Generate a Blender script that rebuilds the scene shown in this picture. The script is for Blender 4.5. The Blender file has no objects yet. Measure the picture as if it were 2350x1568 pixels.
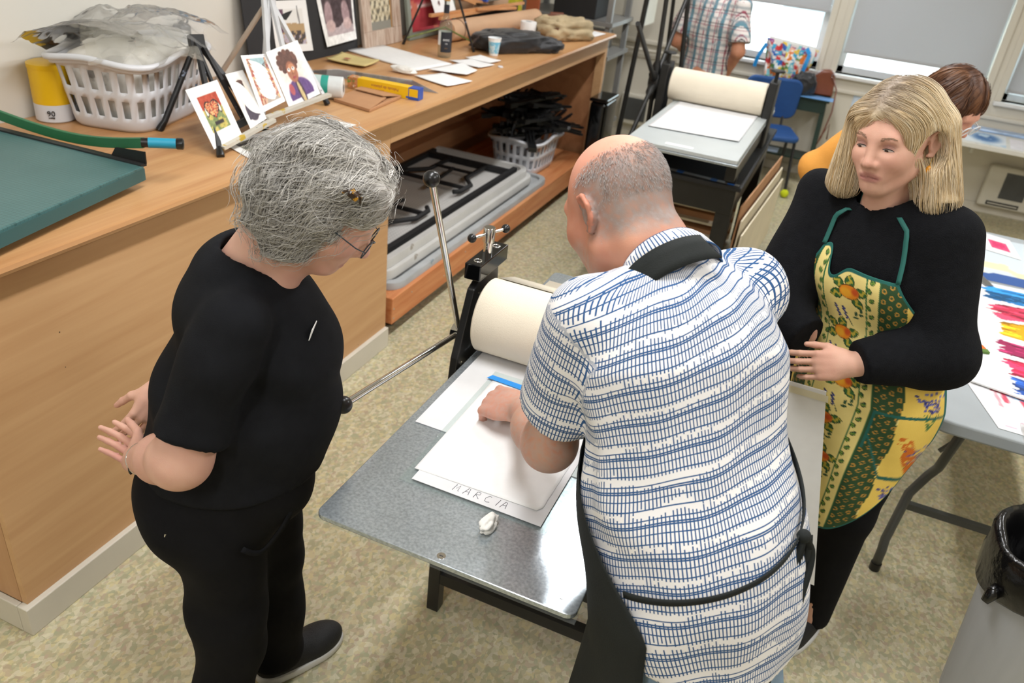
import bpy, bmesh, math, random
import numpy as np
from mathutils import Vector, Matrix, Quaternion

random.seed(7)
RNG = np.random.default_rng(11)
SC = bpy.context.scene
COL = SC.collection
PI = math.pi

# ------------------------------------------------------------------ camera, light, exposure
cam_data = bpy.data.cameras.new('camera')
cam = bpy.data.objects.new('camera', cam_data)
COL.objects.link(cam)
SC.camera = cam
cam.location = (1.6878, -0.9890, 1.9719)
cam.rotation_mode = 'XYZ'
cam.rotation_euler = (math.radians(60.2189), math.radians(-5.8561), math.radians(23.2459))
cam_data.sensor_fit = 'HORIZONTAL'
cam_data.sensor_width = 36.0
cam_data.lens = 36.0 * 1844.98 / 2350.0
cam_data.clip_start = 0.05
cam_data.clip_end = 200
cam_data.dof.use_dof = True
cam_data.dof.focus_distance = 1.75
cam_data.dof.aperture_fstop = 4.5

world = bpy.data.worlds.new('sky')
SC.world = world
world.use_nodes = True
wn = world.node_tree.nodes
wl = world.node_tree.links
wn.clear()
w_out = wn.new('ShaderNodeOutputWorld')
w_bg = wn.new('ShaderNodeBackground')
w_bg.inputs['Color'].default_value = (0.86, 0.92, 1.0, 1)
w_bg.inputs['Strength'].default_value = 8.0
wl.new(w_bg.outputs[0], w_out.inputs[0])

SC.view_settings.view_transform = 'Standard'
SC.view_settings.look = 'None'
SC.view_settings.gamma = 1.0
SC.view_settings.use_curve_mapping = False
SC.view_settings.exposure = -0.1

# fluorescent ceiling fixtures: (x, y, length along x, length along y, watts)
CEIL = 3.05
FIXTURES = [(1.02, 0.30, 0.14, 1.25, 30), (1.02, 2.68, 0.14, 1.25, 30), (1.02, 5.05, 0.14, 1.25, 30),
            (3.30, 0.30, 0.14, 1.25, 30), (3.30, 2.68, 0.14, 1.25, 30), (1.02, -2.05, 0.14, 1.25, 30)]
LAMP_COLOR = (0.98, 0.985, 1.0)

# ------------------------------------------------------------------ helpers
def lin(c):
    c = np.asarray(c, float)
    return np.where(c <= 0.04045, c / 12.92, ((c + 0.055) / 1.055) ** 2.4)

def hx(s):
    return tuple(int(s[i:i + 2], 16) / 255 for i in (0, 2, 4))

def L4(c):
    if isinstance(c, str):
        c = hx(c)
    r = lin(c[:3])
    return (float(r[0]), float(r[1]), float(r[2]), 1.0)

MATS = {}
def nmat(name):
    m = bpy.data.materials.new(name)
    m.use_nodes = True
    nt = m.node_tree
    b = nt.nodes['Principled BSDF']
    MATS[name] = m
    return m, nt.nodes, nt.links, b

def mat(name, col='808080', rough=0.5, metal=0.0, var=0.06, vscale=8.0, bump=0.0, bscale=120.0, spec=0.5,
        coat=0.0, alpha=1.0, trans=0.0, stretch=(1, 1, 1), sheen=0.0, spots=None, sss=0.0):
    """principled material with procedural colour variation and fine relief"""
    if name in MATS:
        return MATS[name]
    m, N, L, b = nmat(name)
    tc = N.new('ShaderNodeTexCoord')
    mp = N.new('ShaderNodeMapping')
    mp.inputs['Scale'].default_value = stretch
    L.new(tc.outputs['Object'], mp.inputs['Vector'])
    c = np.array(L4(col)[:3])
    nz = N.new('ShaderNodeTexNoise')
    nz.inputs['Scale'].default_value = vscale
    nz.inputs['Detail'].default_value = 5
    L.new(mp.outputs[0], nz.inputs['Vector'])
    rp = N.new('ShaderNodeValToRGB')
    rp.color_ramp.elements[0].position = 0.25
    rp.color_ramp.elements[1].position = 0.75
    rp.color_ramp.elements[0].color = (*np.clip(c * (1 - var * 1.6), 0, 1), 1)
    rp.color_ramp.elements[1].color = (*np.clip(c * (1 + var * 1.6), 0, 1), 1)
    L.new(nz.outputs['Fac'], rp.inputs['Fac'])
    out = rp.outputs['Color']
    if spots:
        for k, (sc_, lo, colr) in enumerate(spots):
            n2 = N.new('ShaderNodeTexNoise')
            n2.inputs['Scale'].default_value = sc_
            n2.inputs['Detail'].default_value = 3
            n2.noise_dimensions = '4D'
            n2.inputs['W'].default_value = 3.1 * k + 1
            L.new(mp.outputs[0], n2.inputs['Vector'])
            r2 = N.new('ShaderNodeMapRange')
            r2.inputs['From Min'].default_value = lo
            r2.inputs['From Max'].default_value = lo + 0.04
            L.new(n2.outputs['Fac'], r2.inputs['Value'])
            mx = N.new('ShaderNodeMixRGB')
            mx.inputs['Color2'].default_value = L4(colr)
            L.new(r2.outputs[0], mx.inputs['Fac'])
            L.new(out, mx.inputs['Color1'])
            out = mx.outputs[0]
    L.new(out, b.inputs['Base Color'])
    b.inputs['Roughness'].default_value = rough
    b.inputs['Metallic'].default_value = metal
    b.inputs['Specular IOR Level'].default_value = spec
    b.inputs['Coat Weight'].default_value = coat
    b.inputs['Alpha'].default_value = alpha
    b.inputs['Transmission Weight'].default_value = trans
    b.inputs['Sheen Weight'].default_value = sheen
    if sss:
        b.inputs['Subsurface Weight'].default_value = sss
        b.inputs['Subsurface Radius'].default_value = (0.012, 0.005, 0.003)
        b.inputs['Subsurface Scale'].default_value = 1.0
    if bump:
        n3 = N.new('ShaderNodeTexNoise')
        n3.inputs['Scale'].default_value = bscale
        n3.inputs['Detail'].default_value = 4
        L.new(mp.outputs[0], n3.inputs['Vector'])
        bp = N.new('ShaderNodeBump')
        bp.inputs['Strength'].default_value = bump
        bp.inputs['Distance'].default_value = 0.004
        L.new(n3.outputs['Fac'], bp.inputs['Height'])
        L.new(bp.outputs[0], b.inputs['Normal'])
    return m

def glassy(name, tint='ffffff', rough=0.03, opac=0.06, ior=1.45, frost=0.0):
    """thin clear sheet: see-through with fresnel reflection (and a little milky scatter)"""
    if name in MATS:
        return MATS[name]
    m, N, L, b = nmat(name)
    N.remove(b)
    out = N['Material Output']
    tr = N.new('ShaderNodeBsdfTransparent')
    tr.inputs['Color'].default_value = L4(tint)
    df = N.new('ShaderNodeBsdfDiffuse')
    df.inputs['Color'].default_value = L4(tint)
    gl = N.new('ShaderNodeBsdfGlossy')
    gl.inputs['Roughness'].default_value = rough
    fr = N.new('ShaderNodeFresnel')
    fr.inputs['IOR'].default_value = ior
    m1 = N.new('ShaderNodeMixShader')
    m1.inputs['Fac'].default_value = opac
    L.new(tr.outputs[0], m1.inputs[1]); L.new(df.outputs[0], m1.inputs[2])
    m2 = N.new('ShaderNodeMixShader')
    ge = N.new('ShaderNodeNewGeometry')
    sb = N.new('ShaderNodeMath'); sb.operation = 'SUBTRACT'; sb.inputs[0].default_value = 1.0
    L.new(ge.outputs['Backfacing'], sb.inputs[1])
    mu = N.new('ShaderNodeMath'); mu.operation = 'MULTIPLY'
    L.new(fr.outputs[0], mu.inputs[0]); L.new(sb.outputs[0], mu.inputs[1]); L.new(mu.outputs[0], m2.inputs['Fac'])
    L.new(m1.outputs[0], m2.inputs[1]); L.new(gl.outputs[0], m2.inputs[2])
    L.new(m2.outputs[0], out.inputs['Surface'])
    return m

def paint(name, rough=0.6, bump=0.0, bscale=300.0, spec=0.4, sss=0.0, attr='Col', sheen=0.0):
    """material whose colour is the mesh's own 'Col' colour attribute (flat print, paint, skin)"""
    if name in MATS:
        return MATS[name]
    m, N, L, b = nmat(name)
    at = N.new('ShaderNodeAttribute')
    at.attribute_name = attr
    L.new(at.outputs['Color'], b.inputs['Base Color'])
    b.inputs['Roughness'].default_value = rough
    b.inputs['Specular IOR Level'].default_value = spec
    b.inputs['Sheen Weight'].default_value = sheen
    if sss:
        b.inputs['Subsurface Weight'].default_value = sss
        b.inputs['Subsurface Radius'].default_value = (0.010, 0.004, 0.002)
        b.inputs['Subsurface Scale'].default_value = 1.0
    if bump:
        tc = N.new('ShaderNodeTexCoord')
        n3 = N.new('ShaderNodeTexNoise')
        n3.inputs['Scale'].default_value = bscale
        n3.inputs['Detail'].default_value = 3
        L.new(tc.outputs['Object'], n3.inputs['Vector'])
        bp = N.new('ShaderNodeBump')
        bp.inputs['Strength'].default_value = bump
        bp.inputs['Distance'].default_value = 0.003
        L.new(n3.outputs['Fac'], bp.inputs['Height'])
        L.new(bp.outputs[0], b.inputs['Normal'])
    return m

def V(*a):
    return Vector(a if len(a) > 1 else a[0])

class MB:
    """mesh builder; M is applied to everything that is added"""
    def __init__(s, M=None):
        s.v = []; s.f = []; s.M = M
    def add(s, vs, fs):
        o = len(s.v)
        if s.M is not None:
            vs = [s.M @ Vector(p) for p in vs]
        s.v += [tuple(p) for p in vs]
        s.f += [tuple(i + o for i in f) for f in fs]
        return s
    def box(s, lo, hi, R=None, c=None):
        x0, y0, z0 = lo; x1, y1, z1 = hi
        vs = [Vector(p) for p in ((x0, y0, z0), (x1, y0, z0), (x1, y1, z0), (x0, y1, z0), (x0, y0, z1), (x1, y0, z1), (x1, y1, z1), (x0, y1, z1))]
        if R is not None:
            c = Vector(c) if c is not None else (Vector(lo) + Vector(hi)) / 2
            vs = [R @ (p - c) + c for p in vs]
        return s.add(vs, [(0, 3, 2, 1), (4, 5, 6, 7), (0, 1, 5, 4), (1, 2, 6, 5), (2, 3, 7, 6), (3, 0, 4, 7)])
    def beam(s, a, b, w, h, up=(0, 0, 1)):
        a = Vector(a); b = Vector(b); d = (b - a).normalized()
        up = Vector(up)
        if abs(d.dot(up)) > 0.98: up = Vector((0, 1, 0))
        x = d.cross(up).normalized() * w / 2; y = x.normalized().cross(d).normalized() * h / 2
        vs = [a - x - y, a + x - y, a + x + y, a - x + y, b - x - y, b + x - y, b + x + y, b - x + y]
        return s.add(vs, [(0, 1, 2, 3), (7, 6, 5, 4), (0, 4, 5, 1), (1, 5, 6, 2), (2, 6, 7, 3), (3, 7, 4, 0)])
    def tube(s, pts, r, n=10, cap=True, closed=False):
        pts = [Vector(p) for p in pts]
        m = len(pts)
        rs = r if hasattr(r, '__len__') else [r] * m
        T = []
        for i in range(m):
            if closed: d = pts[(i + 1) % m] - pts[i - 1]
            else: d = pts[min(i + 1, m - 1)] - pts[max(i - 1, 0)]
            T.append(d.normalized())
        ref = Vector((0, 0, 1)) if abs(T[0].z) < 0.9 else Vector((1, 0, 0))
        x = T[0].cross(ref).normalized()
        vs = []
        for i in range(m):
            x = (x - T[i] * x.dot(T[i]))
            x = x.normalized() if x.length > 1e-6 else T[i].orthogonal().normalized()
            y = T[i].cross(x)
            for k in range(n):
                a = 2 * PI * k / n
                vs.append(pts[i] + (x * math.cos(a) + y * math.sin(a)) * rs[i])
        fs = []
        for i in range(m if closed else m - 1):
            j = (i + 1) % m
            for k in range(n):
                fs.append((i * n + k, i * n + (k + 1) % n, j * n + (k + 1) % n, j * n + k))
        if cap and not closed:
            fs.append(tuple(range(n - 1, -1, -1))); fs.append(tuple((m - 1) * n + k for k in range(n)))
        return s.add(vs, fs)
    def cyl(s, a, b, r, r2=None, n=20):
        return s.tube([a, b], [r, r if r2 is None else r2], n)
    def ball(s, c, r, n=16, m=10):
        c = Vector(c); R = r if hasattr(r, '__len__') else (r, r, r)
        vs = [c + Vector((0, 0, R[2]))]
        for i in range(1, m):
            t = PI * i / m
            for k in range(n):
                a = 2 * PI * k / n
                vs.append(c + Vector((R[0] * math.sin(t) * math.cos(a), R[1] * math.sin(t) * math.sin(a), R[2] * math.cos(t))))
        vs.append(c - Vector((0, 0, R[2])))
        fs = [(0, 1 + k, 1 + (k + 1) % n) for k in range(n)]
        for i in range(m - 2):
            for k in range(n):
                fs.append((1 + i * n + k, 1 + (i + 1) * n + k, 1 + (i + 1) * n + (k + 1) % n, 1 + i * n + (k + 1) % n))
        e = len(vs) - 1
        fs += [(e, 1 + (m - 2) * n + (k + 1) % n, 1 + (m - 2) * n + k) for k in range(n)]
        return s.add(vs, fs)
    def lathe(s, prof, c=(0, 0, 0), n=28, sx=1.0, sy=1.0, wob=None):
        """prof: list of (radius, z)"""
        c = Vector(c); vs = []; fs = []
        for r, z in prof:
            for k in range(n):
                a = 2 * PI * k / n
                w = wob(a, z) if wob else 1.0
                vs.append(c + Vector((r * sx * w * math.cos(a), r * sy * w * math.sin(a), z)))
        m = len(prof)
        for i in range(m - 1):
            for k in range(n):
                fs.append((i * n + k, i * n + (k + 1) % n, (i + 1) * n + (k + 1) % n, (i + 1) * n + k))
        if prof[0][0] > 1e-6: fs.append(tuple(range(n - 1, -1, -1)))
        if prof[-1][0] > 1e-6: fs.append(tuple((m - 1) * n + k for k in range(n)))
        return s.add(vs, fs)
    def prism(s, poly, z0, z1):
        n = len(poly)
        vs = [(p[0], p[1], z0) for p in poly] + [(p[0], p[1], z1) for p in poly]
        fs = [tuple(range(n - 1, -1, -1)), tuple(range(n, 2 * n))] + [(i, (i + 1) % n, n + (i + 1) % n, n + i) for i in range(n)]
        return s.add(vs, fs)
    def torus(s, c, ax, R, r, n=24, m=8):
        c = Vector(c); ax = Vector(ax).normalized(); x = ax.orthogonal().normalized(); y = ax.cross(x)
        return s.tube([c + (x * math.cos(2 * PI * k / n) + y * math.sin(2 * PI * k / n)) * R for k in range(n)], r, m, closed=True)
    def mesh(s, name):
        me = bpy.data.meshes.new(name)
        me.from_pydata(s.v, [], s.f)
        return me

def rrect(x0, y0, x1, y1, r, n=5):
    out = []
    for cx, cy, a0 in ((x1 - r, y0 + r, -PI / 2), (x1 - r, y1 - r, 0), (x0 + r, y1 - r, PI / 2), (x0 + r, y0 + r, PI)):
        for k in range(n + 1):
            a = a0 + PI / 2 * k / n
            out.append((cx + r * math.cos(a), cy + r * math.sin(a)))
    return out

def wpos(o):
    p = Vector((0, 0, 0))
    while o is not None:
        p = p + o.location
        o = o.parent
    return p

def tag(o, label=None, cat=None, group=None, kind=None):
    if label: o['label'] = label
    if cat: o['category'] = cat
    if group: o['group'] = group
    if kind: o['kind'] = kind
    return o

def thing(name, label, cat, loc=(0, 0, 0), group=None):
    o = bpy.data.objects.new(name, None)
    COL.objects.link(o)
    o.location = loc
    o.empty_display_size = 0.05
    return tag(o, label, cat, group)

def obj(name, mb, m, parent=None, smooth=False, bevel=0.0, label=None, cat=None, group=None, kind=None, segs=2):
    """link one mesh object; vertices are given in world space"""
    me = mb.mesh(name) if isinstance(mb, MB) else mb
    o = bpy.data.objects.new(name, me)
    COL.objects.link(o)
    if m is not None:
        me.materials.append(MATS[m] if isinstance(m, str) else m)
    if parent is not None:
        me.transform(Matrix.Translation(-wpos(parent)))
        o.parent = parent
    elif cat and kind != 'structure' and len(me.vertices):
        co = np.empty(len(me.vertices) * 3); me.vertices.foreach_get('co', co); co = co.reshape(-1, 3)
        base = Vector(((co[:, 0].min() + co[:, 0].max()) / 2, (co[:, 1].min() + co[:, 1].max()) / 2, co[:, 2].min()))
        me.transform(Matrix.Translation(-base)); o.location = base
    if smooth:
        me.polygons.foreach_set('use_smooth', [True] * len(me.polygons))
        if smooth == 'auto':
            try:
                me.set_sharp_from_angle(angle=math.radians(38))
            except Exception:
                pass
    if bevel:
        b = o.modifiers.new('bevel', 'BEVEL')
        b.width = bevel; b.segments = segs; b.limit_method = 'ANGLE'; b.angle_limit = math.radians(35)
    return tag(o, label, cat, group, kind)

def copy_tree(o, parent=None, shift=None):
    c = o.copy()
    COL.objects.link(c)
    c.parent = parent
    if shift is not None: c.location = c.location + Vector(shift)
    for ch in o.children:
        copy_tree(ch, c)
    return c

# value noise on arrays
def _hash(ix, iy, seed):
    n = (ix.astype(np.int64) * 374761393 + iy.astype(np.int64) * 668265263 + int(seed) * 1442695041) & 0xffffffff
    n = ((n ^ (n >> 13)) * 1274126177) & 0xffffffff
    return ((n ^ (n >> 16)) & 0xffff) / 65535.0

def vn(x, y, seed=0):
    x = np.asarray(x, float); y = np.asarray(y, float)
    ix = np.floor(x); iy = np.floor(y); fx = x - ix; fy = y - iy
    fx = fx * fx * (3 - 2 * fx); fy = fy * fy * (3 - 2 * fy)
    a = _hash(ix, iy, seed); b = _hash(ix + 1, iy, seed); c = _hash(ix, iy + 1, seed); d = _hash(ix + 1, iy + 1, seed)
    return (a * (1 - fx) + b * fx) * (1 - fy) + (c * (1 - fx) + d * fx) * fy

def fbm(x, y, seed=0, o=4):
    t = 0; a = 0.5; s = 0
    for k in range(o):
        t = t + a * vn(x * 2 ** k, y * 2 ** k, seed + k); s += a; a *= 0.5
    return t / s

def sst(a, b, x):
    t = np.clip((x - a) / (b - a), 0, 1)
    return t * t * (3 - 2 * t)

def lerp(a, b, t):
    a = np.asarray(a, float); b = np.asarray(b, float)
    return a + (b - a) * t[..., None]

class Pic:
    """tiny painter: colours over a (u,v) grid, v up, in sRGB"""
    def __init__(s, u, v, base):
        s.u = u; s.v = v
        s.c = np.tile(np.asarray(hx(base) if isinstance(base, str) else base, float), (len(u), 1))
    def put(s, m, col):
        col = np.asarray(hx(col) if isinstance(col, str) else col, float)
        m = np.clip(np.asarray(m, float), 0, 1)
        s.c = s.c * (1 - m[:, None]) + col * m[:, None]
        return s
    def rect(s, x0, y0, x1, y1, col, e=0.004):
        m = sst(x0 - e, x0 + e, s.u) * sst(-x1 - e, -x1 + e, -s.u) * sst(y0 - e, y0 + e, s.v) * sst(-y1 - e, -y1 + e, -s.v)
        return s.put(m, col)
    def ell(s, cx, cy, rx, ry, col, rot=0.0, e=0.12):
        c, n = math.cos(rot), math.sin(rot)
        x = (s.u - cx) * c + (s.v - cy) * n; y = -(s.u - cx) * n + (s.v - cy) * c
        d = np.sqrt((x / rx) ** 2 + (y / ry) ** 2)
        return s.put(1 - sst(1 - e, 1 + e, d), col)
    def seg(s, x0, y0, x1, y1, w, col, asp=1.0):
        dx, dy = x1 - x0, (y1 - y0) * asp
        px, py = s.u - x0, (s.v - y0) * asp
        t = np.clip((px * dx + py * dy) / (dx * dx + dy * dy + 1e-12), 0, 1)
        d = np.hypot(px - t * dx, py - t * dy)
        return s.put(1 - sst(w * 0.7, w * 1.3, d), col)
    def noise(s, amt, f=8, seed=0, asp=1.0):
        n = fbm(s.u * f, s.v * f * asp, seed) - 0.5
        s.c = np.clip(s.c + (n * amt)[:, None], 0, 1)
        return s

def set_col(me, rgb):
    """rgb: (n,3) sRGB per vertex"""
    at = me.color_attributes.new('Col', 'FLOAT_COLOR', 'POINT')
    a = np.ones((len(me.vertices), 4))
    a[:, :3] = lin(rgb)
    at.data.foreach_set('color', a.ravel())

def sheet(name, bl, br, tr, tl, nx, ny, fn, th=0.0012, m='print_paper', parent=None, bend=None, **kw):
    """thin slab with a printed front face; corners in world space seen from the front, fn(Pic) paints it"""
    bl, br, tr, tl = (np.array(p, float) for p in (bl, br, tr, tl))
    U, W = np.meshgrid(np.linspace(0, 1, nx + 1), np.linspace(0, 1, ny + 1))
    u = U.ravel(); v = W.ravel()
    P = (bl * ((1 - u) * (1 - v))[:, None] + br * (u * (1 - v))[:, None] + tr * (u * v)[:, None] + tl * ((1 - u) * v)[:, None])
    nrm = np.cross(br - bl, tl - bl); nrm /= np.linalg.norm(nrm)
    if bend is not None:
        P = P + nrm * bend(u, v)[:, None]
    n = len(P); w = nx + 1
    f = [(j * w + i, j * w + i + 1, (j + 1) * w + i + 1, (j + 1) * w + i) for j in range(ny) for i in range(nx)]
    ring = [i for i in range(w)] + [j * w + nx for j in range(1, ny + 1)] + [ny * w + i for i in range(nx - 1, -1, -1)] + [j * w for j in range(ny - 1, 0, -1)]
    B = P[ring] - nrm * th
    k = len(ring)
    f += [(ring[i], n + i, n + (i + 1) % k, ring[(i + 1) % k]) for i in range(k)]
    f.append(tuple(n + k - 1 - i for i in range(k)))
    me = bpy.data.meshes.new(name)
    me.from_pydata([tuple(p) for p in np.vstack([P, B])], [], f)
    pic = Pic(u, v, 'f4f3f1')
    fn(pic)
    rgb = np.vstack([np.clip(pic.c, 0, 1), np.tile(hx('efeeea'), (k, 1))])
    set_col(me, rgb)
    return obj(name, me, m, parent, **kw)

def text_mesh(s, size, M, depth=0.0004, space=1.0, align='CENTER', shear=0.0, bold=0.0):
    cu = bpy.data.curves.new('lettering', 'FONT')
    cu.body = s; cu.size = size; cu.extrude = depth; cu.space_character = space; cu.align_x = align; cu.align_y = 'CENTER'
    cu.shear = shear; cu.offset = bold; cu.resolution_u = 2
    o = bpy.data.objects.new('lettering', cu)
    COL.objects.link(o)
    dg = bpy.context.evaluated_depsgraph_get()
    dg.update()
    me = bpy.data.meshes.new_from_object(o.evaluated_get(dg))
    bpy.data.objects.remove(o); bpy.data.curves.remove(cu)
    me.materials.clear()
    me.transform(M)
    return me

def frame_m(o, x, y):
    """matrix with origin o, x axis x, y axis y (orthonormalised)"""
    x = Vector(x).normalized(); y = Vector(y); z = x.cross(y).normalized(); y = z.cross(x)
    return Matrix(((x.x, y.x, z.x, o[0]), (x.y, y.y, z.y, o[1]), (x.z, y.z, z.z, o[2]), (0, 0, 0, 1)))
# ------------------------------------------------------------------ materials
def wood(name, c1, c2, axis=1, scale=1.0, rough=0.45, bump=0.05, dots=True):
    m, N, L, b = nmat(name)
    tc = N.new('ShaderNodeTexCoord')
    mp = N.new('ShaderNodeMapping')
    s = [9.0 * scale] * 3
    s[axis] = 0.55 * scale
    mp.inputs['Scale'].default_value = s
    L.new(tc.outputs['Object'], mp.inputs['Vector'])
    n1 = N.new('ShaderNodeTexNoise'); n1.inputs['Scale'].default_value = 1.3; n1.inputs['Detail'].default_value = 6; n1.inputs['Distortion'].default_value = 1.2
    n2 = N.new('ShaderNodeTexNoise'); n2.inputs['Scale'].default_value = 9.0; n2.inputs['Detail'].default_value = 5
    L.new(mp.outputs[0], n1.inputs['Vector']); L.new(mp.outputs[0], n2.inputs['Vector'])
    ad = N.new('ShaderNodeMath'); ad.operation = 'MULTIPLY_ADD'; ad.inputs[1].default_value = 0.35
    L.new(n2.outputs['Fac'], ad.inputs[0]); L.new(n1.outputs['Fac'], ad.inputs[2])
    rp = N.new('ShaderNodeValToRGB')
    rp.color_ramp.elements[0].position = 0.42; rp.color_ramp.elements[1].position = 0.88
    rp.color_ramp.elements[0].color = L4(c1); rp.color_ramp.elements[1].color = L4(c2)
    L.new(ad.outputs[0], rp.inputs['Fac'])
    out = rp.outputs['Color']
    if dots:
        v = N.new('ShaderNodeTexVoronoi'); v.inputs['Scale'].default_value = 9
        L.new(tc.outputs['Object'], v.inputs['Vector'])
        lt = N.new('ShaderNodeMath'); lt.operation = 'LESS_THAN'; lt.inputs[1].default_value = 0.02
        L.new(v.outputs['Distance'], lt.inputs[0])
        mx = N.new('ShaderNodeMixRGB'); mx.inputs['Color2'].default_value = L4('4a3524')
        L.new(lt.outputs[0], mx.inputs['Fac']); L.new(out, mx.inputs['Color1'])
        out = mx.outputs[0]
    L.new(out, b.inputs['Base Color'])
    b.inputs['Roughness'].default_value = rough
    if bump:
        bp = N.new('ShaderNodeBump'); bp.inputs['Strength'].default_value = bump; bp.inputs['Distance'].default_value = 0.003
        L.new(n2.outputs['Fac'], bp.inputs['Height']); L.new(bp.outputs[0], b.inputs['Normal'])
    return m

wood('counter_panel', 'bd9063', 'd0a678', 1, 0.7, 0.5)
wood('counter_end', 'b3845a', 'c69a70', 2, 0.7, 0.5)
wood('counter_top_wood', 'b17d4e', 'c99c6c', 1, 0.8, 0.3, 0.04)
wood('inner_ply', 'a06d47', 'b68259', 1, 0.8, 0.5)
wood('fir', 'bf6f3d', 'dc9a66', 1, 1.2, 0.5, 0.06)
wood('easel_wood', 'bd7d48', 'd9a06c', 1, 2.0, 0.5)
wood('crate_wood', 'b07a4a', 'c9945f', 0, 2.0, 0.6)
mat('white_wall', 'dedbd2', 0.75, var=0.02, vscale=2, bump=0.05, bscale=60)
mat('back_wall', 'd3cdbf', 0.7, var=0.02, vscale=2)
mat('ceiling_paint', 'e9e7e1', 0.85, var=0.02)
mat('trim_white', 'cfc9bb', 0.5, var=0.04, vscale=5, spots=[(30, 0.73, '8d8271')])
mat('sash_white', 'd6d9dc', 0.45, var=0.02)
mat('sill_white', 'e2e2e0', 0.4, var=0.02)
mat('dark_metal', '2b2b2a', 0.45, 0.4, var=0.15, vscale=20)
mat('black_paint', '1a1a1a', 0.35, var=0.15, vscale=20)
mat('black_plastic', '161617', 0.3, var=0.1)
mat('matte_black', '1b1b1c', 0.7, var=0.12, vscale=15)
mat('chrome', 'd8d8d8', 0.08, 1.0, var=0.02)
mat('white_plastic', 'd9dade', 0.35, var=0.02)
mat('paper_white', 'efefee', 0.8, var=0.015, vscale=30)
mat('paper_grey', 'dcdcdd', 0.8, var=0.02, vscale=20)
mat('felt', 'e4dac6', 0.95, var=0.04, vscale=6, bump=0.3, bscale=500, spots=[(26, 0.74, 'b9a58a'), (60, 0.78, '9fb6c4')])
mat('kraft', 'b98a63', 0.75, var=0.06, vscale=10)
mat('kraft_light', 'cda684', 0.75, var=0.05, vscale=6)
glassy('window_glass', 'f2f8f6', 0.01, 0.01, 1.3)
glassy('clear_plate', 'f7faf9', 0.05, 0.04, 1.22)
paint('print_paper', 0.55)
paint('print_matte', 0.85)

# speckled vinyl floor: small angular chips in cream, olive, pink and yellow
def floor_mat():
    m, N, L, b = nmat('speckled_vinyl')
    tc = N.new('ShaderNodeTexCoord')
    nz = N.new('ShaderNodeTexNoise'); nz.inputs['Scale'].default_value = 40; nz.inputs['Detail'].default_value = 2
    L.new(tc.outputs['Object'], nz.inputs['Vector'])
    mv = N.new('ShaderNodeVectorMath'); mv.operation = 'MULTIPLY_ADD'
    mv.inputs[1].default_value = (0.02, 0.02, 0.0)
    L.new(nz.outputs['Color'], mv.inputs[0]); L.new(tc.outputs['Object'], mv.inputs[2])
    mp = N.new('ShaderNodeMapping'); mp.inputs['Scale'].default_value = (1.0, 0.75, 1)
    mp.inputs['Rotation'].default_value = (0, 0, 0.5)
    L.new(mv.outputs[0], mp.inputs['Vector'])
    cols = []
    for k, sc in enumerate((92, 60)):
        v = N.new('ShaderNodeTexVoronoi'); v.inputs['Scale'].default_value = sc
        L.new(mp.outputs[0], v.inputs['Vector'])
        sp = N.new('ShaderNodeSeparateColor'); L.new(v.outputs['Color'], sp.inputs[0])
        rp = N.new('ShaderNodeValToRGB'); rp.color_ramp.interpolation = 'CONSTANT'
        pal = ['a9a486', 'c3bd9e', 'b3a08a', 'd2cbb0', 'a4a688', 'c1b48f', 'cac2ab', 'aea785', 'cdc193', 'dad5c2'] if k == 0 else ['a19c80', 'c2ba9b', 'b0a88a', 'cec6a8', 'b4a38c', 'c5bb99', 'a8a486', 'cac1a2']
        el = rp.color_ramp.elements
        el[0].color = L4(pal[0]); el[1].position = 0.999; el[1].color = L4(pal[-1])
        for i, c in enumerate(pal[1:-1]):
            e = el.new((i + 1) / (len(pal) - 1)); e.color = L4(c)
        L.new(sp.outputs[0], rp.inputs['Fac']); cols.append(rp)
    mx = N.new('ShaderNodeMixRGB'); mx.inputs['Fac'].default_value = 0.35
    L.new(cols[0].outputs[0], mx.inputs['Color1']); L.new(cols[1].outputs[0], mx.inputs['Color2'])
    n3 = N.new('ShaderNodeTexNoise'); n3.inputs['Scale'].default_value = 1.3; n3.inputs['Detail'].default_value = 3
    L.new(tc.outputs['Object'], n3.inputs['Vector'])
    # soft yellowing where the wax has worn
    r3 = N.new('ShaderNodeMapRange'); r3.inputs['From Min'].default_value = 0.4; r3.inputs['From Max'].default_value = 0.7; r3.inputs['To Max'].default_value = 0.25
    L.new(n3.outputs['Fac'], r3.inputs['Value'])
    m3 = N.new('ShaderNodeMixRGB'); m3.blend_type = 'MULTIPLY'; m3.inputs['Color2'].default_value = L4('efe3b4')
    L.new(r3.outputs[0], m3.inputs['Fac']); L.new(mx.outputs[0], m3.inputs['Color1'])
    # scattered specks
    v2 = N.new('ShaderNodeTexVoronoi'); v2.inputs['Scale'].default_value = 5
    L.new(tc.outputs['Object'], v2.inputs['Vector'])
    lt = N.new('ShaderNodeMath'); lt.operation = 'LESS_THAN'; lt.inputs[1].default_value = 0.022
    L.new(v2.outputs['Distance'], lt.inputs[0])
    m4 = N.new('ShaderNodeMixRGB'); m4.inputs['Color2'].default_value = L4('5b4a3a')
    L.new(lt.outputs[0], m4.inputs['Fac']); L.new(m3.outputs[0], m4.inputs['Color1'])
    L.new(m4.outputs[0], b.inputs['Base Color'])
    b.inputs['Roughness'].default_value = 0.42
    b.inputs['Specular IOR Level'].default_value = 0.45
floor_mat()

# ------------------------------------------------------------------ room shell
XL, XR, YF, YB = -0.88, 5.2, -3.2, 6.45
def struct(name, mb, m, parent=None, **kw):
    o = obj(name, mb, m, parent, **kw)
    if parent is None: o['kind'] = 'structure'
    return o

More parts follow.
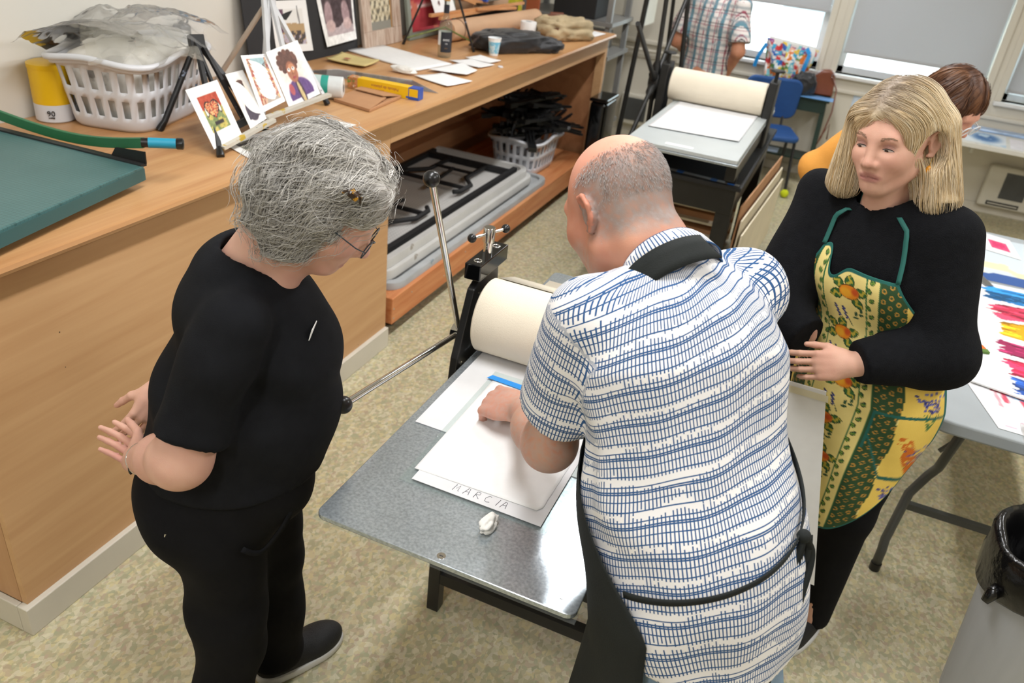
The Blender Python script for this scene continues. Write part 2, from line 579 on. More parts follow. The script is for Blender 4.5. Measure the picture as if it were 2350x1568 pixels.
struct('floor', MB().box((XL - 0.1, YF - 0.1, -0.1), (XR + 0.1, YB + 0.25, 0)), 'speckled_vinyl')
struct('ceiling', MB().box((XL - 0.1, YF - 0.1, CEIL), (XR + 0.1, YB + 0.25, CEIL + 0.1)), 'ceiling_paint')
struct('wall_left', MB().box((XL - 0.1, YF, 0), (XL, YB, CEIL)), 'white_wall')
struct('wall_right', MB().box((XR, YF, 0), (XR + 0.1, YB, CEIL)), 'back_wall')
struct('wall_front', MB().box((XL, YF - 0.1, 0), (XR, YF, CEIL)), 'back_wall')
WINS = [(0.25, 1.385), (1.545, 2.655), (2.80, 3.91)]
WZ0, WZ1 = 0.875, 2.45
mb = MB()
mb.box((XL, YB, 0), (XR, YB + 0.2, WZ0)).box((XL, YB, WZ1), (XR, YB + 0.2, CEIL))
xs = [XL] + [v for w in WINS for v in w] + [XR]
for i in range(0, len(xs), 2):
    mb.box((xs[i], YB, WZ0), (xs[i + 1], YB + 0.2, WZ1))
struct('wall_back', mb, 'back_wall')
struct('baseboard_back', MB().box((XL, YB - 0.018, 0), (XR, YB, 0.075)), 'trim_white', bevel=0.004)
struct('trim_1', MB().box((XL, YB - 0.02, 0.73), (XR, YB, 0.76)), 'back_wall', bevel=0.006)
struct('trim_2', MB().box((XL, YB - 0.03, 0.845), (0.2, YB, 0.885)), 'back_wall', bevel=0.01)
# a pipe run under the trim at the left of the windows
struct('trim_3', MB().cyl((XL, YB - 0.05, 0.80), (0.25, YB - 0.05, 0.80), 0.012), 'back_wall', smooth='auto')

BLIND = [1.315, 1.035, 0.94]
m, N, L, b = nmat('blind_cloth')
b.inputs['Base Color'].default_value = L4('c3c4c6'); b.inputs['Roughness'].default_value = 0.9
tl_ = N.new('ShaderNodeBsdfTranslucent'); tl_.inputs['Color'].default_value = L4('c6c9cd')
ms = N.new('ShaderNodeMixShader'); ms.inputs['Fac'].default_value = 0.22
L.new(b.outputs[0], ms.inputs[1]); L.new(tl_.outputs[0], ms.inputs[2]); L.new(ms.outputs[0], N['Material Output'].inputs['Surface'])
for i, (x0, x1) in enumerate(WINS):
    w = thing('window_%d' % (i + 1), ['window behind the plaid shirt and tote bag, half open blind', 'wide window with a grey roller blind almost closed, mid wall',
                                     'window at the far right edge with grey blind'][i], 'window', (x0, YB, WZ0))
    w['kind'] = 'structure'
    del w['category']
    f = MB(); t = 0.05; y0, y1 = YB + 0.10, YB + 0.15
    f.box((x0, y0, WZ0), (x1, y1, WZ0 + 0.055)).box((x0, y0, WZ1 - t), (x1, y1, WZ1))
    f.box((x0, y0, WZ0), (x0 + t, y1, WZ1)).box((x1 - t, y0, WZ0), (x1, y1, WZ1))
    zr = [1.31, 1.62, 1.62][i]
    f.box((x0, y0 - 0.02, zr), (x1, y1, zr + 0.06))
    obj('window_frame', f, 'sash_white', w, bevel=0.004)
    obj('pane', MB().box((x0 + t, YB + 0.122, WZ0 + 0.05), (x1 - t, YB + 0.128, zr)), 'window_glass', w)
    obj('pane', MB().box((x0 + t, YB + 0.122, zr + 0.06), (x1 - t, YB + 0.128, WZ1 - t)), 'window_glass', w)
    obj('window_sill', MB().box((x0 - 0.05, YB - 0.045, WZ0 - 0.03), (x1 + 0.05, YB + 0.1, WZ0)), 'sill_white', w, bevel=0.006)
    c = MB()
    c.box((x0 - 0.05, YB - 0.012, WZ0), (x0, YB + 0.0, WZ1)).box((x1, YB - 0.012, WZ0), (x1 + 0.05, YB, WZ1))
    obj('casing', c, 'back_wall', w, bevel=0.004)
    bl = thing('roller_blind', ['short grey roller blind above the plaid shirted man', 'large pale grey roller blind over the middle window', 'grey roller blind at the right edge of the picture'][i],
               'blind', (x0, YB + 0.04, BLIND[i]), 'roller blinds')
    obj('cloth', MB().box((x0 + 0.018, YB + 0.038, BLIND[i]), (x1 - 0.018, YB + 0.0395, WZ1 - 0.03)), 'blind_cloth', bl)
    obj('bottom_bar', MB().box((x0 + 0.018, YB + 0.033, BLIND[i]), (x1 - 0.018, YB + 0.045, BLIND[i] + 0.025)), 'blind_cloth', bl, bevel=0.004)
    obj('roller', MB().cyl((x0 + 0.01, YB + 0.05, WZ1 - 0.03), (x1 - 0.01, YB + 0.05, WZ1 - 0.03), 0.025), 'sash_white', bl, smooth='auto')
tag(obj('tape_scrap', MB().box((1.04, YB + 0.078, 1.335), (1.085, YB + 0.0795, 1.362)), mat('blue_tape', '2e93e6', 0.6, var=0.04)), 'small blue tape scrap stuck on the window rail', 'tape')

# light fixtures
m, N, L, b = nmat('lamp_diffuser')
b.inputs['Base Color'].default_value = (0.9, 0.9, 0.9, 1)
b.inputs['Emission Color'].default_value = (*LAMP_COLOR, 1); b.inputs['Emission Strength'].default_value = 16.0
for i, (x, y, lx, ly, w) in enumerate(FIXTURES):
    t = thing('ceiling_light', ['ceiling strip light over the camera', 'ceiling strip light over the near press', 'ceiling strip light over the far press', 'ceiling strip light over the waste bin', 'ceiling strip light over the plastic table', 'ceiling strip light at the room\'s front wall'][i], 'light', (x, y, CEIL - 0.09), 'ceiling lights')
    obj('housing', MB().box((x - lx / 2 - 0.03, y - ly / 2 - 0.03, CEIL - 0.07), (x + lx / 2 + 0.03, y + ly / 2 + 0.03, CEIL - 0.001)), 'sash_white', t, bevel=0.004)
    obj('diffuser', MB().box((x - lx / 2, y - ly / 2, CEIL - 0.085), (x + lx / 2, y + ly / 2, CEIL - 0.07)), 'lamp_diffuser', t)
    ld = bpy.data.lights.new('lamp', 'AREA'); ld.shape = 'RECTANGLE'; ld.size = lx; ld.size_y = ly; ld.energy = w; ld.color = LAMP_COLOR
    lo = bpy.data.objects.new('lamp', ld); COL.objects.link(lo); lo.parent = t; lo.location = (0, 0, -0.01)

# outside: pale ground, a slatted fence and a parked white van, bleached by daylight
mat('outside_ground', 'e6e4de', 0.9, var=0.05)
mat('fence_grey', 'b9b4b2', 0.9, var=0.12, vscale=6, stretch=(6, 1, 0.3))
mat('van_white', 'f2f2f2', 0.35, var=0.01)
mat('van_glass', '9aa3ab', 0.15, var=0.02)
struct('ground', MB().box((-14, YB + 0.3, -0.45), (18, 40, -0.4)), 'outside_ground')
fn_ = thing('slat_fence', 'pale weathered board fence outside the left window', 'fence', (0, 13.2, -0.4))
fb = MB()
for k in range(70):
    x = -6 + k * 0.145
    fb.box((x, 13.2, -0.4), (x + 0.135, 13.22, 1.45 + 0.02 * math.sin(k * 2.3)))
obj('boards', fb, 'fence_grey', fn_, kind='stuff')
obj('rail', MB().box((-6, 13.23, 0.9), (4.2, 13.28, 1.0)), 'fence_grey', fn_)
vn_ = thing('parked_van', 'bleached white car parked outside the left window', 'car', (2.6, 10.6, -0.4))
prof = [(-0.9, -0.1), (3.4, -0.1), (3.4, 0.75), (3.0, 0.95), (2.5, 1.45), (1.4, 1.55), (0.5, 1.5), (-0.25, 0.85), (-0.9, 0.7)]
bm_ = MB(Matrix.Translation((0.35, 0, -0.15)) @ Matrix(((1, 0, 0, 0), (0, 0, -1, 11.4), (0, 1, 0, 0), (0, 0, 0, 1))))
bm_.prism(prof, 0, 1.6)
obj('car_body', bm_, 'van_white', vn_, bevel=0.12, segs=4)
gl = MB(Matrix.Translation((0.35, 0, -0.15)) @ Matrix(((1, 0, 0, 0), (0, 0, -1, 11.4), (0, 1, 0, 0), (0, 0, 0, 1))))
gl.prism([(0.05, 0.9), (2.6, 0.95), (2.3, 1.38), (0.6, 1.4)], 1.6, 1.61)
obj('side_window', gl, 'van_glass', vn_)
for x in (0.1, 2.7):
    obj('wheel', MB().cyl((x + 0.35, 9.78, -0.12), (x + 0.35, 10.0, -0.12), 0.28, n=24), 'black_plastic', vn_, smooth='auto', bevel=0.03)

# wall heaters
mat('heater_enamel', 'd2cdbf', 0.45, var=0.02)
mat('grille_grey', '5a5b59', 0.6, var=0.1)
def heater(x0, x1, z0, z1, gx0, gx1, gz0, gz1, label, slot):
    t = thing('wall_heater', label, 'heater', ((x0 + x1) / 2, YB - 0.05, z0), 'white wall heaters')
    obj('cover', MB().box((x0, YB - 0.085, z0), (x1, YB, z1)), 'heater_enamel', t, bevel=0.02, segs=3)
    obj('grille', MB().box((gx0, YB - 0.088, gz0), (gx1, YB - 0.084, gz1)), 'grille_grey', t)
    n = 14
    for k in range(n):
        z = gz0 + (gz1 - gz0) * (k + 0.5) / n
        obj('fin', MB().box((gx0, YB - 0.094, z - 0.0035), (gx1, YB - 0.086, z + 0.0015)), 'grille_grey', t)
    if slot:
        obj('vent_slot', MB().box((slot[0], YB - 0.089, slot[2]), (slot[1], YB - 0.084, slot[3])), 'black_plastic', t, bevel=0.002)
        obj('slot_bar', MB().box((slot[0] + 0.01, YB - 0.093, (slot[2] + slot[3]) / 2 - 0.004), (slot[1] - 0.01, YB - 0.087, (slot[2] + slot[3]) / 2 + 0.004)), 'heater_enamel', t)
heater(2.90, 3.55, 0.075, 0.41, 3.03, 3.21, 0.16, 0.37, 'white wall heater with grey grille at right under the windows', (2.96, 3.20, 0.095, 0.128))
heater(-0.20, 0.11, 0.14, 0.42, -0.14, 0.05, 0.185, 0.385, 'white wall heater with grey grille behind the dark star wheel', None)
# ------------------------------------------------------------------ long wooden counter
H = 1.098
base = thing('storage_counter', 'long plywood counter base with open storage bay along the left wall', 'counter', (-0.4, 2.4, 0))
YP = 1.905    # where the closed front ends and the open bay begins
YE = 4.97
obj('front_panel', MB().box((-0.02, 0.0, 0.1), (0.0, YP, H - 0.03)), 'counter_panel', base, bevel=0.001)
obj('end_panel', MB().box((XL + 0.003, 0.0, 0.1), (-0.021, 0.02, H - 0.03)), 'counter_end', base)
obj('toe_board', MB().box((-0.02, -0.018, 0), (0.018, YP + 0.0, 0.1)), 'trim_white', base, bevel=0.003)
obj('toe_board', MB().box((XL + 0.003, -0.018, 0), (-0.021, 0.0, 0.1)), 'trim_white', base, bevel=0.003)
obj('divider_panel', MB().box((XL + 0.003, YP - 0.02, 0), (-0.021, YP, H - 0.03)), 'inner_ply', base)
obj('apron_rail', MB().box((-0.02, YP + 0.001, 0.975), (0.0, YE - 0.05, H - 0.03)), 'counter_panel', base)
obj('corner_post', MB().box((-0.06, YE - 0.05, 0), (0.0, YE, H - 0.03)), 'counter_panel', base)
obj('end_panel', MB().box((XL + 0.003, YE - 0.03, 0), (-0.061, YE - 0.01, H - 0.03)), 'inner_ply', base)
obj('back_panel', MB().box((XL + 0.003, YP, 0.1), (XL + 0.02, YE - 0.03, H - 0.03)), 'inner_ply', base)
obj('rear_ledge', MB().box((XL + 0.021, YP, 0.30), (XL + 0.10, YE - 0.03, 0.42)), 'inner_ply', base)
mb = MB()
prof = [(XL + 0.003, H - 0.03), (0.03, H - 0.03), (0.041, H - 0.024), (0.045, H - 0.014), (0.041, H - 0.004), (0.033, H), (XL + 0.003, H)]
mb.M = Matrix(((1, 0, 0, 0), (0, 0, -1, 0), (0, 1, 0, 0), (0, 0, 0, 1)))
mb.prism(prof, 0.03, -YE - 0.02)
obj('worktop', mb, 'counter_top_wood', None, label='long varnished wooden counter top with rounded front edge', cat='worktop', smooth='auto')

# ------------------------------------------------------------------ rolling platform in the bay
pf = thing('rolling_platform', 'low reddish timber platform on castors under the counter', 'platform', (-0.4, 3.4, 0))
obj('front_beam', MB().box((-0.045, YP + 0.06, 0.08), (0.0, YE - 0.08, 0.218)), 'fir', pf, bevel=0.004)
obj('end_beam', MB().box((-0.80, YP + 0.06, 0.08), (-0.046, YP + 0.10, 0.218)), 'fir', pf, bevel=0.003)
for k in range(5):
    x1 = -0.046 - k * 0.15
    obj('deck_plank', MB().box((x1 - 0.147, YP + 0.101, 0.19), (x1, YE - 0.08, 0.217)), 'fir', pf, bevel=0.002)
for x, y in ((-0.08, 2.1), (-0.08, 4.7), (-0.7, 2.1), (-0.7, 4.7)):
    cs = obj('castor', MB().cyl((x - 0.012, y, 0.04), (x + 0.012, y, 0.04), 0.04, n=16), 'black_plastic', pf, smooth='auto')
    obj('fork', MB().box((x - 0.02, y - 0.012, 0.03), (x + 0.02, y + 0.012, 0.19)), 'dark_metal', cs)
for k, (y, z) in enumerate(((YP + 0.075, 0.16), (YP + 0.075, 0.11), (2.15, 0.18), (2.5, 0.13), (2.75, 0.18), (3.2, 0.13), (3.6, 0.17))):
    obj('screw_head', MB().cyl((0, y, z), (0.0012, y, z), 0.005, n=10), 'chrome', pf)

# ------------------------------------------------------------------ folded plastic tables stacked on the platform
mat('table_plastic', 'c6c5c1', 0.55, var=0.05, vscale=6, spots=[(14, 0.70, '9b948a'), (22, 0.73, '7fa597')])
mat('table_plastic_dark', 'aeb1b2', 0.5, var=0.08, vscale=9, spots=[(20, 0.68, '87959e'), (34, 0.74, 'b0543c')])
mat('dimple_shadow', 'a79f99', 0.7, var=0.05)
def table_frame(t, x0, x1, y0, y1, z, r=0.014):
    """folded steel legs lying in the underside of a folding table"""
    xa, xb = x0 + 0.075, x1 - 0.075
    obj('side_rail', MB().box((xa - 0.015, y0 + 0.08, z), (xa + 0.015, y1 - 0.09, z + 0.03)), 'matte_black', t)
    obj('side_rail', MB().box((xb - 0.015, y0 + 0.08, z), (xb + 0.015, y1 - 0.09, z + 0.03)), 'matte_black', t)
    obj('end_rail', MB().box((xa, y1 - 0.2, z), (xb, y1 - 0.165, z + 0.034)), 'matte_black', t)
    obj('end_rail', MB().box((xa, y0 + 0.165, z), (xb, y0 + 0.2, z + 0.034)), 'matte_black', t)
    xm = (x0 + x1) / 2
    for s in (1, -1):
        ye = y1 - 0.18 if s > 0 else y0 + 0.18
        for q in (-1, 1):
            p = [(xm + q * 0.13, ye, z + 0.02), (xm + q * 0.13, ye - s * 0.30, z + 0.022), (xm + q * 0.22, ye - s * 0.42, z + 0.026), (xm + q * 0.22, ye - s * 0.56, z + 0.028), (xm + q * 0.19, ye - s * 0.60, z + 0.028)]
            obj('folded_leg', MB().tube(p, r, 10), 'matte_black', t, smooth=True)
        obj('leg_brace', MB().beam((xm - 0.22, ye - s * 0.50, z + 0.03), (xm + 0.22, ye - s * 0.50, z + 0.03), 0.02, 0.02), 'matte_black', t)
        obj('strut', MB().beam((xm, ye - s * 0.22, z + 0.035), (xm + 0.03, ye - s * 0.62, z + 0.03), 0.016, 0.016), 'matte_black', t)
        obj('strut', MB().beam((xm - 0.13, ye - s * 0.22, z + 0.03), (xm + 0.13, ye - s * 0.22, z + 0.03), 0.016, 0.016), 'matte_black', t)

tx0, tx1, ty0, ty1 = -0.80, -0.055, 2.02, 3.93
specs = [('grey folding table at the bottom of the stack on the platform', 'table_plastic_dark', 0.219, 0.255, 0.035, 4.08, 0.0),
         ('pale folding table in the middle of the stack on the platform', 'table_plastic', 0.257, 0.302, -0.015, 3.93, 0.0),
         ('pale folding table lying upside down on top of the stack, black legs folded', 'table_plastic', 0.304, 0.352, -0.04, 3.90, 0.0)]
for k, (lb, mt, z0, z1, dx, ye, _) in enumerate(specs):
    t = thing('folding_table', lb, 'table', (-0.43 + dx, 3.0, z0), 'folding tables stacked under the counter')
    x0, x1, y0, y1 = tx0 + dx, tx1 + dx, ty0, ye
    o_ = rrect(x0, y0, x1, y1, 0.09); i_ = rrect(x0 + 0.035, y0 + 0.035, x1 - 0.035, y1 - 0.035, 0.07)
    mb = MB()
    n = len(o_)
    vs = [(p[0], p[1], z0) for p in o_] + [(p[0], p[1], z1 - 0.004) for p in o_] + [(p[0] * 0.995 + 0.005 * (x0 + x1) / 2, p[1] * 0.999 + 0.001 * (y0 + y1) / 2, z1) for p in o_] + [(p[0], p[1], z1) for p in i_] + [(p[0], p[1], z0 + 0.018) for p in i_]
    fs = [tuple(range(n - 1, -1, -1)), tuple(range(4 * n, 5 * n))]
    for r_ in range(4):
        fs += [(r_ * n + i, r_ * n + (i + 1) % n, (r_ + 1) * n + (i + 1) % n, (r_ + 1) * n + i) for i in range(n)]
    mb.add(vs, fs)
    obj('table_top', mb, mt, t, smooth='auto')
    if k == 2:
        zi = z0 + 0.0185
        table_frame(t, x0, x1, y0, y1, zi + 0.006)
        dm = MB()
        for i in range(32):
            for j in range(86):
                px, py = x0 + 0.06 + i * 0.02, y0 + 0.07 + j * 0.021
                if px > x1 - 0.055 or py > y1 - 0.06: continue
                a = [(px + 0.005 * math.cos(q * PI / 3), py + 0.005 * math.sin(q * PI / 3), zi + 0.0008) for q in range(6)]
                dm.add(a, [(0, 1, 2, 3, 4, 5)])
        obj('dimples', dm, mat('dimple_light', 'dedbd6', 0.5, var=0.02), t, kind='stuff')

# ------------------------------------------------------------------ laundry baskets
def basket(name, c, rot, L_, W_, h, label, group):
    """oval-cornered slotted basket; c = base centre"""
    t = thing(name, label, 'basket', c, group)
    t.rotation_euler = (0, 0, rot)
    ns = 116
    dense = []
    for k in range(1600):
        a = 2 * PI * k / 1600; ca, sa = math.cos(a), math.sin(a)
        dense.append((math.copysign(abs(ca) ** 0.45, ca) * L_ / 2, math.copysign(abs(sa) ** 0.45, sa) * W_ / 2))
    dense = np.array(dense); sg = np.r_[0, np.cumsum(np.linalg.norm(np.diff(np.vstack([dense, dense[:1]]), axis=0), axis=1))]
    tq = np.linspace(0, sg[-1], ns, endpoint=False); dd = np.vstack([dense, dense[:1]])
    base2 = np.stack([np.interp(tq, sg, dd[:, 0]), np.interp(tq, sg, dd[:, 1])], 1)
    corner = np.abs(np.abs(base2[:, 0]) / L_ - 0.5) + np.abs(np.abs(base2[:, 1]) / W_ - 0.5) < 0.13
    def ring(s, z, wave=0.0):
        out = []
        for k in range(ns):
            x, y = base2[k]; a = math.atan2(y, x)
            out.append((x * s, y * s, z - wave * (0.5 - 0.5 * math.cos(4 * a))))
        return out
    zs = [0.0, 0.012, 0.035, 0.05, 0.11, 0.125, 0.14, 0.205, 0.222, h - 0.02, h]
    sc = [0.74, 0.78, 0.80, 0.807, 0.85, 0.857, 0.865, 0.91, 0.92, 0.97, 0.985]
    rings = [ring(s, z, 0.02 if z > h - 0.03 else 0.0) for s, z in zip(sc, zs)]
    vs = [p for r in rings for p in r]; fs = [tuple(range(ns - 1, -1, -1))]
    for i in range(len(rings) - 1):
        slot_row = i in (3, 6)

        for k in range(ns):
            if slot_row and k % 4 in (1, 2) and not corner[k]: continue
            fs.append((i * ns + k, i * ns + (k + 1) % ns, (i + 1) * ns + (k + 1) % ns, (i + 1) * ns + k))
    b = MB().add(vs, fs)
    me = b.mesh('basket_body')
    o = bpy.data.objects.new('basket_body', me); COL.objects.link(o); o.parent = t
    me.materials.append(MATS['white_plastic'])
    me.polygons.foreach_set('use_smooth', [True] * len(me.polygons))
    sd = o.modifiers.new('thick', 'SOLIDIFY'); sd.thickness = 0.004; sd.offset = -1
    rim = MB().tube([Vector(p) + Vector((0, 0, 0.0)) for p in ring(1.0, h + 0.001, 0.02)], 0.011, 8, closed=True)
    me2 = rim.mesh('rim'); o2 = bpy.data.objects.new('rim', me2); COL.objects.link(o2); o2.parent = t
    me2.materials.append(MATS['white_plastic']); me2.polygons.foreach_set('use_smooth', [True] * len(me2.polygons))
    return t
basket('laundry_basket', (-0.640, 1.215, H + 0.001), math.radians(104), 0.54, 0.38, 0.245, 'white slotted laundry basket heaped with plastic sheets on the counter', 'white laundry baskets')
basket('laundry_basket', (-0.30, 4.30, 0.219), math.radians(88), 0.56, 0.41, 0.25, 'white slotted laundry basket full of black easels under the counter', 'white laundry baskets')

# crumpled painty polythene sheets heaped in the first basket
def poly_mat(name, tint, cols, opac):
    m, N, L, b = nmat(name)
    N.remove(b)
    tc = N.new('ShaderNodeTexCoord')
    base_ = None
    df = N.new('ShaderNodeBsdfDiffuse'); tr = N.new('ShaderNodeBsdfTransparent'); gl = N.new('ShaderNodeBsdfGlossy'); gl.inputs['Roughness'].default_value = 0.12
    col = N.new('ShaderNodeRGB'); col.outputs[0].default_value = L4(tint)
    out = col.outputs[0]; fac = None
    for k, c in enumerate(cols):
        nz = N.new('ShaderNodeTexNoise'); nz.noise_dimensions = '4D'; nz.inputs['Scale'].default_value = 16 + 7 * (k % 3); nz.inputs['Detail'].default_value = 4; nz.inputs['W'].default_value = 4.7 * k
        L.new(tc.outputs['Object'], nz.inputs['Vector'])
        mr = N.new('ShaderNodeMapRange'); mr.inputs['From Min'].default_value = 0.69; mr.inputs['From Max'].default_value = 0.74
        L.new(nz.outputs['Fac'], mr.inputs['Value'])
        mx = N.new('ShaderNodeMixRGB'); mx.inputs['Color2'].default_value = L4(c)
        L.new(mr.outputs[0], mx.inputs['Fac']); L.new(out, mx.inputs['Color1']); out = mx.outputs[0]
        if fac is None: fac = mr.outputs[0]
        else:
            a = N.new('ShaderNodeMath'); a.operation = 'MAXIMUM'; L.new(fac, a.inputs[0]); L.new(mr.outputs[0], a.inputs[1]); fac = a.outputs[0]
    tlc = N.new('ShaderNodeBsdfTranslucent'); L.new(out, df.inputs['Color']); L.new(out, tlc.inputs['Color'])
    m0 = N.new('ShaderNodeMixShader'); m0.inputs['Fac'].default_value = 0.5; L.new(df.outputs[0], m0.inputs[1]); L.new(tlc.outputs[0], m0.inputs[2])
    op = N.new('ShaderNodeMath'); op.operation = 'MAXIMUM'; op.inputs[1].default_value = opac
    sc = N.new('ShaderNodeMath'); sc.operation = 'MULTIPLY'; sc.inputs[1].default_value = 0.85
    L.new(fac, sc.inputs[0]); L.new(sc.outputs[0], op.inputs[0])
    m1 = N.new('ShaderNodeMixShader'); L.new(op.outputs[0], m1.inputs['Fac']); L.new(tr.outputs[0], m1.inputs[1]); L.new(m0.outputs[0], m1.inputs[2])
    fr = N.new('ShaderNodeLayerWeight'); fr.inputs['Blend'].default_value = 0.12
    m2 = N.new('ShaderNodeMixShader'); L.new(fr.outputs[0], m2.inputs['Fac']); L.new(m1.outputs[0], m2.inputs[1]); L.new(gl.outputs[0], m2.inputs[2])
    L.new(m2.outputs[0], N['Material Output'].inputs['Surface'])
poly_mat('polythene', 'eceded', ['d9a13f', '9fb3c4', 'c8542c'], 0.20)
poly_mat('polythene_yellow', 'eae8dc', ['d8c13a', 'c8562e', 'a3adb2'], 0.30)
def crumple(name, c, w, l, hgt, rot, seed, label, m='polythene', fold=1.0, n=46, tilt=(0, 0)):
    U, W = np.meshgrid(np.linspace(-0.5, 0.5, n), np.linspace(-0.5, 0.5, n))
    u = U.ravel(); v = W.ravel()
    r = np.hypot(u, v)
    def ridge(f, s): return 1 - np.abs(2 * fbm(u * f + 5, v * f + 9, s, 3) - 1) * 2
    z = hgt * (1 - (r * 1.45) ** 2) + 0.035 * fold * ridge(2.2, seed) + 0.010 * fold * ridge(5, seed + 3) + 0.3 * tilt[0] * u + 0.3 * tilt[1] * v
    du = 0.05 * (fbm(u * 3, v * 3, seed + 11) - 0.5); dv = 0.05 * (fbm(u * 3, v * 3, seed + 17) - 0.5)
    k = 1 + 0.25 * (fbm(np.arctan2(v, u) * 1.3 + 4, r * 0, seed + 5) - 0.5)
    x = (u + du) * w * k; y = (v + dv) * l * k
    cr, sr = math.cos(rot), math.sin(rot)
    P = np.stack([c[0] + x * cr - y * sr, c[1] + x * sr + y * cr, np.maximum(c[2] + z, H + 0.004)], 1)
    f = [(j * n + i, j * n + i + 1, (j + 1) * n + i + 1, (j + 1) * n + i) for j in range(n - 1) for i in range(n - 1)]
    me = bpy.data.meshes.new(name); me.from_pydata([tuple(p) for p in P], [], f)
    return obj(name, me, m, None, smooth=True, label=label, cat='plastic sheet', group='crumpled polythene in the laundry basket')
crumple('plastic_sheet', (-0.655, 1.06, H + 0.235), 0.36, 0.42, 0.08, 0.5, 3, 'clear stiff plastic sheet sticking out left over the basket', fold=0.55, tilt=(0.15, -0.45))
crumple('plastic_sheet', (-0.64, 1.27, H + 0.25), 0.36, 0.48, 0.09, 1.1, 21, 'paint smeared plastic sheet heaped highest in the basket', 'polythene', tilt=(0.1, 0.1))
crumple('plastic_sheet', (-0.59, 1.20, H + 0.215), 0.34, 0.44, 0.06, 0.9, 35, 'yellow and red stained plastic sheet at the basket front', 'polythene_yellow', fold=1.2)
crumple('plastic_sheet', (-0.66, 1.36, H + 0.24), 0.34, 0.40, 0.08, 0.2, 52, 'milky plastic sheet at the back of the basket by the blue bottle', 'polythene', fold=0.8)
mat('poly_fill', 'e2dfd8', 0.5, var=0.12, vscale=9, bump=0.6, bscale=25, spots=[(9, 0.66, '8f8a84'), (12, 0.72, 'd8c05a')])
mb = MB(Matrix.Translation((-0.640, 1.215, H + 0.02)) @ Matrix.Rotation(math.radians(104), 4, 'Z'))
prof_r = []
ns_ = 48
vs = []
for z, s in ((0, 0.70), (0.08, 0.78), (0.16, 0.84), (0.21, 0.86), (0.235, 0.6), (0.24, 0.05)):
    for k in range(ns_):
        a = 2 * PI * k / ns_; ca, sa = math.cos(a), math.sin(a); w = 1 + 0.03 * math.sin(7 * a + z * 40)
        vs.append((math.copysign(abs(ca) ** 0.45, ca) * 0.252 * s * w, math.copysign(abs(sa) ** 0.45, sa) * 0.172 * s * w, z))
fs = [(i * ns_ + k, i * ns_ + (k + 1) % ns_, (i + 1) * ns_ + (k + 1) % ns_, (i + 1) * ns_ + k) for i in range(5) for k in range(ns_)]
mb.add(vs, fs)
obj('plastic_bag', mb, 'poly_fill', None, smooth=True, label='off white wad of plastic bags packed inside the slotted basket', cat='plastic bag')

# black folded easels heaped in the second basket
mat('easel_black', '121213', 0.4, var=0.3, vscale=30, spots=[(45, 0.76, '8a6f5a')])
lab = ['black folded easel at the top of the heap in the basket', 'black folded easel poking out left from the basket heap', 'black folded easel poking out right from the basket heap']
rnd = random.Random(5)
def folded_easel(c, d, lb, sp=0.02):
    c = Vector(c); d = Vector(d).normalized(); s = d.cross(Vector((0, 0, 1))).normalized(); u = s.cross(d)
    t = thing('folded_easel', lb, 'easel', c, 'black easels in the lower basket')
    Ln = 0.22 + rnd.random() * 0.06
    for k in (-1, 0, 1):
        e = c + d * Ln + s * k * sp * (1.5 + rnd.random()) + u * (rnd.random() - 0.5) * 0.03
        obj('leg', MB().beam(c - d * Ln + s * k * 0.016, e, 0.014, 0.018), 'easel_black', t)
        obj('foot', MB().cyl(e, e + d * 0.02, 0.009, n=8), 'black_plastic', t)
    obj('head', MB().beam(c - d * (Ln + 0.02), c - d * (Ln - 0.05), 0.055, 0.03), 'easel_black', t)
    obj('ledge', MB().beam(c + d * 0.03 - s * 0.06 + u * 0.02, c + d * 0.06 + s * 0.07 + u * 0.02, 0.012, 0.02), 'easel_black', t)
spots_ = [(-0.22, 4.45, 0.48, 0.2, 1, 0.3), (-0.36, 4.12, 0.52, 0.6, -1, 0.2), (-0.26, 4.25, 0.47, 1, 0.6, 0.2), (-0.31, 4.46, 0.58, -0.2, 1, 0.1), (-0.18, 4.18, 0.60, 0.1, 1, -0.1), (-0.40, 4.34, 0.62, 0.3, 1, 0.0), (-0.24, 4.08, 0.60, 0.3, 1, 0.15), (-0.29, 4.36, 0.45, 0.7, -0.6, 0.3), (-0.30, 4.28, 0.66, -0.3, -1, 0.25), (-0.34, 4.18, 0.62, 0.4, -1, 0.1), (-0.24, 4.36, 0.60, -0.1, 1, -0.1), (-0.36, 4.32, 0.58, 0.9, 0.5, 0.15), (-0.20, 4.24, 0.57, 0.5, 1, -0.25), (-0.28, 4.42, 0.64, 0.2, 1, 0.0),
          (-0.42, 4.20, 0.56, -0.3, -1, 0.35), (-0.16, 4.30, 0.54, 0.8, 0.9, -0.3), (-0.30, 4.10, 0.55, 0.2, -1, 0.3), (-0.33, 4.38, 0.70, 0.5, 0.7, -0.05), (-0.22, 4.14, 0.50, -0.5, 1, 0.1), (-0.40, 4.45, 0.53, 0.1, 1, 0.2),
          (-0.25, 4.20, 0.71, 0.35, 1, 0.05), (-0.13, 4.44, 0.52, 0.3, 1, -0.2), (-0.35, 4.05, 0.48, 0.4, -1, 0.7), (-0.27, 4.30, 0.50, 1, 0.3, 0.1), (-0.19, 4.37, 0.65, 0.15, 1, -0.18), (-0.38, 4.26, 0.66, -0.15, 1, 0.12)]
for k, s in enumerate(spots_):
    lb = 'black folded tabletop easel jumbled in the basket under the counter' if k not in (8, 22, 15) else {8: 'black folded easel near the top pointing at the tables, in basket', 22: 'black folded easel standing steeply at the left of the basket', 15: 'black folded easel sticking out right toward the black box'}[k]
    folded_easel(s[:3], s[3:], lb)

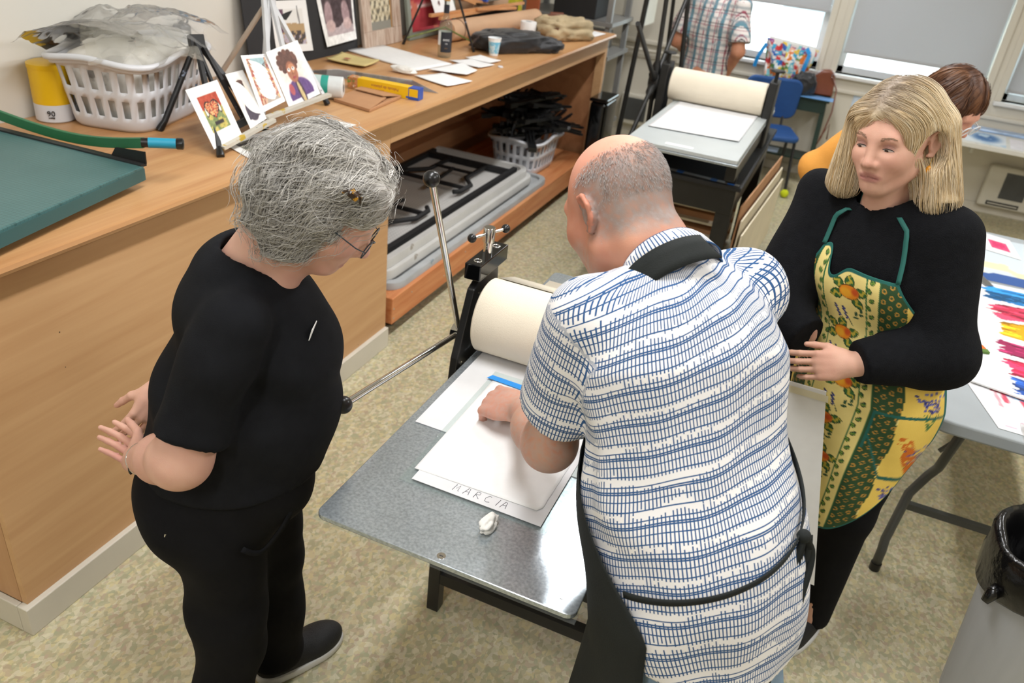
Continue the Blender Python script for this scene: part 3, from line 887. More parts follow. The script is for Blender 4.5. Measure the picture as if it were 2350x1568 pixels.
# shiny black bin at the counter's far end
bn = thing('black_bin', 'shiny black plastic bin beside the far end of the counter', 'bin', (0.06, 4.86, 0))
p_ = rrect(0.005, 4.70, 0.135, 4.98, 0.03)
mb = MB(); mb.prism(p_, 0.0, 0.66)
obj('bin_body', mb, mat('gloss_black', '0b0c0d', 0.12, var=0.02), bn, smooth='auto', bevel=0.02, segs=3)
obj('lid', MB().box((0.0, 4.695, 0.662), (0.14, 4.985, 0.69)), 'gloss_black', bn, bevel=0.012, segs=3)
# ------------------------------------------------------------------ etching presses
m, N, L, b = nmat('galvanised')
tc = N.new('ShaderNodeTexCoord')
v = N.new('ShaderNodeTexNoise'); v.inputs['Scale'].default_value = 160; v.inputs['Detail'].default_value = 5
v2 = N.new('ShaderNodeTexNoise'); v2.inputs['Scale'].default_value = 9; v2.inputs['Detail'].default_value = 4
L.new(tc.outputs['Object'], v.inputs['Vector']); L.new(tc.outputs['Object'], v2.inputs['Vector'])
rp = N.new('ShaderNodeValToRGB'); rp.color_ramp.elements[0].color = L4('98a1a6'); rp.color_ramp.elements[1].color = L4('bcc4c9')
rp.color_ramp.elements[0].position = 0.3; rp.color_ramp.elements[1].position = 0.7
L.new(v.outputs['Fac'], rp.inputs['Fac']); L.new(rp.outputs[0], b.inputs['Base Color'])
mr = N.new('ShaderNodeMapRange'); mr.inputs['From Min'].default_value = 0.3; mr.inputs['From Max'].default_value = 0.7; mr.inputs['To Min'].default_value = 0.17; mr.inputs['To Max'].default_value = 0.27
L.new(v2.outputs['Fac'], mr.inputs['Value']); L.new(mr.outputs[0], b.inputs['Roughness'])
b.inputs['Metallic'].default_value = 0.6
b.inputs['Coat Weight'].default_value = 0.5; b.inputs['Coat Roughness'].default_value = 0.04
bp = N.new('ShaderNodeBump'); bp.inputs['Strength'].default_value = 0.12; bp.inputs['Distance'].default_value = 0.001
L.new(v.outputs['Fac'], bp.inputs['Height']); L.new(bp.outputs[0], b.inputs['Normal'])
mat('bed_grey', 'b9bfbf', 0.35, 0.0, var=0.03, vscale=5)

BZ = 0.82
pr = thing('etching_press', 'etching press with galvanised bed and cream felt roller in front', 'press', (1.22, 0.9, 0))
poly = rrect(0.932, 0.045, 1.497, 1.45, 0.02)
mb = MB(); mb.prism(poly, BZ - 0.012, BZ)
obj('bed', mb, 'galvanised', pr, bevel=0.002)
obj('bed_backing', MB().box((0.928, 0.043, BZ - 0.016), (1.50, 1.45, BZ - 0.0125)), 'clear_plate', pr)
for x, y in ((1.213, 0.064), (1.46, 0.075)):
    s = obj('bed_screw', MB().cyl((x, y, BZ), (x, y, BZ + 0.0006), 0.009, n=16), 'chrome', pr)
    obj('slot', MB().box((x - 0.004, y - 0.001, BZ + 0.0006), (x + 0.004, y + 0.001, BZ + 0.0009)), 'dark_metal', s)
# felt wrapped upper roller
yc, zc, rr = 0.845, 0.925, 0.104
obj('felt_roller', MB().tube([(0.938, yc, zc), (0.942, yc, zc), (1.487, yc, zc), (1.491, yc, zc)], [rr - 0.004, rr, rr, rr - 0.004], 48), 'felt', pr, smooth='auto')
ft = MB(); pts = []
for k in range(13):
    a = -PI / 2 - 0.25 + k * 0.25
    pts.append((yc + (rr + 0.003) * math.cos(a), zc + (rr + 0.003) * math.sin(a)))
pts += [(yc + 0.16, BZ + 0.16), (yc + 0.25, BZ + 0.07), (yc + 0.35, BZ + 0.02), (yc + 0.5, BZ + 0.012)]
vs = [(x, p[0], p[1]) for p in pts for x in (0.95, 1.48)]
ft.add(vs, [(2 * i, 2 * i + 1, 2 * i + 3, 2 * i + 2) for i in range(len(pts) - 1)])
fo = obj('felt_blanket', ft, 'felt', pr, smooth=True)
fo.modifiers.new('thick', 'SOLIDIFY').thickness = 0.004
obj('lower_roller', MB().cyl((0.93, yc, 0.765), (1.50, yc, 0.765), 0.04, n=24), 'chrome', pr, smooth='auto')
for s, x in ((-1, 0.905), (1, 1.525)):
    a = MB(Matrix(((0, 0, 1, x), (1, 0, 0, 0), (0, 1, 0, 0), (0, 0, 0, 1))))
    a.prism([(0.70, 0.62), (0.99, 0.62), (0.99, 0.80), (0.955, 1.035), (0.855, 1.035), (0.80, 1.01), (0.725, 0.83)], -0.011, 0.011)
    sp = obj('side_frame', a, 'black_paint', pr, bevel=0.003)
    yk = obj('yoke', MB().box((x - 0.024, 0.80, 1.037), (x + 0.024, 0.985, 1.083)), 'gloss_black', pr, bevel=0.003)
    for y in (0.832, 0.953):
        obj('socket', MB().torus((x, y, 1.083), (0, 0, 1), 0.010, 0.0022, 20, 6), 'chrome', yk, smooth=True)
        obj('socket_bolt', MB().cyl((x, y, 1.083), (x, y, 1.0835), 0.008, n=12), 'dark_metal', yk)
    sc_ = obj('pressure_screw', MB().tube([(x, 0.892, 1.083), (x, 0.892, 1.118), (x, 0.892, 1.1185), (x, 0.892, 1.158), (x, 0.892, 1.16)], [0.012, 0.012, 0.0165, 0.0165, 0.015], 24), 'chrome', pr, smooth='auto')
    hb = Vector((x, 0.892, 1.142)); hd = Vector((-0.35, -0.90, 0)).normalized()
    obj('tee_bar', MB().cyl(hb - hd * 0.058, hb + hd * 0.058, 0.0042, n=10), 'chrome', sc_, smooth='auto')
    for q in (-1, 1):
        obj('knob', MB().ball(hb + hd * 0.064 * q, 0.0125, 14, 10), 'black_plastic', sc_, smooth=True)
    for y, z in ((0.84, 0.985), (0.745, 0.81), (0.93, 0.7)):
        obj('frame_bolt', MB().cyl((x - 0.014, y, z), (x + 0.014, y, z), 0.006, n=8), 'chrome', sp)
# star wheel levers
hub = Vector((0.862, 0.842, 0.842))
wh = obj('wheel_hub', MB().cyl(hub + Vector((-0.018, 0, 0)), (0.893, 0.842, 0.842), 0.026, n=24), 'chrome', pr, smooth='auto')
for e in ((0.86, 0.627, 1.346), (0.86, 0.27, 0.933)):
    e = Vector(e); d = (e - hub).normalized()
    lv = obj('lever', MB().cyl(hub + d * 0.02, e, 0.0085, n=14), 'chrome', pr, smooth='auto')
    obj('lever_knob', MB().ball(e + d * 0.012, 0.0205, 22, 14), 'black_plastic', lv, smooth=True)
# stand
for x, y in ((0.955, 0.615), (1.49, 0.615), (0.955, 1.18), (1.49, 1.18)):
    obj('stand_leg', MB().box((x - 0.019, y - 0.019, 0), (x + 0.019, y + 0.019, 0.70)), 'black_paint', pr, bevel=0.002)
for z in (0.68, 0.14):
    for y in (0.615, 1.18):
        obj('stand_rail', MB().box((0.974, y - 0.017, z - 0.02), (1.471, y + 0.017, z + 0.02)), 'black_paint', pr)
    for x in (0.955, 1.49):
        obj('stand_rail', MB().box((x - 0.017, 0.634, z - 0.02), (x + 0.017, 1.161, z + 0.02)), 'black_paint', pr)
obj('stand_shelf', MB().box((0.94, 0.60, 0.70), (1.505, 1.20, 0.715)), 'paper_grey', pr)
obj('shelf_board', MB().box((0.99, 0.59, 0.335), (1.80, 1.05, 0.35)), 'paper_grey', pr)
obj('shelf_rail', MB().box((0.974, 0.59, 0.285), (1.82, 0.62, 0.333)), 'black_paint', pr)

# sheets on the bed
obj('blotter_sheet', MB().box((0.953, 0.425, BZ + 0.0008), (1.46, 1.3, BZ + 0.0026)), 'paper_grey', None, label='large grey white board lying under the felt roller', cat='sheet')
pl = thing('printing_plate', 'clear acrylic registration plate taped on the press bed', 'plate', (1.2, 0.47, BZ + 0.003))
obj('acrylic', MB().box((1.026, 0.220, BZ + 0.0030), (1.372, 0.735, BZ + 0.0046)), 'clear_plate', pl, bevel=0.0005)
cd = thing('name_card', 'white card with a handwritten name under the blank paper', 'card', (1.2, 0.47, BZ + 0.0048))
obj('card', MB().box((1.052, 0.232, BZ + 0.0048), (1.356, 0.69, BZ + 0.0058)), 'paper_grey', cd)
# handwriting
ink = mat('pencil_ink', '3c3c44', 0.7)
LET = {'M': [[(0, 0), (.18, 1), (.42, .35), (.75, .95), (.8, .1), (.95, .0)]], 'A': [[(0, 0), (.45, 1), (.7, .95), (.75, .5), (.85, 0)], [(.2, .42), (.75, .45)]],
       'R': [[(.05, 0), (.2, 1)], [(.2, 1), (.7, .95), (.75, .65), (.2, .5), (.85, 0)]], 'C': [[(.85, .9), (.5, 1), (.1, .6), (.15, .15), (.5, 0), (.9, .1)]], 'I': [[(.3, 0), (.55, 1)]]}
o0 = Vector((1.145, 0.2435, BZ + 0.0059)); xd = Vector((1, 0.0, 0)); yd = Vector((0.0, 1, 0))
xx = 0
for ch in 'MARCIA':
    mb = MB()
    for st in LET[ch]:
        mb.tube([o0 + xd * (xx + p[0] * 0.015) + yd * (p[1] * 0.021 + p[0] * 0.001) for p in st], 0.0006, 5)
    obj('letter', mb, ink, cd)
    xx += 0.0245 if ch != 'I' else 0.014
tp = thing('tape_strip', 'strip of blue masking tape across the paper on the press', 'tape', (1.16, 0.69, BZ + 0.007))
mb = MB(); mb.add([(1.022, 0.688, BZ + 0.0088), (1.30, 0.672, BZ + 0.0088), (1.30, 0.697, BZ + 0.0088), (1.030, 0.708, BZ + 0.0088)], [(0, 1, 2, 3)])
o = obj('tape', mb, 'blue_tape', tp); o.modifiers.new('thick', 'SOLIDIFY').thickness = 0.0004
# blank printing paper with a faintly deckled edge, lying slightly bowed
n = 30
U, W = np.meshgrid(np.linspace(0, 1, n), np.linspace(0, 1, n)); u = U.ravel(); w = W.ravel()
bx0, bx1, by0, by1 = 1.040, 1.346, 0.268, 0.690
ed = 0.0012 * (fbm(w * 40, w * 0, 3) - 0.5) * (u > 0.98)
X = bx0 + (bx1 - bx0) * u - 0.006 * (1 - w) * u + ed * 3; Y = by0 + (by1 - by0) * w + 0.006 * (1 - w) * (u - 0.4)
Z = BZ + 0.0064 + 0.0018 * (1 - w) * u
cut = 0.008
X = np.where((u > 0.99) & (w < 0.01), X - cut, X)
vs = np.stack([X, Y, Z], 1)
me = bpy.data.meshes.new('printing_paper')
me.from_pydata([tuple(p) for p in vs], [], [(j * n + i, j * n + i + 1, (j + 1) * n + i + 1, (j + 1) * n + i) for j in range(n - 1) for i in range(n - 1)])
o = obj('printing_paper', me, 'paper_white', None, smooth=True, label='blank white printing paper under the bending man\'s hands', cat='paper')
o.modifiers.new('thick', 'SOLIDIFY').thickness = 0.0006
# crumpled tissue
def wad(name, c, r, seed, label, m, cat='tissue', sx=1, sy=1, sz=1, n=28, amp=0.5):
    mb = MB(); c = Vector(c); vs = []
    rg = np.random.default_rng(seed); ph = rg.random(12) * 6.3; dr = rg.normal(size=(12, 3))
    for i in range(n + 1):
        t = PI * i / n
        for k in range(n):
            a = 2 * PI * k / n
            d = np.array((math.sin(t) * math.cos(a), math.sin(t) * math.sin(a), math.cos(t)))
            w = 1 + amp * sum(math.sin(3.5 * dr[q] @ d + ph[q]) / (2 + q * 0.6) for q in range(12)) * 0.35
            p = d * r * max(w, 0.35) * np.array((sx, sy, sz))
            vs.append(c + Vector(p))
    zmin = c.z - r * sz * 0.75
    vs = [Vector((p.x, p.y, max(p.z, zmin))) for p in vs]
    mb.add(vs, [(i * n + k, (i + 1) * n + k, (i + 1) * n + (k + 1) % n, i * n + (k + 1) % n) for i in range(n) for k in range(n)])
    return obj(name, mb, m, None, smooth=True, label=label, cat=cat)
mat('tissue_white', 'eeece6', 0.9, var=0.06, vscale=40, bump=0.7, bscale=90)
wad('crumpled_tissue', (1.262, 0.178, BZ + 0.0125), 0.017, 4, 'small crumpled white tissue on the bare metal press bed', 'tissue_white', sx=0.85, sy=1.5, sz=0.9, amp=0.95)

# foam board leaning behind the man
lb = thing('foam_board', 'tall white board with yellowed tape standing behind the bending man', 'board', (1.80, 0.83, 0.35))
mb = MB(); mb.add([(1.62, 0.90, 0.352), (1.985, 0.90, 0.352), (1.850, 0.955, 0.925), (1.60, 0.955, 0.925)], [(0, 1, 2, 3)])
o = obj('board', mb, 'paper_white', lb); o.modifiers.new('thick', 'SOLIDIFY').thickness = 0.006
mb = MB(); mb.add([(1.60, 0.951, 0.898), (1.862, 0.9505, 0.898), (1.858, 0.9525, 0.916), (1.60, 0.953, 0.916)], [(0, 1, 2, 3)])
o = obj('tape', mb, mat('old_tape', 'e3dcbe', 0.6, var=0.05), lb); o.modifiers.new('thick', 'SOLIDIFY').thickness = 0.0008

# ------------------------------------------------------------------ second press on its bench
p2 = thing('etching_press', 'etching press with dark star wheel on a black bench at the back', 'press', (1.0, 3.9, 0))
B2 = 0.93
mb = MB(); mb.prism(rrect(0.74, 2.93, 1.30, 4.35, 0.012), B2 - 0.02, B2)
obj('bed', mb, 'bed_grey', p2, bevel=0.003)
obj('bed_tray', MB().box((0.735, 2.925, B2 - 0.035), (1.305, 4.35, B2 - 0.021)), 'galvanised', p2, bevel=0.003)
y2, z2, r2 = 4.02, 1.02, 0.094
obj('felt_roller', MB().tube([(0.70, y2, z2), (0.705, y2, z2), (1.255, y2, z2), (1.26, y2, z2)], [r2 - 0.004, r2, r2, r2 - 0.004], 40), 'felt', p2, smooth='auto')
for x in (0.655, 1.29):
    fr = obj('side_frame', MB().box((x - 0.025, 3.95, 0.70), (x + 0.025, 4.10, 1.135)), 'dark_metal', p2, bevel=0.006)
    obj('jack_screw', MB().cyl((x, y2, 1.135), (x, y2, 1.185), 0.011, n=12), 'dark_metal', p2, smooth='auto')
    obj('screw_wheel', MB().lathe([(0.012, 0), (0.038, 0.002), (0.042, 0.008), (0.036, 0.014), (0.0, 0.016)], (x, y2, 1.183), 20), 'dark_metal', p2, smooth='auto')
hub = Vector((0.60, 3.985, 1.02))
hb = obj('wheel_hub', MB().cyl((0.57, hub.y, hub.z), (0.63, hub.y, hub.z), 0.05, n=24), 'dark_metal', p2, smooth='auto', bevel=0.006)
for a in (42, 100, 149, 214, 277, 330):
    d = Vector((0, math.cos(math.radians(a)), math.sin(math.radians(a))))
    ln = {42: 0.66, 100: 0.66, 149: 0.75}.get(a, 0.66)
    obj('wheel_spoke', MB().tube([hub + d * 0.03, hub + d * 0.10, hub + d * 0.12, hub + d * ln], [0.026, 0.024, 0.014, 0.013], 10), 'dark_metal', p2, smooth='auto')
# bench
for x, y in ((0.72, 3.16), (1.27, 3.16), (0.72, 4.45), (1.27, 4.45)):
    obj('bench_leg', MB().box((x - 0.04, y - 0.04, 0), (x + 0.04, y + 0.04, 0.60)), 'dark_metal', p2, bevel=0.003)
obj('bench_apron', MB().box((0.68, 3.11, 0.60), (1.31, 4.5, 0.735)), 'black_paint', p2, bevel=0.003)
obj('bench_top', MB().box((0.64, 3.08, 0.736), (1.335, 4.53, 0.76)), 'matte_black', p2, bevel=0.004)
for x in (0.735, 1.245):
    obj('bed_rail', MB().box((x, 3.02, 0.80), (x + 0.05, 4.42, 0.894)), 'black_paint', p2, bevel=0.003)
    for y in (3.14, 4.38):
        obj('rail_foot', MB().box((x, y - 0.03, 0.761), (x + 0.05, y + 0.03, 0.80)), 'black_paint', p2)
ruler = thing('taped_ruler', 'metal ruler with blue tape lying on the black bench edge', 'ruler', (1.2, 3.1, 0.761))
M_ = Matrix.Translation((1.12, 3.125, 0.762)) @ Matrix.Rotation(math.radians(-5), 4, 'Z')
obj('blade', MB(M_).box((-0.20, -0.015, 0), (0.20, 0.015, 0.002)), mat('steel_dull', '9fa1a1', 0.35, 0.8), ruler)
for x in (-0.13, 0.05, 0.14):
    obj('tape_wrap', MB(M_).box((x, -0.016, -0.0005), (x + 0.035, 0.016, 0.0026)), mat('blue_tape_dark', '1f5fb0', 0.5), ruler)
n = 24
U, W = np.meshgrid(np.linspace(0, 1, n), np.linspace(0, 1, n)); u = U.ravel(); w = W.ravel()
X = 0.775 + 0.47 * u; Y = 3.23 + 0.75 * w + 0.05 * u * (1 - w); Z = B2 + 0.003 + 0.004 * (fbm(u * 3, w * 3, 8) - 0.3).clip(0) + 0.004 * (1 - w) ** 4
me = bpy.data.meshes.new('newsprint_sheet')
me.from_pydata([tuple(p) for p in np.stack([X, Y, Z], 1)], [], [(j * n + i, j * n + i + 1, (j + 1) * n + i + 1, (j + 1) * n + i) for j in range(n - 1) for i in range(n - 1)])
o = obj('newsprint_sheet', me, 'paper_grey', None, smooth=True, label='soft off white sheet lying on the far press bed', cat='sheet')
o.modifiers.new('thick', 'SOLIDIFY').thickness = 0.001
obj('paper_strip', MB().box((0.93, 2.965, B2 + 0.001), (1.07, 3.0, B2 + 0.002)), 'paper_white', None, label='narrow white paper strip at the front of the far bed', cat='paper')
# folders on shelves under the bench
sh = thing('paper_rack', 'low wooden rack of paper shelves under the black bench', 'rack', (0.98, 3.7, 0))
mat('cream_edge', 'ded3ba', 0.7, var=0.04)
obj('side_panel', MB().box((0.76, 3.30, 0.02), (0.965, 3.32, 0.585)), 'kraft_light', sh)
for k in range(7):
    z = 0.05 + k * 0.078
    obj('rack_shelf', MB().box((0.80, 3.34, z), (1.22, 4.35, z + 0.012)), 'cream_edge', sh)
    obj('paper_stack', MB().box((0.82, 3.37 + 0.01 * (k % 3), z + 0.0125), (1.20, 4.3, z + 0.035 + 0.01 * (k % 2))), 'kraft', sh)
obj('back_panel', MB().box((0.80, 4.352, 0.02), (1.22, 4.37, 0.585)), 'inner_ply', sh)
for k in range(3):
    b_ = MB(); x = 1.345 + 0.02 * k; y0 = 3.2 - 0.02 * k; z0 = 0.10
    b_.add([(x, y0, z0), (x + 0.07, 4.4, z0), (x + 0.075, 4.4, 0.63 - 0.07 * k), (x + 0.005, y0, 0.63 - 0.07 * k)], [(0, 1, 2, 3)])
    o = obj('leaning_board', b_, 'cream_edge' if k else 'kraft', None, label=['brown board standing against the right side of the bench', 'cream board middle of the three leaning at the bench', 'outermost cream board leaning at the right of the bench'][k], cat='board', group='boards leaning on the bench')
    o.modifiers.new('thick', 'SOLIDIFY').thickness = 0.008

# tall A-frame easel beyond the counter
te = thing('studio_easel', 'tall black metal easel standing between counter and far press', 'easel', (0.45, 4.6, 0))
obj('front_leg', MB().tube([(0.248, 4.62, 0.0), (0.352, 4.62, 2.25)], 0.017, 10), 'dark_metal', te, smooth='auto')
obj('front_leg', MB().tube([(0.715, 4.62, 0.0), (0.505, 4.62, 2.25)], 0.015, 10), 'dark_metal', te, smooth='auto')
obj('rear_leg', MB().tube([(0.43, 5.3, 0.0), (0.43, 4.65, 2.2)], 0.013, 10), 'dark_metal', te, smooth='auto')
obj('head_plate', MB().box((0.33, 4.60, 2.2), (0.53, 4.66, 2.28)), 'dark_metal', te)
obj('tray', MB().box((0.27, 4.575, 0.42), (0.69, 4.645, 0.45)), 'dark_metal', te)
# ------------------------------------------------------------------ things on the counter
HZ = H + 0.001
# paper cutter
mat('cutter_green', '3a5f5f', 0.5, var=0.05, vscale=6)
mat('cutter_arm_green', '2c7049', 0.4, var=0.05)
mat('cutter_blue', '1f94b4', 0.45, var=0.04)
m, N, L, b = nmat('cutter_board')
tc = N.new('ShaderNodeTexCoord'); sp = N.new('ShaderNodeSeparateXYZ'); L.new(tc.outputs['Object'], sp.inputs[0])
prev = None
for ax in (0, 1):
    a = N.new('ShaderNodeMath'); a.operation = 'MULTIPLY'; a.inputs[1].default_value = 79.0; L.new(sp.outputs[ax], a.inputs[0])
    f = N.new('ShaderNodeMath'); f.operation = 'FRACT'; L.new(a.outputs[0], f.inputs[0])
    g = N.new('ShaderNodeMath'); g.operation = 'LESS_THAN'; g.inputs[1].default_value = 0.10; L.new(f.outputs[0], g.inputs[0])
    if prev is None: prev = g.outputs[0]
    else:
        q = N.new('ShaderNodeMath'); q.operation = 'MAXIMUM'; L.new(prev, q.inputs[0]); L.new(g.outputs[0], q.inputs[1]); prev = q.outputs[0]
nz = N.new('ShaderNodeTexNoise'); nz.inputs['Scale'].default_value = 7; nz.inputs['Detail'].default_value = 5; L.new(tc.outputs['Object'], nz.inputs['Vector'])
rp = N.new('ShaderNodeValToRGB'); rp.color_ramp.elements[0].color = L4('3d6463'); rp.color_ramp.elements[1].color = L4('527877'); L.new(nz.outputs['Fac'], rp.inputs['Fac'])
q = N.new('ShaderNodeMath'); q.operation = 'MULTIPLY'; q.inputs[1].default_value = 0.55; L.new(prev, q.inputs[0])
mx = N.new('ShaderNodeMixRGB'); mx.inputs['Color2'].default_value = L4('2c4847'); L.new(q.outputs[0], mx.inputs['Fac']); L.new(rp.outputs[0], mx.inputs['Color1'])
L.new(mx.outputs[0], b.inputs['Base Color']); b.inputs['Roughness'].default_value = 0.4
pc = thing('paper_cutter', 'large green guillotine paper cutter with gridded board on the counter', 'paper cutter', (-0.35, 0.45, HZ))
# board in its own frame: x along the blade (towards the window), y to the room
cA = Vector((-0.115, 0.70, 0)); ex = Vector((0.525, 0.02, 0)).normalized()
ex = Vector((0.62, 0.785, 0)).normalized()   # blade direction
bl = Vector((-0.647, 0.679, 0))
nearR = Vector((-0.090, 0.685, 0)); nearL = Vector((0.000, 0.165, 0))
e_front = (nearL - nearR).normalized()        # along the front edge, away from the handle
e_blade = (Vector((-0.66, 0.66, 0)) - nearR).normalized()
A = nearR; Bp = nearR + e_front * 0.62; Cp = Bp + e_blade * 0.62; Dp = nearR + e_blade * 0.62
z0, z1 = HZ + 0.028, HZ + 0.066
mb = MB(); mb.prism([(p.x, p.y) for p in (A, Dp, Cp, Bp)], z0, z1)
obj('board', mb, 'cutter_board', pc, bevel=0.003)
mb = MB(); mb.prism([(p.x, p.y) for p in (A + e_front * 0.0 - e_blade * 0.001, A - e_blade * 0.004 + e_front * 0.62, A - e_blade * 0.001 + e_front * 0.62, A)], z0 - 0.004, z0 + 0.03)
obj('edge_strip', mb, 'cutter_green', pc)
for p in (A + e_front * 0.07 + e_blade * 0.05, A + e_front * 0.55 + e_blade * 0.05, A + e_front * 0.07 + e_blade * 0.55, A + e_front * 0.55 + e_blade * 0.55):
    obj('rubber_foot', MB().cyl((p.x, p.y, HZ), (p.x, p.y, z0), 0.011, n=14), 'black_plastic', pc, smooth='auto')
zz = Vector((0, 0, z1))
mb = MB()   # steel cutting edge along the blade side
mb.beam(A + zz + e_blade * 0.0 + Vector((0, 0, 0.001)), Dp + zz + Vector((0, 0, 0.001)), 0.022, 0.008)
obj('cutting_edge', mb, mat('blade_dark', '3a3c3d', 0.4, 0.5), pc)
# curved green arm
out = -e_front
pts = []
for k in range(15):
    t = k / 14
    p = Dp.lerp(A, t) + out * (0.012 + 0.045 * math.sin(PI * min(t, 1)) * 0.7) + Vector((0, 0, z1 + 0.052 - 0.045 * math.sin(PI * t) + 0.012 * t))
    pts.append(p)
mb = MB(); vs = []; n_ = len(pts)
for p in pts:
    for dx, dz in ((-0.006, -0.016), (0.006, -0.016), (0.006, 0.014), (-0.006, 0.014)):
        vs.append(p + out * dx + Vector((0, 0, dz)))
fs = [(i * 4 + k, i * 4 + (k + 1) % 4, i * 4 + 4 + (k + 1) % 4, i * 4 + 4 + k) for i in range(n_ - 1) for k in range(4)] + [(3, 2, 1, 0), tuple((n_ - 1) * 4 + k for k in range(4))]
mb.add(vs, fs)
obj('blade_arm', mb, 'cutter_arm_green', pc, bevel=0.002)
mb = MB(); g0 = A + out * 0.004 + Vector((0, 0, z1 + 0.004))
vs = [g0 + e_blade * 0.12 + Vector((0, 0, 0.0)), g0 - e_blade * 0.004, g0 - e_blade * 0.004 + Vector((0, 0, 0.035)), g0 + e_blade * 0.10 + Vector((0, 0, 0.028))]
mb.add(vs, [(0, 1, 2, 3)])
o = obj('blade', mb, 'black_paint', pc); o.modifiers.new('thick', 'SOLIDIFY').thickness = 0.005
gp = pts[-1]
gd = (Vector((0.06, 0.72, 0)) - Vector((gp.x, gp.y, 0))).normalized()
gd = Vector((0.78, 0.62, -0.02)).normalized()
hd_ = obj('grip', MB().tube([gp + gd * 0.012, gp + gd * 0.085], 0.0145, 18), 'cutter_blue', pc, smooth='auto')
obj('grip_collar', MB().tube([gp - gd * 0.006, gp + gd * 0.013], 0.0135, 18), 'black_plastic', hd_, smooth='auto')
obj('grip_cap', MB().tube([gp + gd * 0.085, gp + gd * 0.088, gp + gd * 0.103, gp + gd * 0.106], [0.0145, 0.0165, 0.0165, 0.012], 18), 'black_plastic', hd_, smooth='auto')
# guard at the far left corner
obj('back_guard', MB().beam(Dp + Vector((0.0, -0.03, z1 + 0.01)), Dp + Vector((-0.005, -0.03, z1 + 0.16)), 0.012, 0.03), 'black_paint', pc)

# wipes tub
tb = thing('wipes_tub', 'yellow and white wipes tub behind the laundry basket', 'tub', (-0.80, 1.0, HZ))
obj('tub', MB().lathe([(0.058, 0), (0.062, 0.004), (0.062, 0.075)], (-0.80, 1.0, HZ), 32), 'white_plastic', tb, smooth='auto')
obj('yellow_label', MB().lathe([(0.0622, 0.06), (0.0622, 0.175)], (-0.80, 1.0, HZ), 32), mat('yellow_label', 'e9bb14', 0.35, var=0.03), tb, smooth='auto')
obj('lid', MB().lathe([(0.063, 0.174), (0.064, 0.178), (0.064, 0.19), (0.05, 0.195), (0.0, 0.195)], (-0.80, 1.0, HZ), 32), 'yellow_label', tb, smooth='auto')
M_ = frame_m((-0.80 + 0.040, 1.0 - 0.0495, HZ + 0.033), (0.78, 0.63, 0), (0, 0, 1))
for s, dx, dz, sz in (('90', 0.012, 0.0, 0.026), ('WIPES', 0.012, -0.014, 0.007)):
    me = text_mesh(s, sz, M_ @ Matrix.Translation((dx - 0.012, dz, 0.001)), 0.0012)
    obj('lettering', me, 'black_plastic', tb)

# blue sports bottle
bb = thing('sports_bottle', 'translucent blue sports bottle with dark lid by the white wall', 'bottle', (-0.83, 1.66, HZ))
obj('bottle_body', MB().lathe([(0.034, 0), (0.038, 0.006), (0.038, 0.06), (0.036, 0.065), (0.038, 0.07), (0.038, 0.185), (0.03, 0.2)], (-0.83, 1.66, HZ), 28), mat('blue_bottle', '1b85c4', 0.2, var=0.05), bb, smooth='auto')
obj('cap', MB().lathe([(0.034, 0.2), (0.035, 0.205), (0.035, 0.235), (0.028, 0.245), (0.0, 0.248)], (-0.83, 1.66, HZ), 28), 'black_plastic', bb, smooth='auto')
obj('spout', MB().tube([(-0.83, 1.655, HZ + 0.245), (-0.82, 1.65, HZ + 0.268), (-0.80, 1.645, HZ + 0.272)], [0.012, 0.013, 0.009], 12), 'chrome', bb, smooth='auto')
obj('carry_ring', MB().torus((-0.83, 1.68, HZ + 0.26), (1, 0, 0.2), 0.016, 0.004, 18, 6), 'dark_metal', bb, smooth=True)

# small prints -------------------------------------------------------------
def margin(p, col='f1f0ee'):
    p.put(np.ones(len(p.u)), col)
def pic_heart(p):
    margin(p); x0, x1, y0, y1 = 0.2, 0.8, 0.22, 0.83
    p.rect(x0, y0, x1, y1, '7d8a52', 0.006)
    inside = (p.u > x0) & (p.u < x1) & (p.v > y0) & (p.v < y1)
    top = inside & (p.v > 0.56 + 0.04 * np.sin(p.u * 9))
    p.put(top, 'b5452a'); p.put(inside & ~top & (fbm(p.u * 9, p.v * 9, 4) > 0.52), 'c2b15a')
    p.c = np.where(inside[:, None], np.clip(p.c + (fbm(p.u * 22, p.v * 22, 6) - 0.5)[:, None] * 0.22, 0, 1), p.c)
    for sx in (-1, 1):
        p.ell(0.5 + sx * 0.2, 0.57, 0.055, 0.10, '2a1a14', sx * 0.25); p.ell(0.5 + sx * 0.2, 0.575, 0.042, 0.085, 'efe9d6', sx * 0.25)
    def heart(s):
        x = (p.u - 0.5) / (0.165 * s); y = (p.v - 0.545) / (0.125 * s)
        return (x * x + y * y - 0.9) ** 3 - x * x * y ** 3 * 1.6 < 0
    p.put(heart(1.15) & inside, '2a1a14')
    hm = heart(1.0) & inside
    n = vn(p.u * 55, p.v * 55, 2)
    p.put(hm, 'c65a35'); p.put(hm & (n > 0.62), 'e9b77c'); p.put(hm & (n < 0.3), '5a2a3a')
    p.rect(0.38, 0.31, 0.66, 0.37, '2a211c', 0.008)
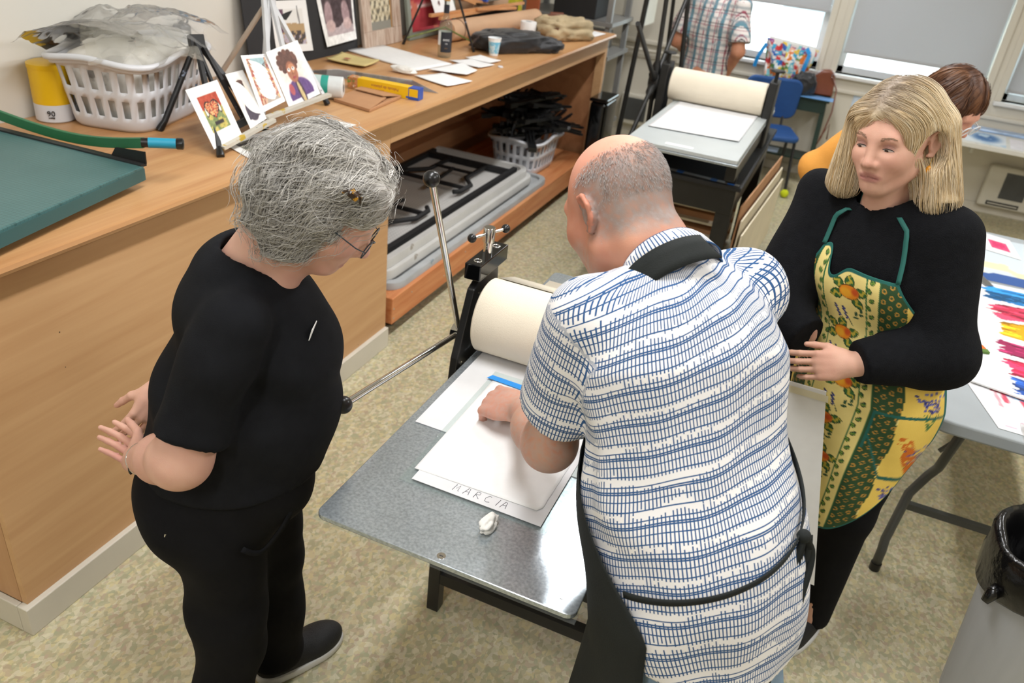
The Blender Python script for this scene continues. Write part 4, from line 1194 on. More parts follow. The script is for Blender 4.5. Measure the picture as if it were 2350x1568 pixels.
def pic_tallhat(p):
    margin(p); p.ell(0.5, 0.5, 0.3, 0.33, 'f3dfc8', 0, 0.5)
    p.ell(0.5, 0.27, 0.30, 0.2, '453a48', 0, 0.08); p.rect(0.2, 0.12, 0.8, 0.27, '453a48')
    p.ell(0.49, 0.55, 0.135, 0.15, '2a2224'); p.ell(0.49, 0.55, 0.12, 0.135, 'd8d3d2')
    p.rect(0.34, 0.64, 0.66, 0.8, '3d2a24', 0.02); p.ell(0.5, 0.8, 0.18, 0.045, '5a3c30')
    for sx in (-1, 1): p.ell(0.49 + sx * 0.05, 0.57, 0.03, 0.025, 'ffffff'); p.ell(0.49 + sx * 0.05, 0.57, 0.013, 0.014, '1b1b1b')
    p.seg(0.49, 0.56, 0.475, 0.5, 0.008, '3a3030'); p.ell(0.49, 0.45, 0.045, 0.018, 'a05a52')
    p.seg(0.5, 0.4, 0.52, 0.25, 0.02, 'b7a28a'); p.noise(0.08, 30, 3)
def pic_street(p):
    margin(p); x0, x1, y0, y1 = 0.14, 0.9, 0.1, 0.93
    p.rect(x0, y0, x1, y1, 'cda98c'); ins = (p.u > x0) & (p.u < x1) & (p.v > y0) & (p.v < y1)
    sky = ins & (p.v > 0.42) & (np.abs(p.u - 0.56) < 0.10 + (p.v - 0.42) * 0.35)
    p.put(sky, '9fbcc0')
    road = ins & (p.v < 0.3) & (np.abs(p.u - 0.6) < 0.08 + (0.3 - p.v) * 0.9); p.put(road, 'b3a396')
    st = np.sin((p.u * 60 + 6 * fbm(p.u * 7, p.v * 7, 2))) > 0.3
    bld = ins & ~sky & ~road
    p.put(bld & st, 'ab6a56'); p.put(bld & (fbm(p.u * 14, p.v * 14, 9) > 0.6), 'b0544a'); p.put(bld & (vn(p.u * 18, p.v * 30, 5) > 0.7), 'e6b98a')
    for k in range(5): p.seg(0.14 + 0.05 * k, 0.86 - 0.05 * k, 0.9, 0.72 + 0.04 * k, 0.005, '5a4a48')
    p.noise(0.1, 25, 8)
def pic_lady(p):
    margin(p); p.ell(0.5, 0.55, 0.36, 0.36, 'e9d9cf', 0, 0.6)
    p.ell(0.52, 0.16, 0.36, 0.26, '5f4079', 0, 0.06); p.rect(0.17, 0.07, 0.86, 0.16, '5f4079'); p.rect(0.12, 0.0, 0.9, 0.085, 'f1f0ee')
    p.ell(0.28, 0.27, 0.07, 0.1, 'b0565c'); p.ell(0.52, 0.17, 0.09, 0.24, '463042', 0.1); p.ell(0.52, 0.15, 0.045, 0.22, 'c9b27e', 0.1)
    p.ell(0.45, 0.73, 0.26, 0.19, '5d3a2c', 0, 0.1)
    for a in range(14): p.ell(0.45 + 0.25 * math.cos(a * 0.5), 0.73 + 0.17 * math.sin(a * 0.5), 0.06, 0.05, '6a4232' if a % 2 else '573427')
    p.ell(0.48, 0.54, 0.145, 0.185, 'a5674a'); p.ell(0.50, 0.6, 0.09, 0.08, 'c5875e')
    for sx in (-1, 1): p.ell(0.475 + sx * 0.065, 0.59, 0.042, 0.032, 'f3efe8'); p.ell(0.48 + sx * 0.065, 0.60, 0.016, 0.018, '2a2522')
    p.seg(0.47, 0.6, 0.475, 0.5, 0.012, '8a4f3a'); p.ell(0.485, 0.44, 0.05, 0.024, '9c3f42'); p.noise(0.12, 24, 5)
def pic_grey(sd, tint):
    def f(p):
        margin(p); ins = (p.u > 0.12) & (p.u < 0.88) & (p.v > 0.12) & (p.v < 0.88)
        n = fbm(p.u * 7, p.v * 7, sd, 5); q = fbm(p.u * 22, p.v * 22, sd + 3, 3)
        p.put(ins, '8d8880'); p.put(ins & (n > 0.52), tint); p.put(ins & (n < 0.42), '55504f'); p.put(ins & (q > 0.62), 'c4bcae'); p.put(ins & (q < 0.36), '3d3a3c')
    return f
def print_card(name, C4, fn, label, grp, res=(64, 84), th=0.0014, bend=None, cat='print'):
    return sheet(name, C4[3], C4[2], C4[1], C4[0], res[0], res[1], fn, th, 'print_paper', None, bend, label=label, cat=cat, group=grp)
G4 = 'prints leaning on tabletop easels'
def card4(x_t, y_tl, z_tl, y_tr, z_tr, x_b, y_br, z_br, y_bl, z_bl):
    return [(x_t, y_tl, z_tl), (x_t, y_tr, z_tr), (x_b, y_br, z_br), (x_b, y_bl, z_bl)]
print_card('art_print', card4(-.29, 1.082, 1.276, 1.233, 1.286, -.145, 1.168, 1.142, 1.032, 1.121), pic_heart, 'small print of a winged heart on the black easel', G4)
print_card('art_print', card4(-.29, 1.275, 1.298, 1.366, 1.300, -.15, 1.308, 1.167, 1.220, 1.148), pic_tallhat, 'narrow print of a tall haired figure in grey suit', G4)
print_card('art_print', card4(-.29, 1.359, 1.350, 1.495, 1.338, -.17, 1.442, 1.200, 1.306, 1.181), pic_street, 'pale red street scene print on the white easel', G4)
print_card('art_print', card4(-.28, 1.484, 1.347, 1.671, 1.369, -.165, 1.650, 1.193, 1.459, 1.169), pic_lady, 'print of a curly haired woman in a purple coat', G4)

# black tabletop easel
mat('easel_painty', '1c1c1e', 0.45, var=0.2, spots=[(30, 0.66, '7f8aa0'), (55, 0.74, 'c9c9c9')], stretch=(1, 1, 1))
e1 = thing('tabletop_easel', 'black painty tabletop easel beside the laundry basket', 'easel', (-0.28, 1.2, HZ))
top = Vector((-0.43, 1.30, 1.385))
obj('head_block', MB().beam(top + Vector((0.01, -0.005, -0.028)), top + Vector((-0.002, 0.002, 0.018)), 0.05, 0.035), 'easel_painty', e1, bevel=0.003)
obj('rear_leg', MB().tube([top + Vector((-0.0, -0.01, -0.02)), Vector((-0.452, 1.14, HZ + 0.03))], [0.010, 0.0105], 10), 'easel_painty', e1, smooth='auto')
obj('rubber_foot', MB().tube([(-0.451, 1.143, HZ + 0.034), (-0.464, 1.125, HZ + 0.002)], [0.010, 0.014], 12), 'black_plastic', e1, smooth='auto')
for fx, fy in ((-0.121, 1.033), (-0.207, 1.375)):
    f_ = Vector((fx, fy, HZ + 0.002)); d = (f_ - top).normalized()
    obj('front_leg', MB().beam(top + d * 0.01, f_ - d * 0.035, 0.018, 0.012, up=(1, 0, 0.5)), 'easel_painty', e1)
    obj('rubber_foot', MB().tube([f_ - d * 0.038, f_ - d * 0.008, f_], [0.009, 0.0135, 0.012], 12), 'black_plastic', e1, smooth='auto')
obj('mast', MB().beam(top + Vector((0.01, 0.01, 0)), Vector((-0.20, 1.25, 1.16)), 0.016, 0.010, up=(1, 0, .5)), 'easel_painty', e1)
obj('mast', MB().beam(top + Vector((0.01, -0.015, 0)), Vector((-0.22, 1.19, 1.17)), 0.012, 0.010, up=(1, 0, .5)), 'easel_painty', e1)
obj('ledge', MB().beam((-0.138, 1.06, 1.120), (-0.138, 1.33, 1.160), 0.022, 0.012), mat('ledge_painty', 'c9c3b6', 0.5, var=0.1, spots=[(30, 0.62, 'c9a93a'), (40, 0.68, '7a7a7a')]), e1)
obj('crossbar', MB().beam((-0.19, 1.08, 1.14), (-0.19, 1.34, 1.175), 0.008, 0.026), 'easel_painty', e1)

# white tabletop easel behind it
mat('easel_white', 'cfd0d2', 0.45, var=0.06, spots=[(30, 0.72, '8b8c90')])
e2 = thing('tabletop_easel', 'taller white tabletop easel in front of the black display board', 'easel', (-0.4, 1.7, HZ))
top = Vector((-0.52, 1.82, 1.47))
obj('head_block', MB().beam(top + Vector((0, 0, -0.05)), top + Vector((-0.005, 0, 0.03)), 0.05, 0.03), 'easel_white', e2, bevel=0.003)
obj('rear_leg', MB().tube([top, (-0.74, 1.70, HZ + 0.001)], [0.010, 0.011], 10), mat('easel_beige', 'c3b3a2', 0.6, var=0.05), e2, smooth='auto')
for (fx, fy, fz) in ((-0.255, 1.83, HZ + 0.002), (-0.22, 1.36, HZ + 0.002)):
    f_ = Vector((fx, fy, fz)); d = (f_ - top).normalized()
    obj('front_leg', MB().beam(top + d * 0.01, f_ - d * 0.03, 0.020, 0.014, up=(1, 0, .5)), 'easel_white', e2)
    obj('rubber_foot', MB().tube([f_ - d * 0.035, f_ - d * 0.006, f_], [0.010, 0.013, 0.011], 12), 'black_plastic', e2, smooth='auto')
obj('mast', MB().beam(top + Vector((0.01, 0, 0)), (-0.225, 1.56, 1.22), 0.02, 0.012, up=(1, 0, .5)), 'easel_white', e2)
obj('mast', MB().beam(top + Vector((-0.005, -0.025, 0)), (-0.26, 1.47, 1.25), 0.02, 0.012, up=(1, 0, .5)), 'easel_white', e2)
obj('ledge', MB().beam((-0.152, 1.31, 1.168), (-0.152, 1.69, 1.184), 0.022, 0.012), 'ledge_painty', e2)

# prints lying flat
GF = 'prints lying flat on the counter'
z = HZ + 0.0012
print_card('flat_print', [(-0.20, 1.40, z), (-0.200, 1.645, z), (-0.012, 1.665, z), (-0.02, 1.44, z)], pic_grey(4, '9a9a8c'), 'grey print lying flat behind the grey haired woman\'s head', GF, (50, 50))
z += 0.0016
print_card('flat_print', [(-0.19, 1.14, z), (-0.205, 1.375, z), (-0.04, 1.36, z), (-0.05, 1.08, z)], pic_grey(9, '6f7466'), 'dark print lying flat by the front foot of the black easel', GF, (50, 50))
z += 0.0016
print_card('flat_print', [(-0.185, 1.30, z), (-0.185, 1.52, z), (-0.02, 1.54, z), (-0.03, 1.31, z)], pic_grey(14, 'b0a48e'), 'pale print lying flat between two other prints', GF, (50, 50))

# roll of bags with teal band
rl = thing('bag_roll', 'roll of clear bags with a teal paper band', 'roll', (-0.33, 1.9, HZ))
a_, b_ = Vector((-0.455, 1.86, HZ + 0.047)), Vector((-0.262, 1.955, HZ + 0.047)); d = (b_ - a_).normalized()
obj('film', MB().tube([a_, a_ + d * 0.004, b_ - d * 0.004, b_], [0.042, 0.046, 0.046, 0.042], 32), mat('film_white', 'dfe3e3', 0.3, var=0.04, vscale=20, bump=0.3, bscale=40), rl, smooth='auto')
obj('teal_band', MB().tube([a_.lerp(b_, 0.58), a_.lerp(b_, 0.72)], 0.0466, 32), mat('teal_band', '2fa696', 0.5), rl, smooth='auto')
obj('sleeve', MB().tube([a_, a_.lerp(b_, 0.57)], 0.0464, 32), mat('mint_paper', 'c9dcd9', 0.6), rl, smooth='auto')
obj('core', MB().tube([b_ - d * 0.001, b_ + d * 0.0006], 0.017, 20), mat('core_dark', '6a625c', 0.8, var=0.3, vscale=60), rl, smooth='auto')

# cardboard envelope box
cb = thing('cardboard_mailer', 'flat brown cardboard mailer with open flap near the counter edge', 'cardboard', (-0.2, 2.03, HZ))
mb = MB(); mb.prism([(-0.275, 1.90), (-0.075, 1.86), (-0.10, 2.16), (-0.31, 2.19)], HZ, HZ + 0.012)
obj('mailer_body', mb, 'kraft', cb, bevel=0.002)
for vs in ([(-0.275, 1.90, HZ + 0.0125), (-0.075, 1.86, HZ + 0.0125), (-0.10, 2.03, HZ + 0.026), (-0.27, 2.06, HZ + 0.022)], [(-0.31, 2.19, HZ + 0.0125), (-0.27, 2.05, HZ + 0.03), (-0.11, 2.02, HZ + 0.034), (-0.10, 2.16, HZ + 0.0125)]):
    o = obj('flap', MB().add(vs, [(0, 1, 2, 3)]), 'kraft', cb); o.modifiers.new('thick', 'SOLIDIFY').thickness = 0.003

# plastic wrap box
wb = thing('plastic_wrap_box', 'yellow plastic wrap box with blue ends', 'box', (-0.2, 2.2, HZ))
A_ = Vector((-0.37, 2.17, 0)); B_ = Vector((-0.025, 2.20, 0)); ex = (B_ - A_).normalized(); ey = Vector((-ex.y, ex.x, 0))
Mx = frame_m((A_.x, A_.y, HZ), ex, ey); Lw = (B_ - A_).length
obj('carton', MB(Mx).box((0.05, -0.025, 0.0), (Lw - 0.05, 0.025, 0.05)), mat('wrap_yellow', 'f2c313', 0.4, var=0.02), wb)
obj('food_panel', MB(Mx).box((0.0, -0.025, 0.0), (0.0498, 0.025, 0.05)), mat('food_print', 'c98a5a', 0.4, var=0.3, vscale=60, spots=[(50, 0.55, '6f9a4a'), (60, 0.6, 'b23a2a'), (70, 0.62, 'efe5d8')]), wb)
obj('blue_end', MB(Mx).box((Lw - 0.0498, -0.025, 0.0), (Lw, 0.025, 0.05)), mat('wrap_blue', '2c55b0', 0.4), wb)
obj('corner_patch', MB(Mx).box((Lw - 0.046, -0.0253, 0.012), (Lw - 0.004, -0.0250, 0.046)), 'wrap_yellow', wb)
obj('logo_strip', MB(Mx).box((Lw - 0.06, -0.0256, 0.004), (Lw - 0.012, -0.0251, 0.0125)), 'wrap_blue', wb)
Mt = Mx @ Matrix.Translation((Lw * 0.53, -0.0255, 0.031)) @ Matrix.Rotation(PI / 2, 4, 'X') @ Matrix.Rotation(PI, 4, 'Z')
obj('lettering', text_mesh('Película de plástico', 0.0175, Mt, 0.0002), mat('maroon', '9c2f4a', 0.5), wb)
Mt = Mx @ Matrix.Translation((Lw * 0.42, -0.0255, 0.012)) @ Matrix.Rotation(PI / 2, 4, 'X') @ Matrix.Rotation(PI, 4, 'Z')
obj('lettering', text_mesh('plastic wrap', 0.014, Mt, 0.0002), 'maroon', wb)

# clear bag lying flat, yellow envelope, loose papers
mb = MB(); mb.add([(-0.70, 2.26, HZ + 0.002), (-0.25, 2.26, HZ + 0.012), (-0.02, 2.36, HZ + 0.004), (-0.24, 2.50, HZ + 0.004), (-0.60, 2.42, HZ + 0.004)], [(0, 1, 2, 3, 4)])
o = obj('clear_bag', mb, 'polythene', None, label='empty clear plastic bag lying behind the wrap box', cat='bag')
o.modifiers.new('thick', 'SOLIDIFY').thickness = 0.001
def loose(name, pts, m, label, cat, zo=0.0, curl=0.0, grp=None, n=12, th=0.0008):
    a, b_, c, d = (np.array((p[0], p[1], HZ + zo + 0.001)) for p in pts)
    U, W = np.meshgrid(np.linspace(0, 1, n), np.linspace(0, 1, n)); u = U.ravel()[:, None]; w = W.ravel()[:, None]
    P = a * (1 - u) * (1 - w) + b_ * u * (1 - w) + c * u * w + d * (1 - u) * w
    P[:, 2] += curl * ((2 * u[:, 0] - 1) ** 2 * 0.6 + (2 * w[:, 0] - 1) ** 4 * 0.5 + 0.4 * fbm(u[:, 0] * 4, w[:, 0] * 4, len(label)))
    me = bpy.data.meshes.new(name)
    me.from_pydata([tuple(p) for p in P], [], [(j * n + i, j * n + i + 1, (j + 1) * n + i + 1, (j + 1) * n + i) for j in range(n - 1) for i in range(n - 1)])
    o = obj(name, me, m, None, smooth=True, label=label, cat=cat, group=grp)
    s = o.modifiers.new('thick', 'SOLIDIFY'); s.thickness = th; s.offset = 1
    return o
ye = loose('padded_envelope', [(-0.742, 2.523), (-0.521, 2.523), (-0.541, 2.70), (-0.766, 2.70)], mat('envelope_yellow', 'd3c083', 0.7, var=0.06), 'yellowish padded envelope with red stamp mark', 'envelope', 0.0, 0.012, th=0.006)
obj('stamp_mark', MB().box((-0.68, 2.58, HZ + 0.0185), (-0.65, 2.61, HZ + 0.0195)), mat('stamp_red', 'b06a50', 0.7), ye)
GP = 'loose papers on the counter'
loose('paper_sheet', [(-0.832, 2.835), (-0.322, 2.691), (-0.272, 2.987), (-0.768, 3.116)], 'paper_white', 'large white sheet lying below the two framed pictures', 'paper', 0.0, 0.001, GP, th=0.006)
loose('paper_sheet', [(-0.284, 2.736), (-0.086, 2.783), (-0.092, 2.923), (-0.235, 3.033)], 'paper_white', 'small white card overlapping the large sheet\'s corner', 'paper', 0.009, 0.003, GP)
loose('paper_sheet', [(-0.27, 2.58), (-0.05, 2.50), (-0.012, 2.70), (-0.20, 2.74)], 'paper_white', 'thin white sheet nearest the counter edge', 'paper', 0.002, 0.004, GP)
loose('paper_sheet', [(-0.33, 3.06), (-0.13, 3.02), (-0.10, 3.16), (-0.26, 3.20)], 'paper_white', 'folded white paper between large sheet and paper cup', 'paper', 0.0, 0.006, GP)
loose('paper_sheet', [(-0.30, 3.20), (-0.14, 3.17), (-0.12, 3.29), (-0.27, 3.33)], 'paper_white', 'folded white paper next to the blue paper cup', 'paper', 0.003, 0.005, GP)
loose('paper_sheet', [(-0.429, 4.90), (-0.03, 4.55), (0.0, 4.86), (-0.25, 4.96)], 'paper_white', 'white papers at the far corner of the counter', 'paper', 0.0, 0.003, GP, th=0.004)
wad('crumpled_tissue', (-0.345, 2.605, HZ + 0.019), 0.026, 17, 'crumpled white tissue beside the thin sheet on the counter', 'tissue_white', sx=2.6, sy=0.9, sz=0.7, amp=0.7)
obj('bottle_cap', MB().lathe([(0.014, 0), (0.0145, 0.004), (0.012, 0.007), (0.0, 0.007)], (-0.066, 3.16, HZ), 18), 'white_plastic', None, smooth='auto', label='tiny white bottle cap near the counter edge', cat='cap')

# display board with two photos
db = thing('display_board', 'tall black display board leaning on the wall', 'board', (-0.85, 2.45, HZ))
mb = MB(); mb.add([(-0.80, 2.03, HZ + 0.0), (-0.815, 2.93, HZ + 0.0), (-0.868, 2.93, HZ + 0.62), (-0.868, 2.03, HZ + 0.62)], [(0, 1, 2, 3)])
o = obj('panel', mb, mat('board_black', '29292b', 0.8, var=0.06), db); s = o.modifiers.new('thick', 'SOLIDIFY'); s.thickness = 0.006; s.offset = -1
def bx(y, z, off=0.004):
    t = (z - H) / 0.62
    return (-0.808 - 0.058 * t + off, y, z)
def pic_dune(p):
    margin(p); ins = (p.u > 0.14) & (p.u < 0.86) & (p.v > 0.15) & (p.v < 0.84)
    p.put(ins, 'e6e4e0'); p.put(ins & (p.v < 0.52 + 0.1 * fbm(p.u * 5, p.v * 0, 3)), 'b79a72')
    n = fbm(p.u * 10, p.v * 10, 5); p.put(ins & (p.v < 0.42) & (n > 0.45), '4e4647'); p.put(ins & (p.v < 0.35) & (n < 0.4), 'b9aebb')
    p.put(ins & (p.u < 0.3) & (p.v > 0.4), '6b4a5e'); p.seg(0.72, 0.55, 0.71, 0.88, 0.012, '3c3a3a')
def pic_legs(p):
    margin(p); ins = (p.u > 0.1) & (p.u < 0.95) & (p.v > 0.16) & (p.v < 0.95)
    p.put(ins, '4a3c3f'); p.put(ins & (p.v < 0.34 + 0.05 * np.sin(p.u * 11)), 'b9a9ab')
    for cx in (0.24, 0.74): p.ell(cx, 0.52, 0.11, 0.26, 'a98f92', 0.1 if cx > .5 else -0.1); p.ell(cx + 0.02, 0.34, 0.13, 0.11, 'cbb0ad')
    p.ell(0.5, 0.9, 0.08, 0.10, 'd4a2ac'); p.noise(0.2, 18, 4)
GP2 = 'photographs pinned on the black board'
sheet('photo_print', bx(2.222, 1.165), bx(2.505, 1.145), bx(2.49, 1.378), bx(2.222, 1.39), 44, 52, pic_dune, 0.001, 'print_paper', None, lambda u, v: 0.006 * (1 - v) ** 2, label='photo of dunes on the black board behind the white easel', cat='photo', group=GP2)
sheet('photo_print', bx(2.617, 1.148), bx(2.89, 1.158), bx(2.898, 1.41), bx(2.568, 1.42), 44, 52, pic_legs, 0.001, 'print_paper', None, lambda u, v: 0.012 * (1 - v) ** 2, label='photo of bare feet on the black board next to the frame', cat='photo', group=GP2)

# carved whitewashed frame
def frame(name, y0, y1, zt, w, mt, fn, lb, cat='picture frame', res=(40, 50), lean=0.07):
    t = thing(name, lb, cat, (-0.83, (y0 + y1) / 2, HZ))
    z0, z1 = HZ, HZ + zt
    def px(z, off): return XL + 0.012 + lean * (1 - (z - z0) / zt) + off
    bars = [((y0, z0), (y1, z0 + w)), ((y0, z1 - w), (y1, z1)), ((y0, z0 + w), (y0 + w, z1 - w)), ((y1 - w, z0 + w), (y1, z1 - w))]
    for (a, c), (b_, d) in bars:
        vs = [(px(c, 0), a, c), (px(c, 0), b_, c), (px(d, 0), b_, d), (px(d, 0), a, d), (px(c, 0.022), a, c), (px(c, 0.022), b_, c), (px(d, 0.022), b_, d), (px(d, 0.022), a, d)]
        obj('frame_bar', MB().add(vs, [(0, 1, 2, 3), (7, 6, 5, 4), (0, 4, 5, 1), (1, 5, 6, 2), (2, 6, 7, 3), (3, 7, 4, 0)]), mt, t, bevel=0.003)
    sheet('picture', (px(z0 + w, 0.009), y0 + w, z0 + w), (px(z0 + w, 0.009), y1 - w, z0 + w), (px(z1 - w, 0.009), y1 - w, z1 - w), (px(z1 - w, 0.009), y0 + w, z1 - w), res[0], res[1], fn, 0.004, 'print_matte', t)
    return t
wood('whitewash', '9d7d68', 'd3c2b2', 2, 3.0, 0.7, 0.2, dots=False)
def pic_relief(p):
    n = fbm(p.u * 6, p.v * 8, 3, 4); q = np.sin(p.u * 28 + 6 * n) * np.sin(p.v * 34 + 5 * n)
    p.put(np.ones(len(p.u)), 'b9ac8f'); p.put(q > 0.2, 'd8cfb4'); p.put(q < -0.35, '6f6a5c'); p.put(p.v < 0.12, '8f8d83'); p.put(p.u < 0.04, 'b07f2f'); p.put(p.u > 0.96, 'b07f2f')
frame('framed_relief', 2.945, 3.345, 0.55, 0.085, 'whitewash', pic_relief, 'whitewashed carved frame with a cream relief picture')
def pic_red(p):
    p.put(np.ones(len(p.u)), 'b03a44'); p.noise(0.12, 6, 2)
    p.rect(0.0, 0.24, 0.62, 0.275, 'd8a9a5'); p.rect(0.05, 0.245, 0.75, 0.262, 'e7d3cd'); p.put((fbm(p.u * 5, p.v * 5, 8) > 0.68), 'c8705a')
frame('framed_poster', 3.40, 4.01, 0.62, 0.038, mat('sage_frame', '8b9388', 0.5, var=0.04), pic_red, 'grey green frame holding a red picture on the counter', 'picture frame', (40, 40), 0.09)

# thin black tripod easel in front of the red picture
e3 = thing('tripod_easel', 'thin black tripod easel straddling the clear glass bottle', 'easel', (-0.55, 3.4, HZ))
top = Vector((-0.52, 3.32, 1.62))
for k, f_ in enumerate(((-0.731, 3.271, HZ), (-0.352, 3.424, HZ), (-0.70, 3.75, HZ))):
    f_ = Vector(f_); d = f_ - top
    obj('leg', MB().tube([top, top + d * 0.55, f_], [0.008, 0.0065, 0.006], 8), 'easel_painty', e3, smooth='auto')
    obj('rubber_foot', MB().cyl(f_ - d * 0.05, f_, 0.0085, n=10), 'black_plastic', e3, smooth='auto')
md = Vector((-0.56, 3.45, 1.20))
for f_ in ((-0.715, 3.28, 1.135), (-0.365, 3.415, 1.155)):
    obj('spreader', MB().tube([md, f_], 0.005, 8), mat('easel_limey', '6f7a3c', 0.5, var=0.3, vscale=40), e3, smooth='auto')
obj('collar', MB().ball(top, 0.016), 'black_plastic', e3, smooth=True)

# clear spirit bottle
sb = thing('glass_bottle', 'clear glass spirits bottle with a dark label on the counter', 'bottle', (-0.40, 3.145, HZ))
glassy('bottle_glass', 'e9ece8', 0.02, 0.05, 1.35)
obj('glass', MB().lathe([(0.030, 0), (0.036, 0.003), (0.037, 0.012), (0.037, 0.155), (0.033, 0.178), (0.018, 0.205), (0.0145, 0.225), (0.0145, 0.285), (0.0165, 0.288), (0.0165, 0.30)], (-0.40, 3.145, HZ), 32), 'bottle_glass', sb, smooth='auto')
# label bands as part of a cylinder
def band(c, r, a0, a1, z0, z1, m, t, nm='label_band'):
    n = 18; vs = []
    for k in range(n + 1):
        a = a0 + (a1 - a0) * k / n
        for z in (z0, z1): vs.append((c[0] + r * math.cos(a), c[1] + r * math.sin(a), z))
    return obj(nm, MB().add(vs, [(2 * k, 2 * k + 2, 2 * k + 3, 2 * k + 1) for k in range(n)]), m, t, smooth=True)
cb_ = (-0.40, 3.145)
mat('label_navy', '23262f', 0.4, var=0.05)
band(cb_, 0.0374, math.radians(-100), math.radians(60), HZ + 0.03, HZ + 0.135, 'label_navy', sb)
band(cb_, 0.0374, math.radians(60), math.radians(255), HZ + 0.065, HZ + 0.135, 'paper_white', sb, 'back_label')
band(cb_, 0.0152, math.radians(-180), math.radians(180), HZ + 0.228, HZ + 0.268, 'label_navy', sb, 'neck_label')
obj('stopper', MB().lathe([(0.0155, 0.288), (0.017, 0.29), (0.017, 0.315), (0.0, 0.317)], (-0.40, 3.145, HZ), 20), mat('cork', 'b98c4a', 0.7, var=0.1), sb, smooth='auto')
for s, z, sz, mt in (('EVERCLEAR', HZ + 0.094, 0.0125, 'paper_white'), ('190', HZ + 0.075, 0.009, 'paper_white'), ('GRAIN', HZ + 0.052, 0.005, 'cork')):
    s = s if s != 'EVERCLEAR' else 'EVERC'
    a = math.radians(-52)
    M_ = frame_m((cb_[0] + 0.0368 * math.cos(a), cb_[1] + 0.0368 * math.sin(a), z), (-math.sin(a), math.cos(a), 0), (0, 0, 1))
    obj('lettering', text_mesh(s, sz, M_, 0.0014), mt, sb)

# paper cup
pcu = thing('paper_cup', 'white and pale blue paper cup on the counter', 'cup', (-0.234, 3.44, HZ))
mcup, N, L, b = nmat('cup_print')
tc = N.new('ShaderNodeTexCoord'); nz = N.new('ShaderNodeTexNoise'); nz.inputs['Scale'].default_value = 28; nz.inputs['Distortion'].default_value = 2.5; L.new(tc.outputs['Object'], nz.inputs['Vector'])
rp = N.new('ShaderNodeValToRGB'); e = rp.color_ramp.elements; e[0].position = 0.4; e[1].position = 0.62; e[0].color = L4('6fbfe0'); e[1].color = L4('d3e6ee'); L.new(nz.outputs['Fac'], rp.inputs['Fac']); L.new(rp.outputs[0], b.inputs['Base Color'])
obj('cup_wall', MB().lathe([(0.0245, 0.0), (0.0375, 0.095), (0.036, 0.093), (0.023, 0.006), (0.0, 0.006)], (-0.234, 3.44, HZ), 28), 'paper_white', pcu, smooth='auto')
obj('cup_sleeve', MB().lathe([(0.0266, 0.013), (0.0352, 0.076)], (-0.234, 3.44, HZ), 28), mcup, pcu, smooth='auto')
obj('cup_rim', MB().torus((-0.234, 3.44, HZ + 0.095), (0, 0, 1), 0.0372, 0.0022, 28, 6), 'paper_white', pcu, smooth=True)

# toilet roll, brown paper tube, wooden sticks
obj('tissue_roll', MB().lathe([(0.02, 0.098), (0.02, 0.0), (0.05, 0.0), (0.0525, 0.004), (0.0525, 0.096), (0.05, 0.1), (0.02, 0.1), (0.02, 0.098)], (-0.335, 4.20, HZ), 32), 'paper_white', None, smooth='auto', label='white tissue roll beside the canvas bag', cat='tissue roll')
tu = thing('paper_tube', 'thick brown kraft paper roll lying behind the black jacket', 'paper roll', (-0.5, 4.1, HZ))
a_, b_ = Vector((-0.60, 3.56, HZ + 0.061)), Vector((-0.47, 4.66, HZ + 0.061))
obj('kraft_roll', MB().tube([a_, b_], 0.06, 32), 'kraft_light', tu, smooth='auto')
obj('string', MB().torus(a_.lerp(b_, 0.1), (b_ - a_), 0.0605, 0.003, 28, 5), mat('string_brown', '6b4a33', 0.8), tu, smooth=True)
mat('stick_wood', 'c98e5c', 0.5, var=0.1)
GE = 'wooden display easels piled on the paper roll'
def stick_easel(bars, lb):
    t = thing('wooden_easel', lb, 'easel', bars[0][0], GE)
    for a, b_ in bars: obj('leg', MB().beam(a, b_, 0.022, 0.018), 'easel_wood', t, bevel=0.002)
    a, b_ = bars[0]; m_ = Vector(a).lerp(Vector(b_), 0.5)
    obj('hinge', MB().ball(m_, 0.013, 10, 8), 'chrome', t, smooth=True)
stick_easel([((-0.66, 3.45, HZ + 0.150), (-0.555, 4.62, HZ + 0.150)), ((-0.62, 3.50, HZ + 0.135), (-0.60, 4.40, HZ + 0.135)), ((-0.60, 3.95, HZ + 0.155), (-0.54, 4.45, HZ + 0.132))], 'folded wooden easel lying lengthwise on the kraft paper roll')
stick_easel([((-0.80, 3.62, HZ + 0.30), (-0.66, 4.05, HZ + 0.172)), ((-0.78, 3.75, HZ + 0.22), (-0.64, 4.2, HZ + 0.17))], 'wooden easel sloping up behind the tripod easel')
# boxes behind
bx_ = thing('cardboard_box', 'tan cardboard box against the wall at the back of the counter', 'box', (-0.76, 4.45, HZ))
obj('carton', MB().box((XL + 0.02, 4.12, HZ), (-0.70, 4.70, HZ + 0.24)), 'kraft_light', bx_, bevel=0.003)
obj('flap', MB().box((-0.70, 4.13, HZ + 0.235), (-0.64, 4.4, HZ + 0.24)), 'kraft_light', bx_)
obj('dark_case', MB().box((-0.69, 3.95, HZ), (-0.63, 4.72, HZ + 0.125)), 'matte_black', None, bevel=0.004, label='low dark case behind the paper roll', cat='case')
gb = thing('brush_box', 'small grey box with blue end on top of the sticks', 'box', (-0.62, 4.3, HZ + 0.17))
obj('carton', MB().box((-0.69, 4.17, HZ + 0.180), (-0.62, 4.45, HZ + 0.215)), mat('box_olive', '6b675c', 0.6, var=0.15), gb)
obj('blue_end', MB().box((-0.69, 4.14, HZ + 0.180), (-0.62, 4.169, HZ + 0.215)), 'wrap_blue', gb)
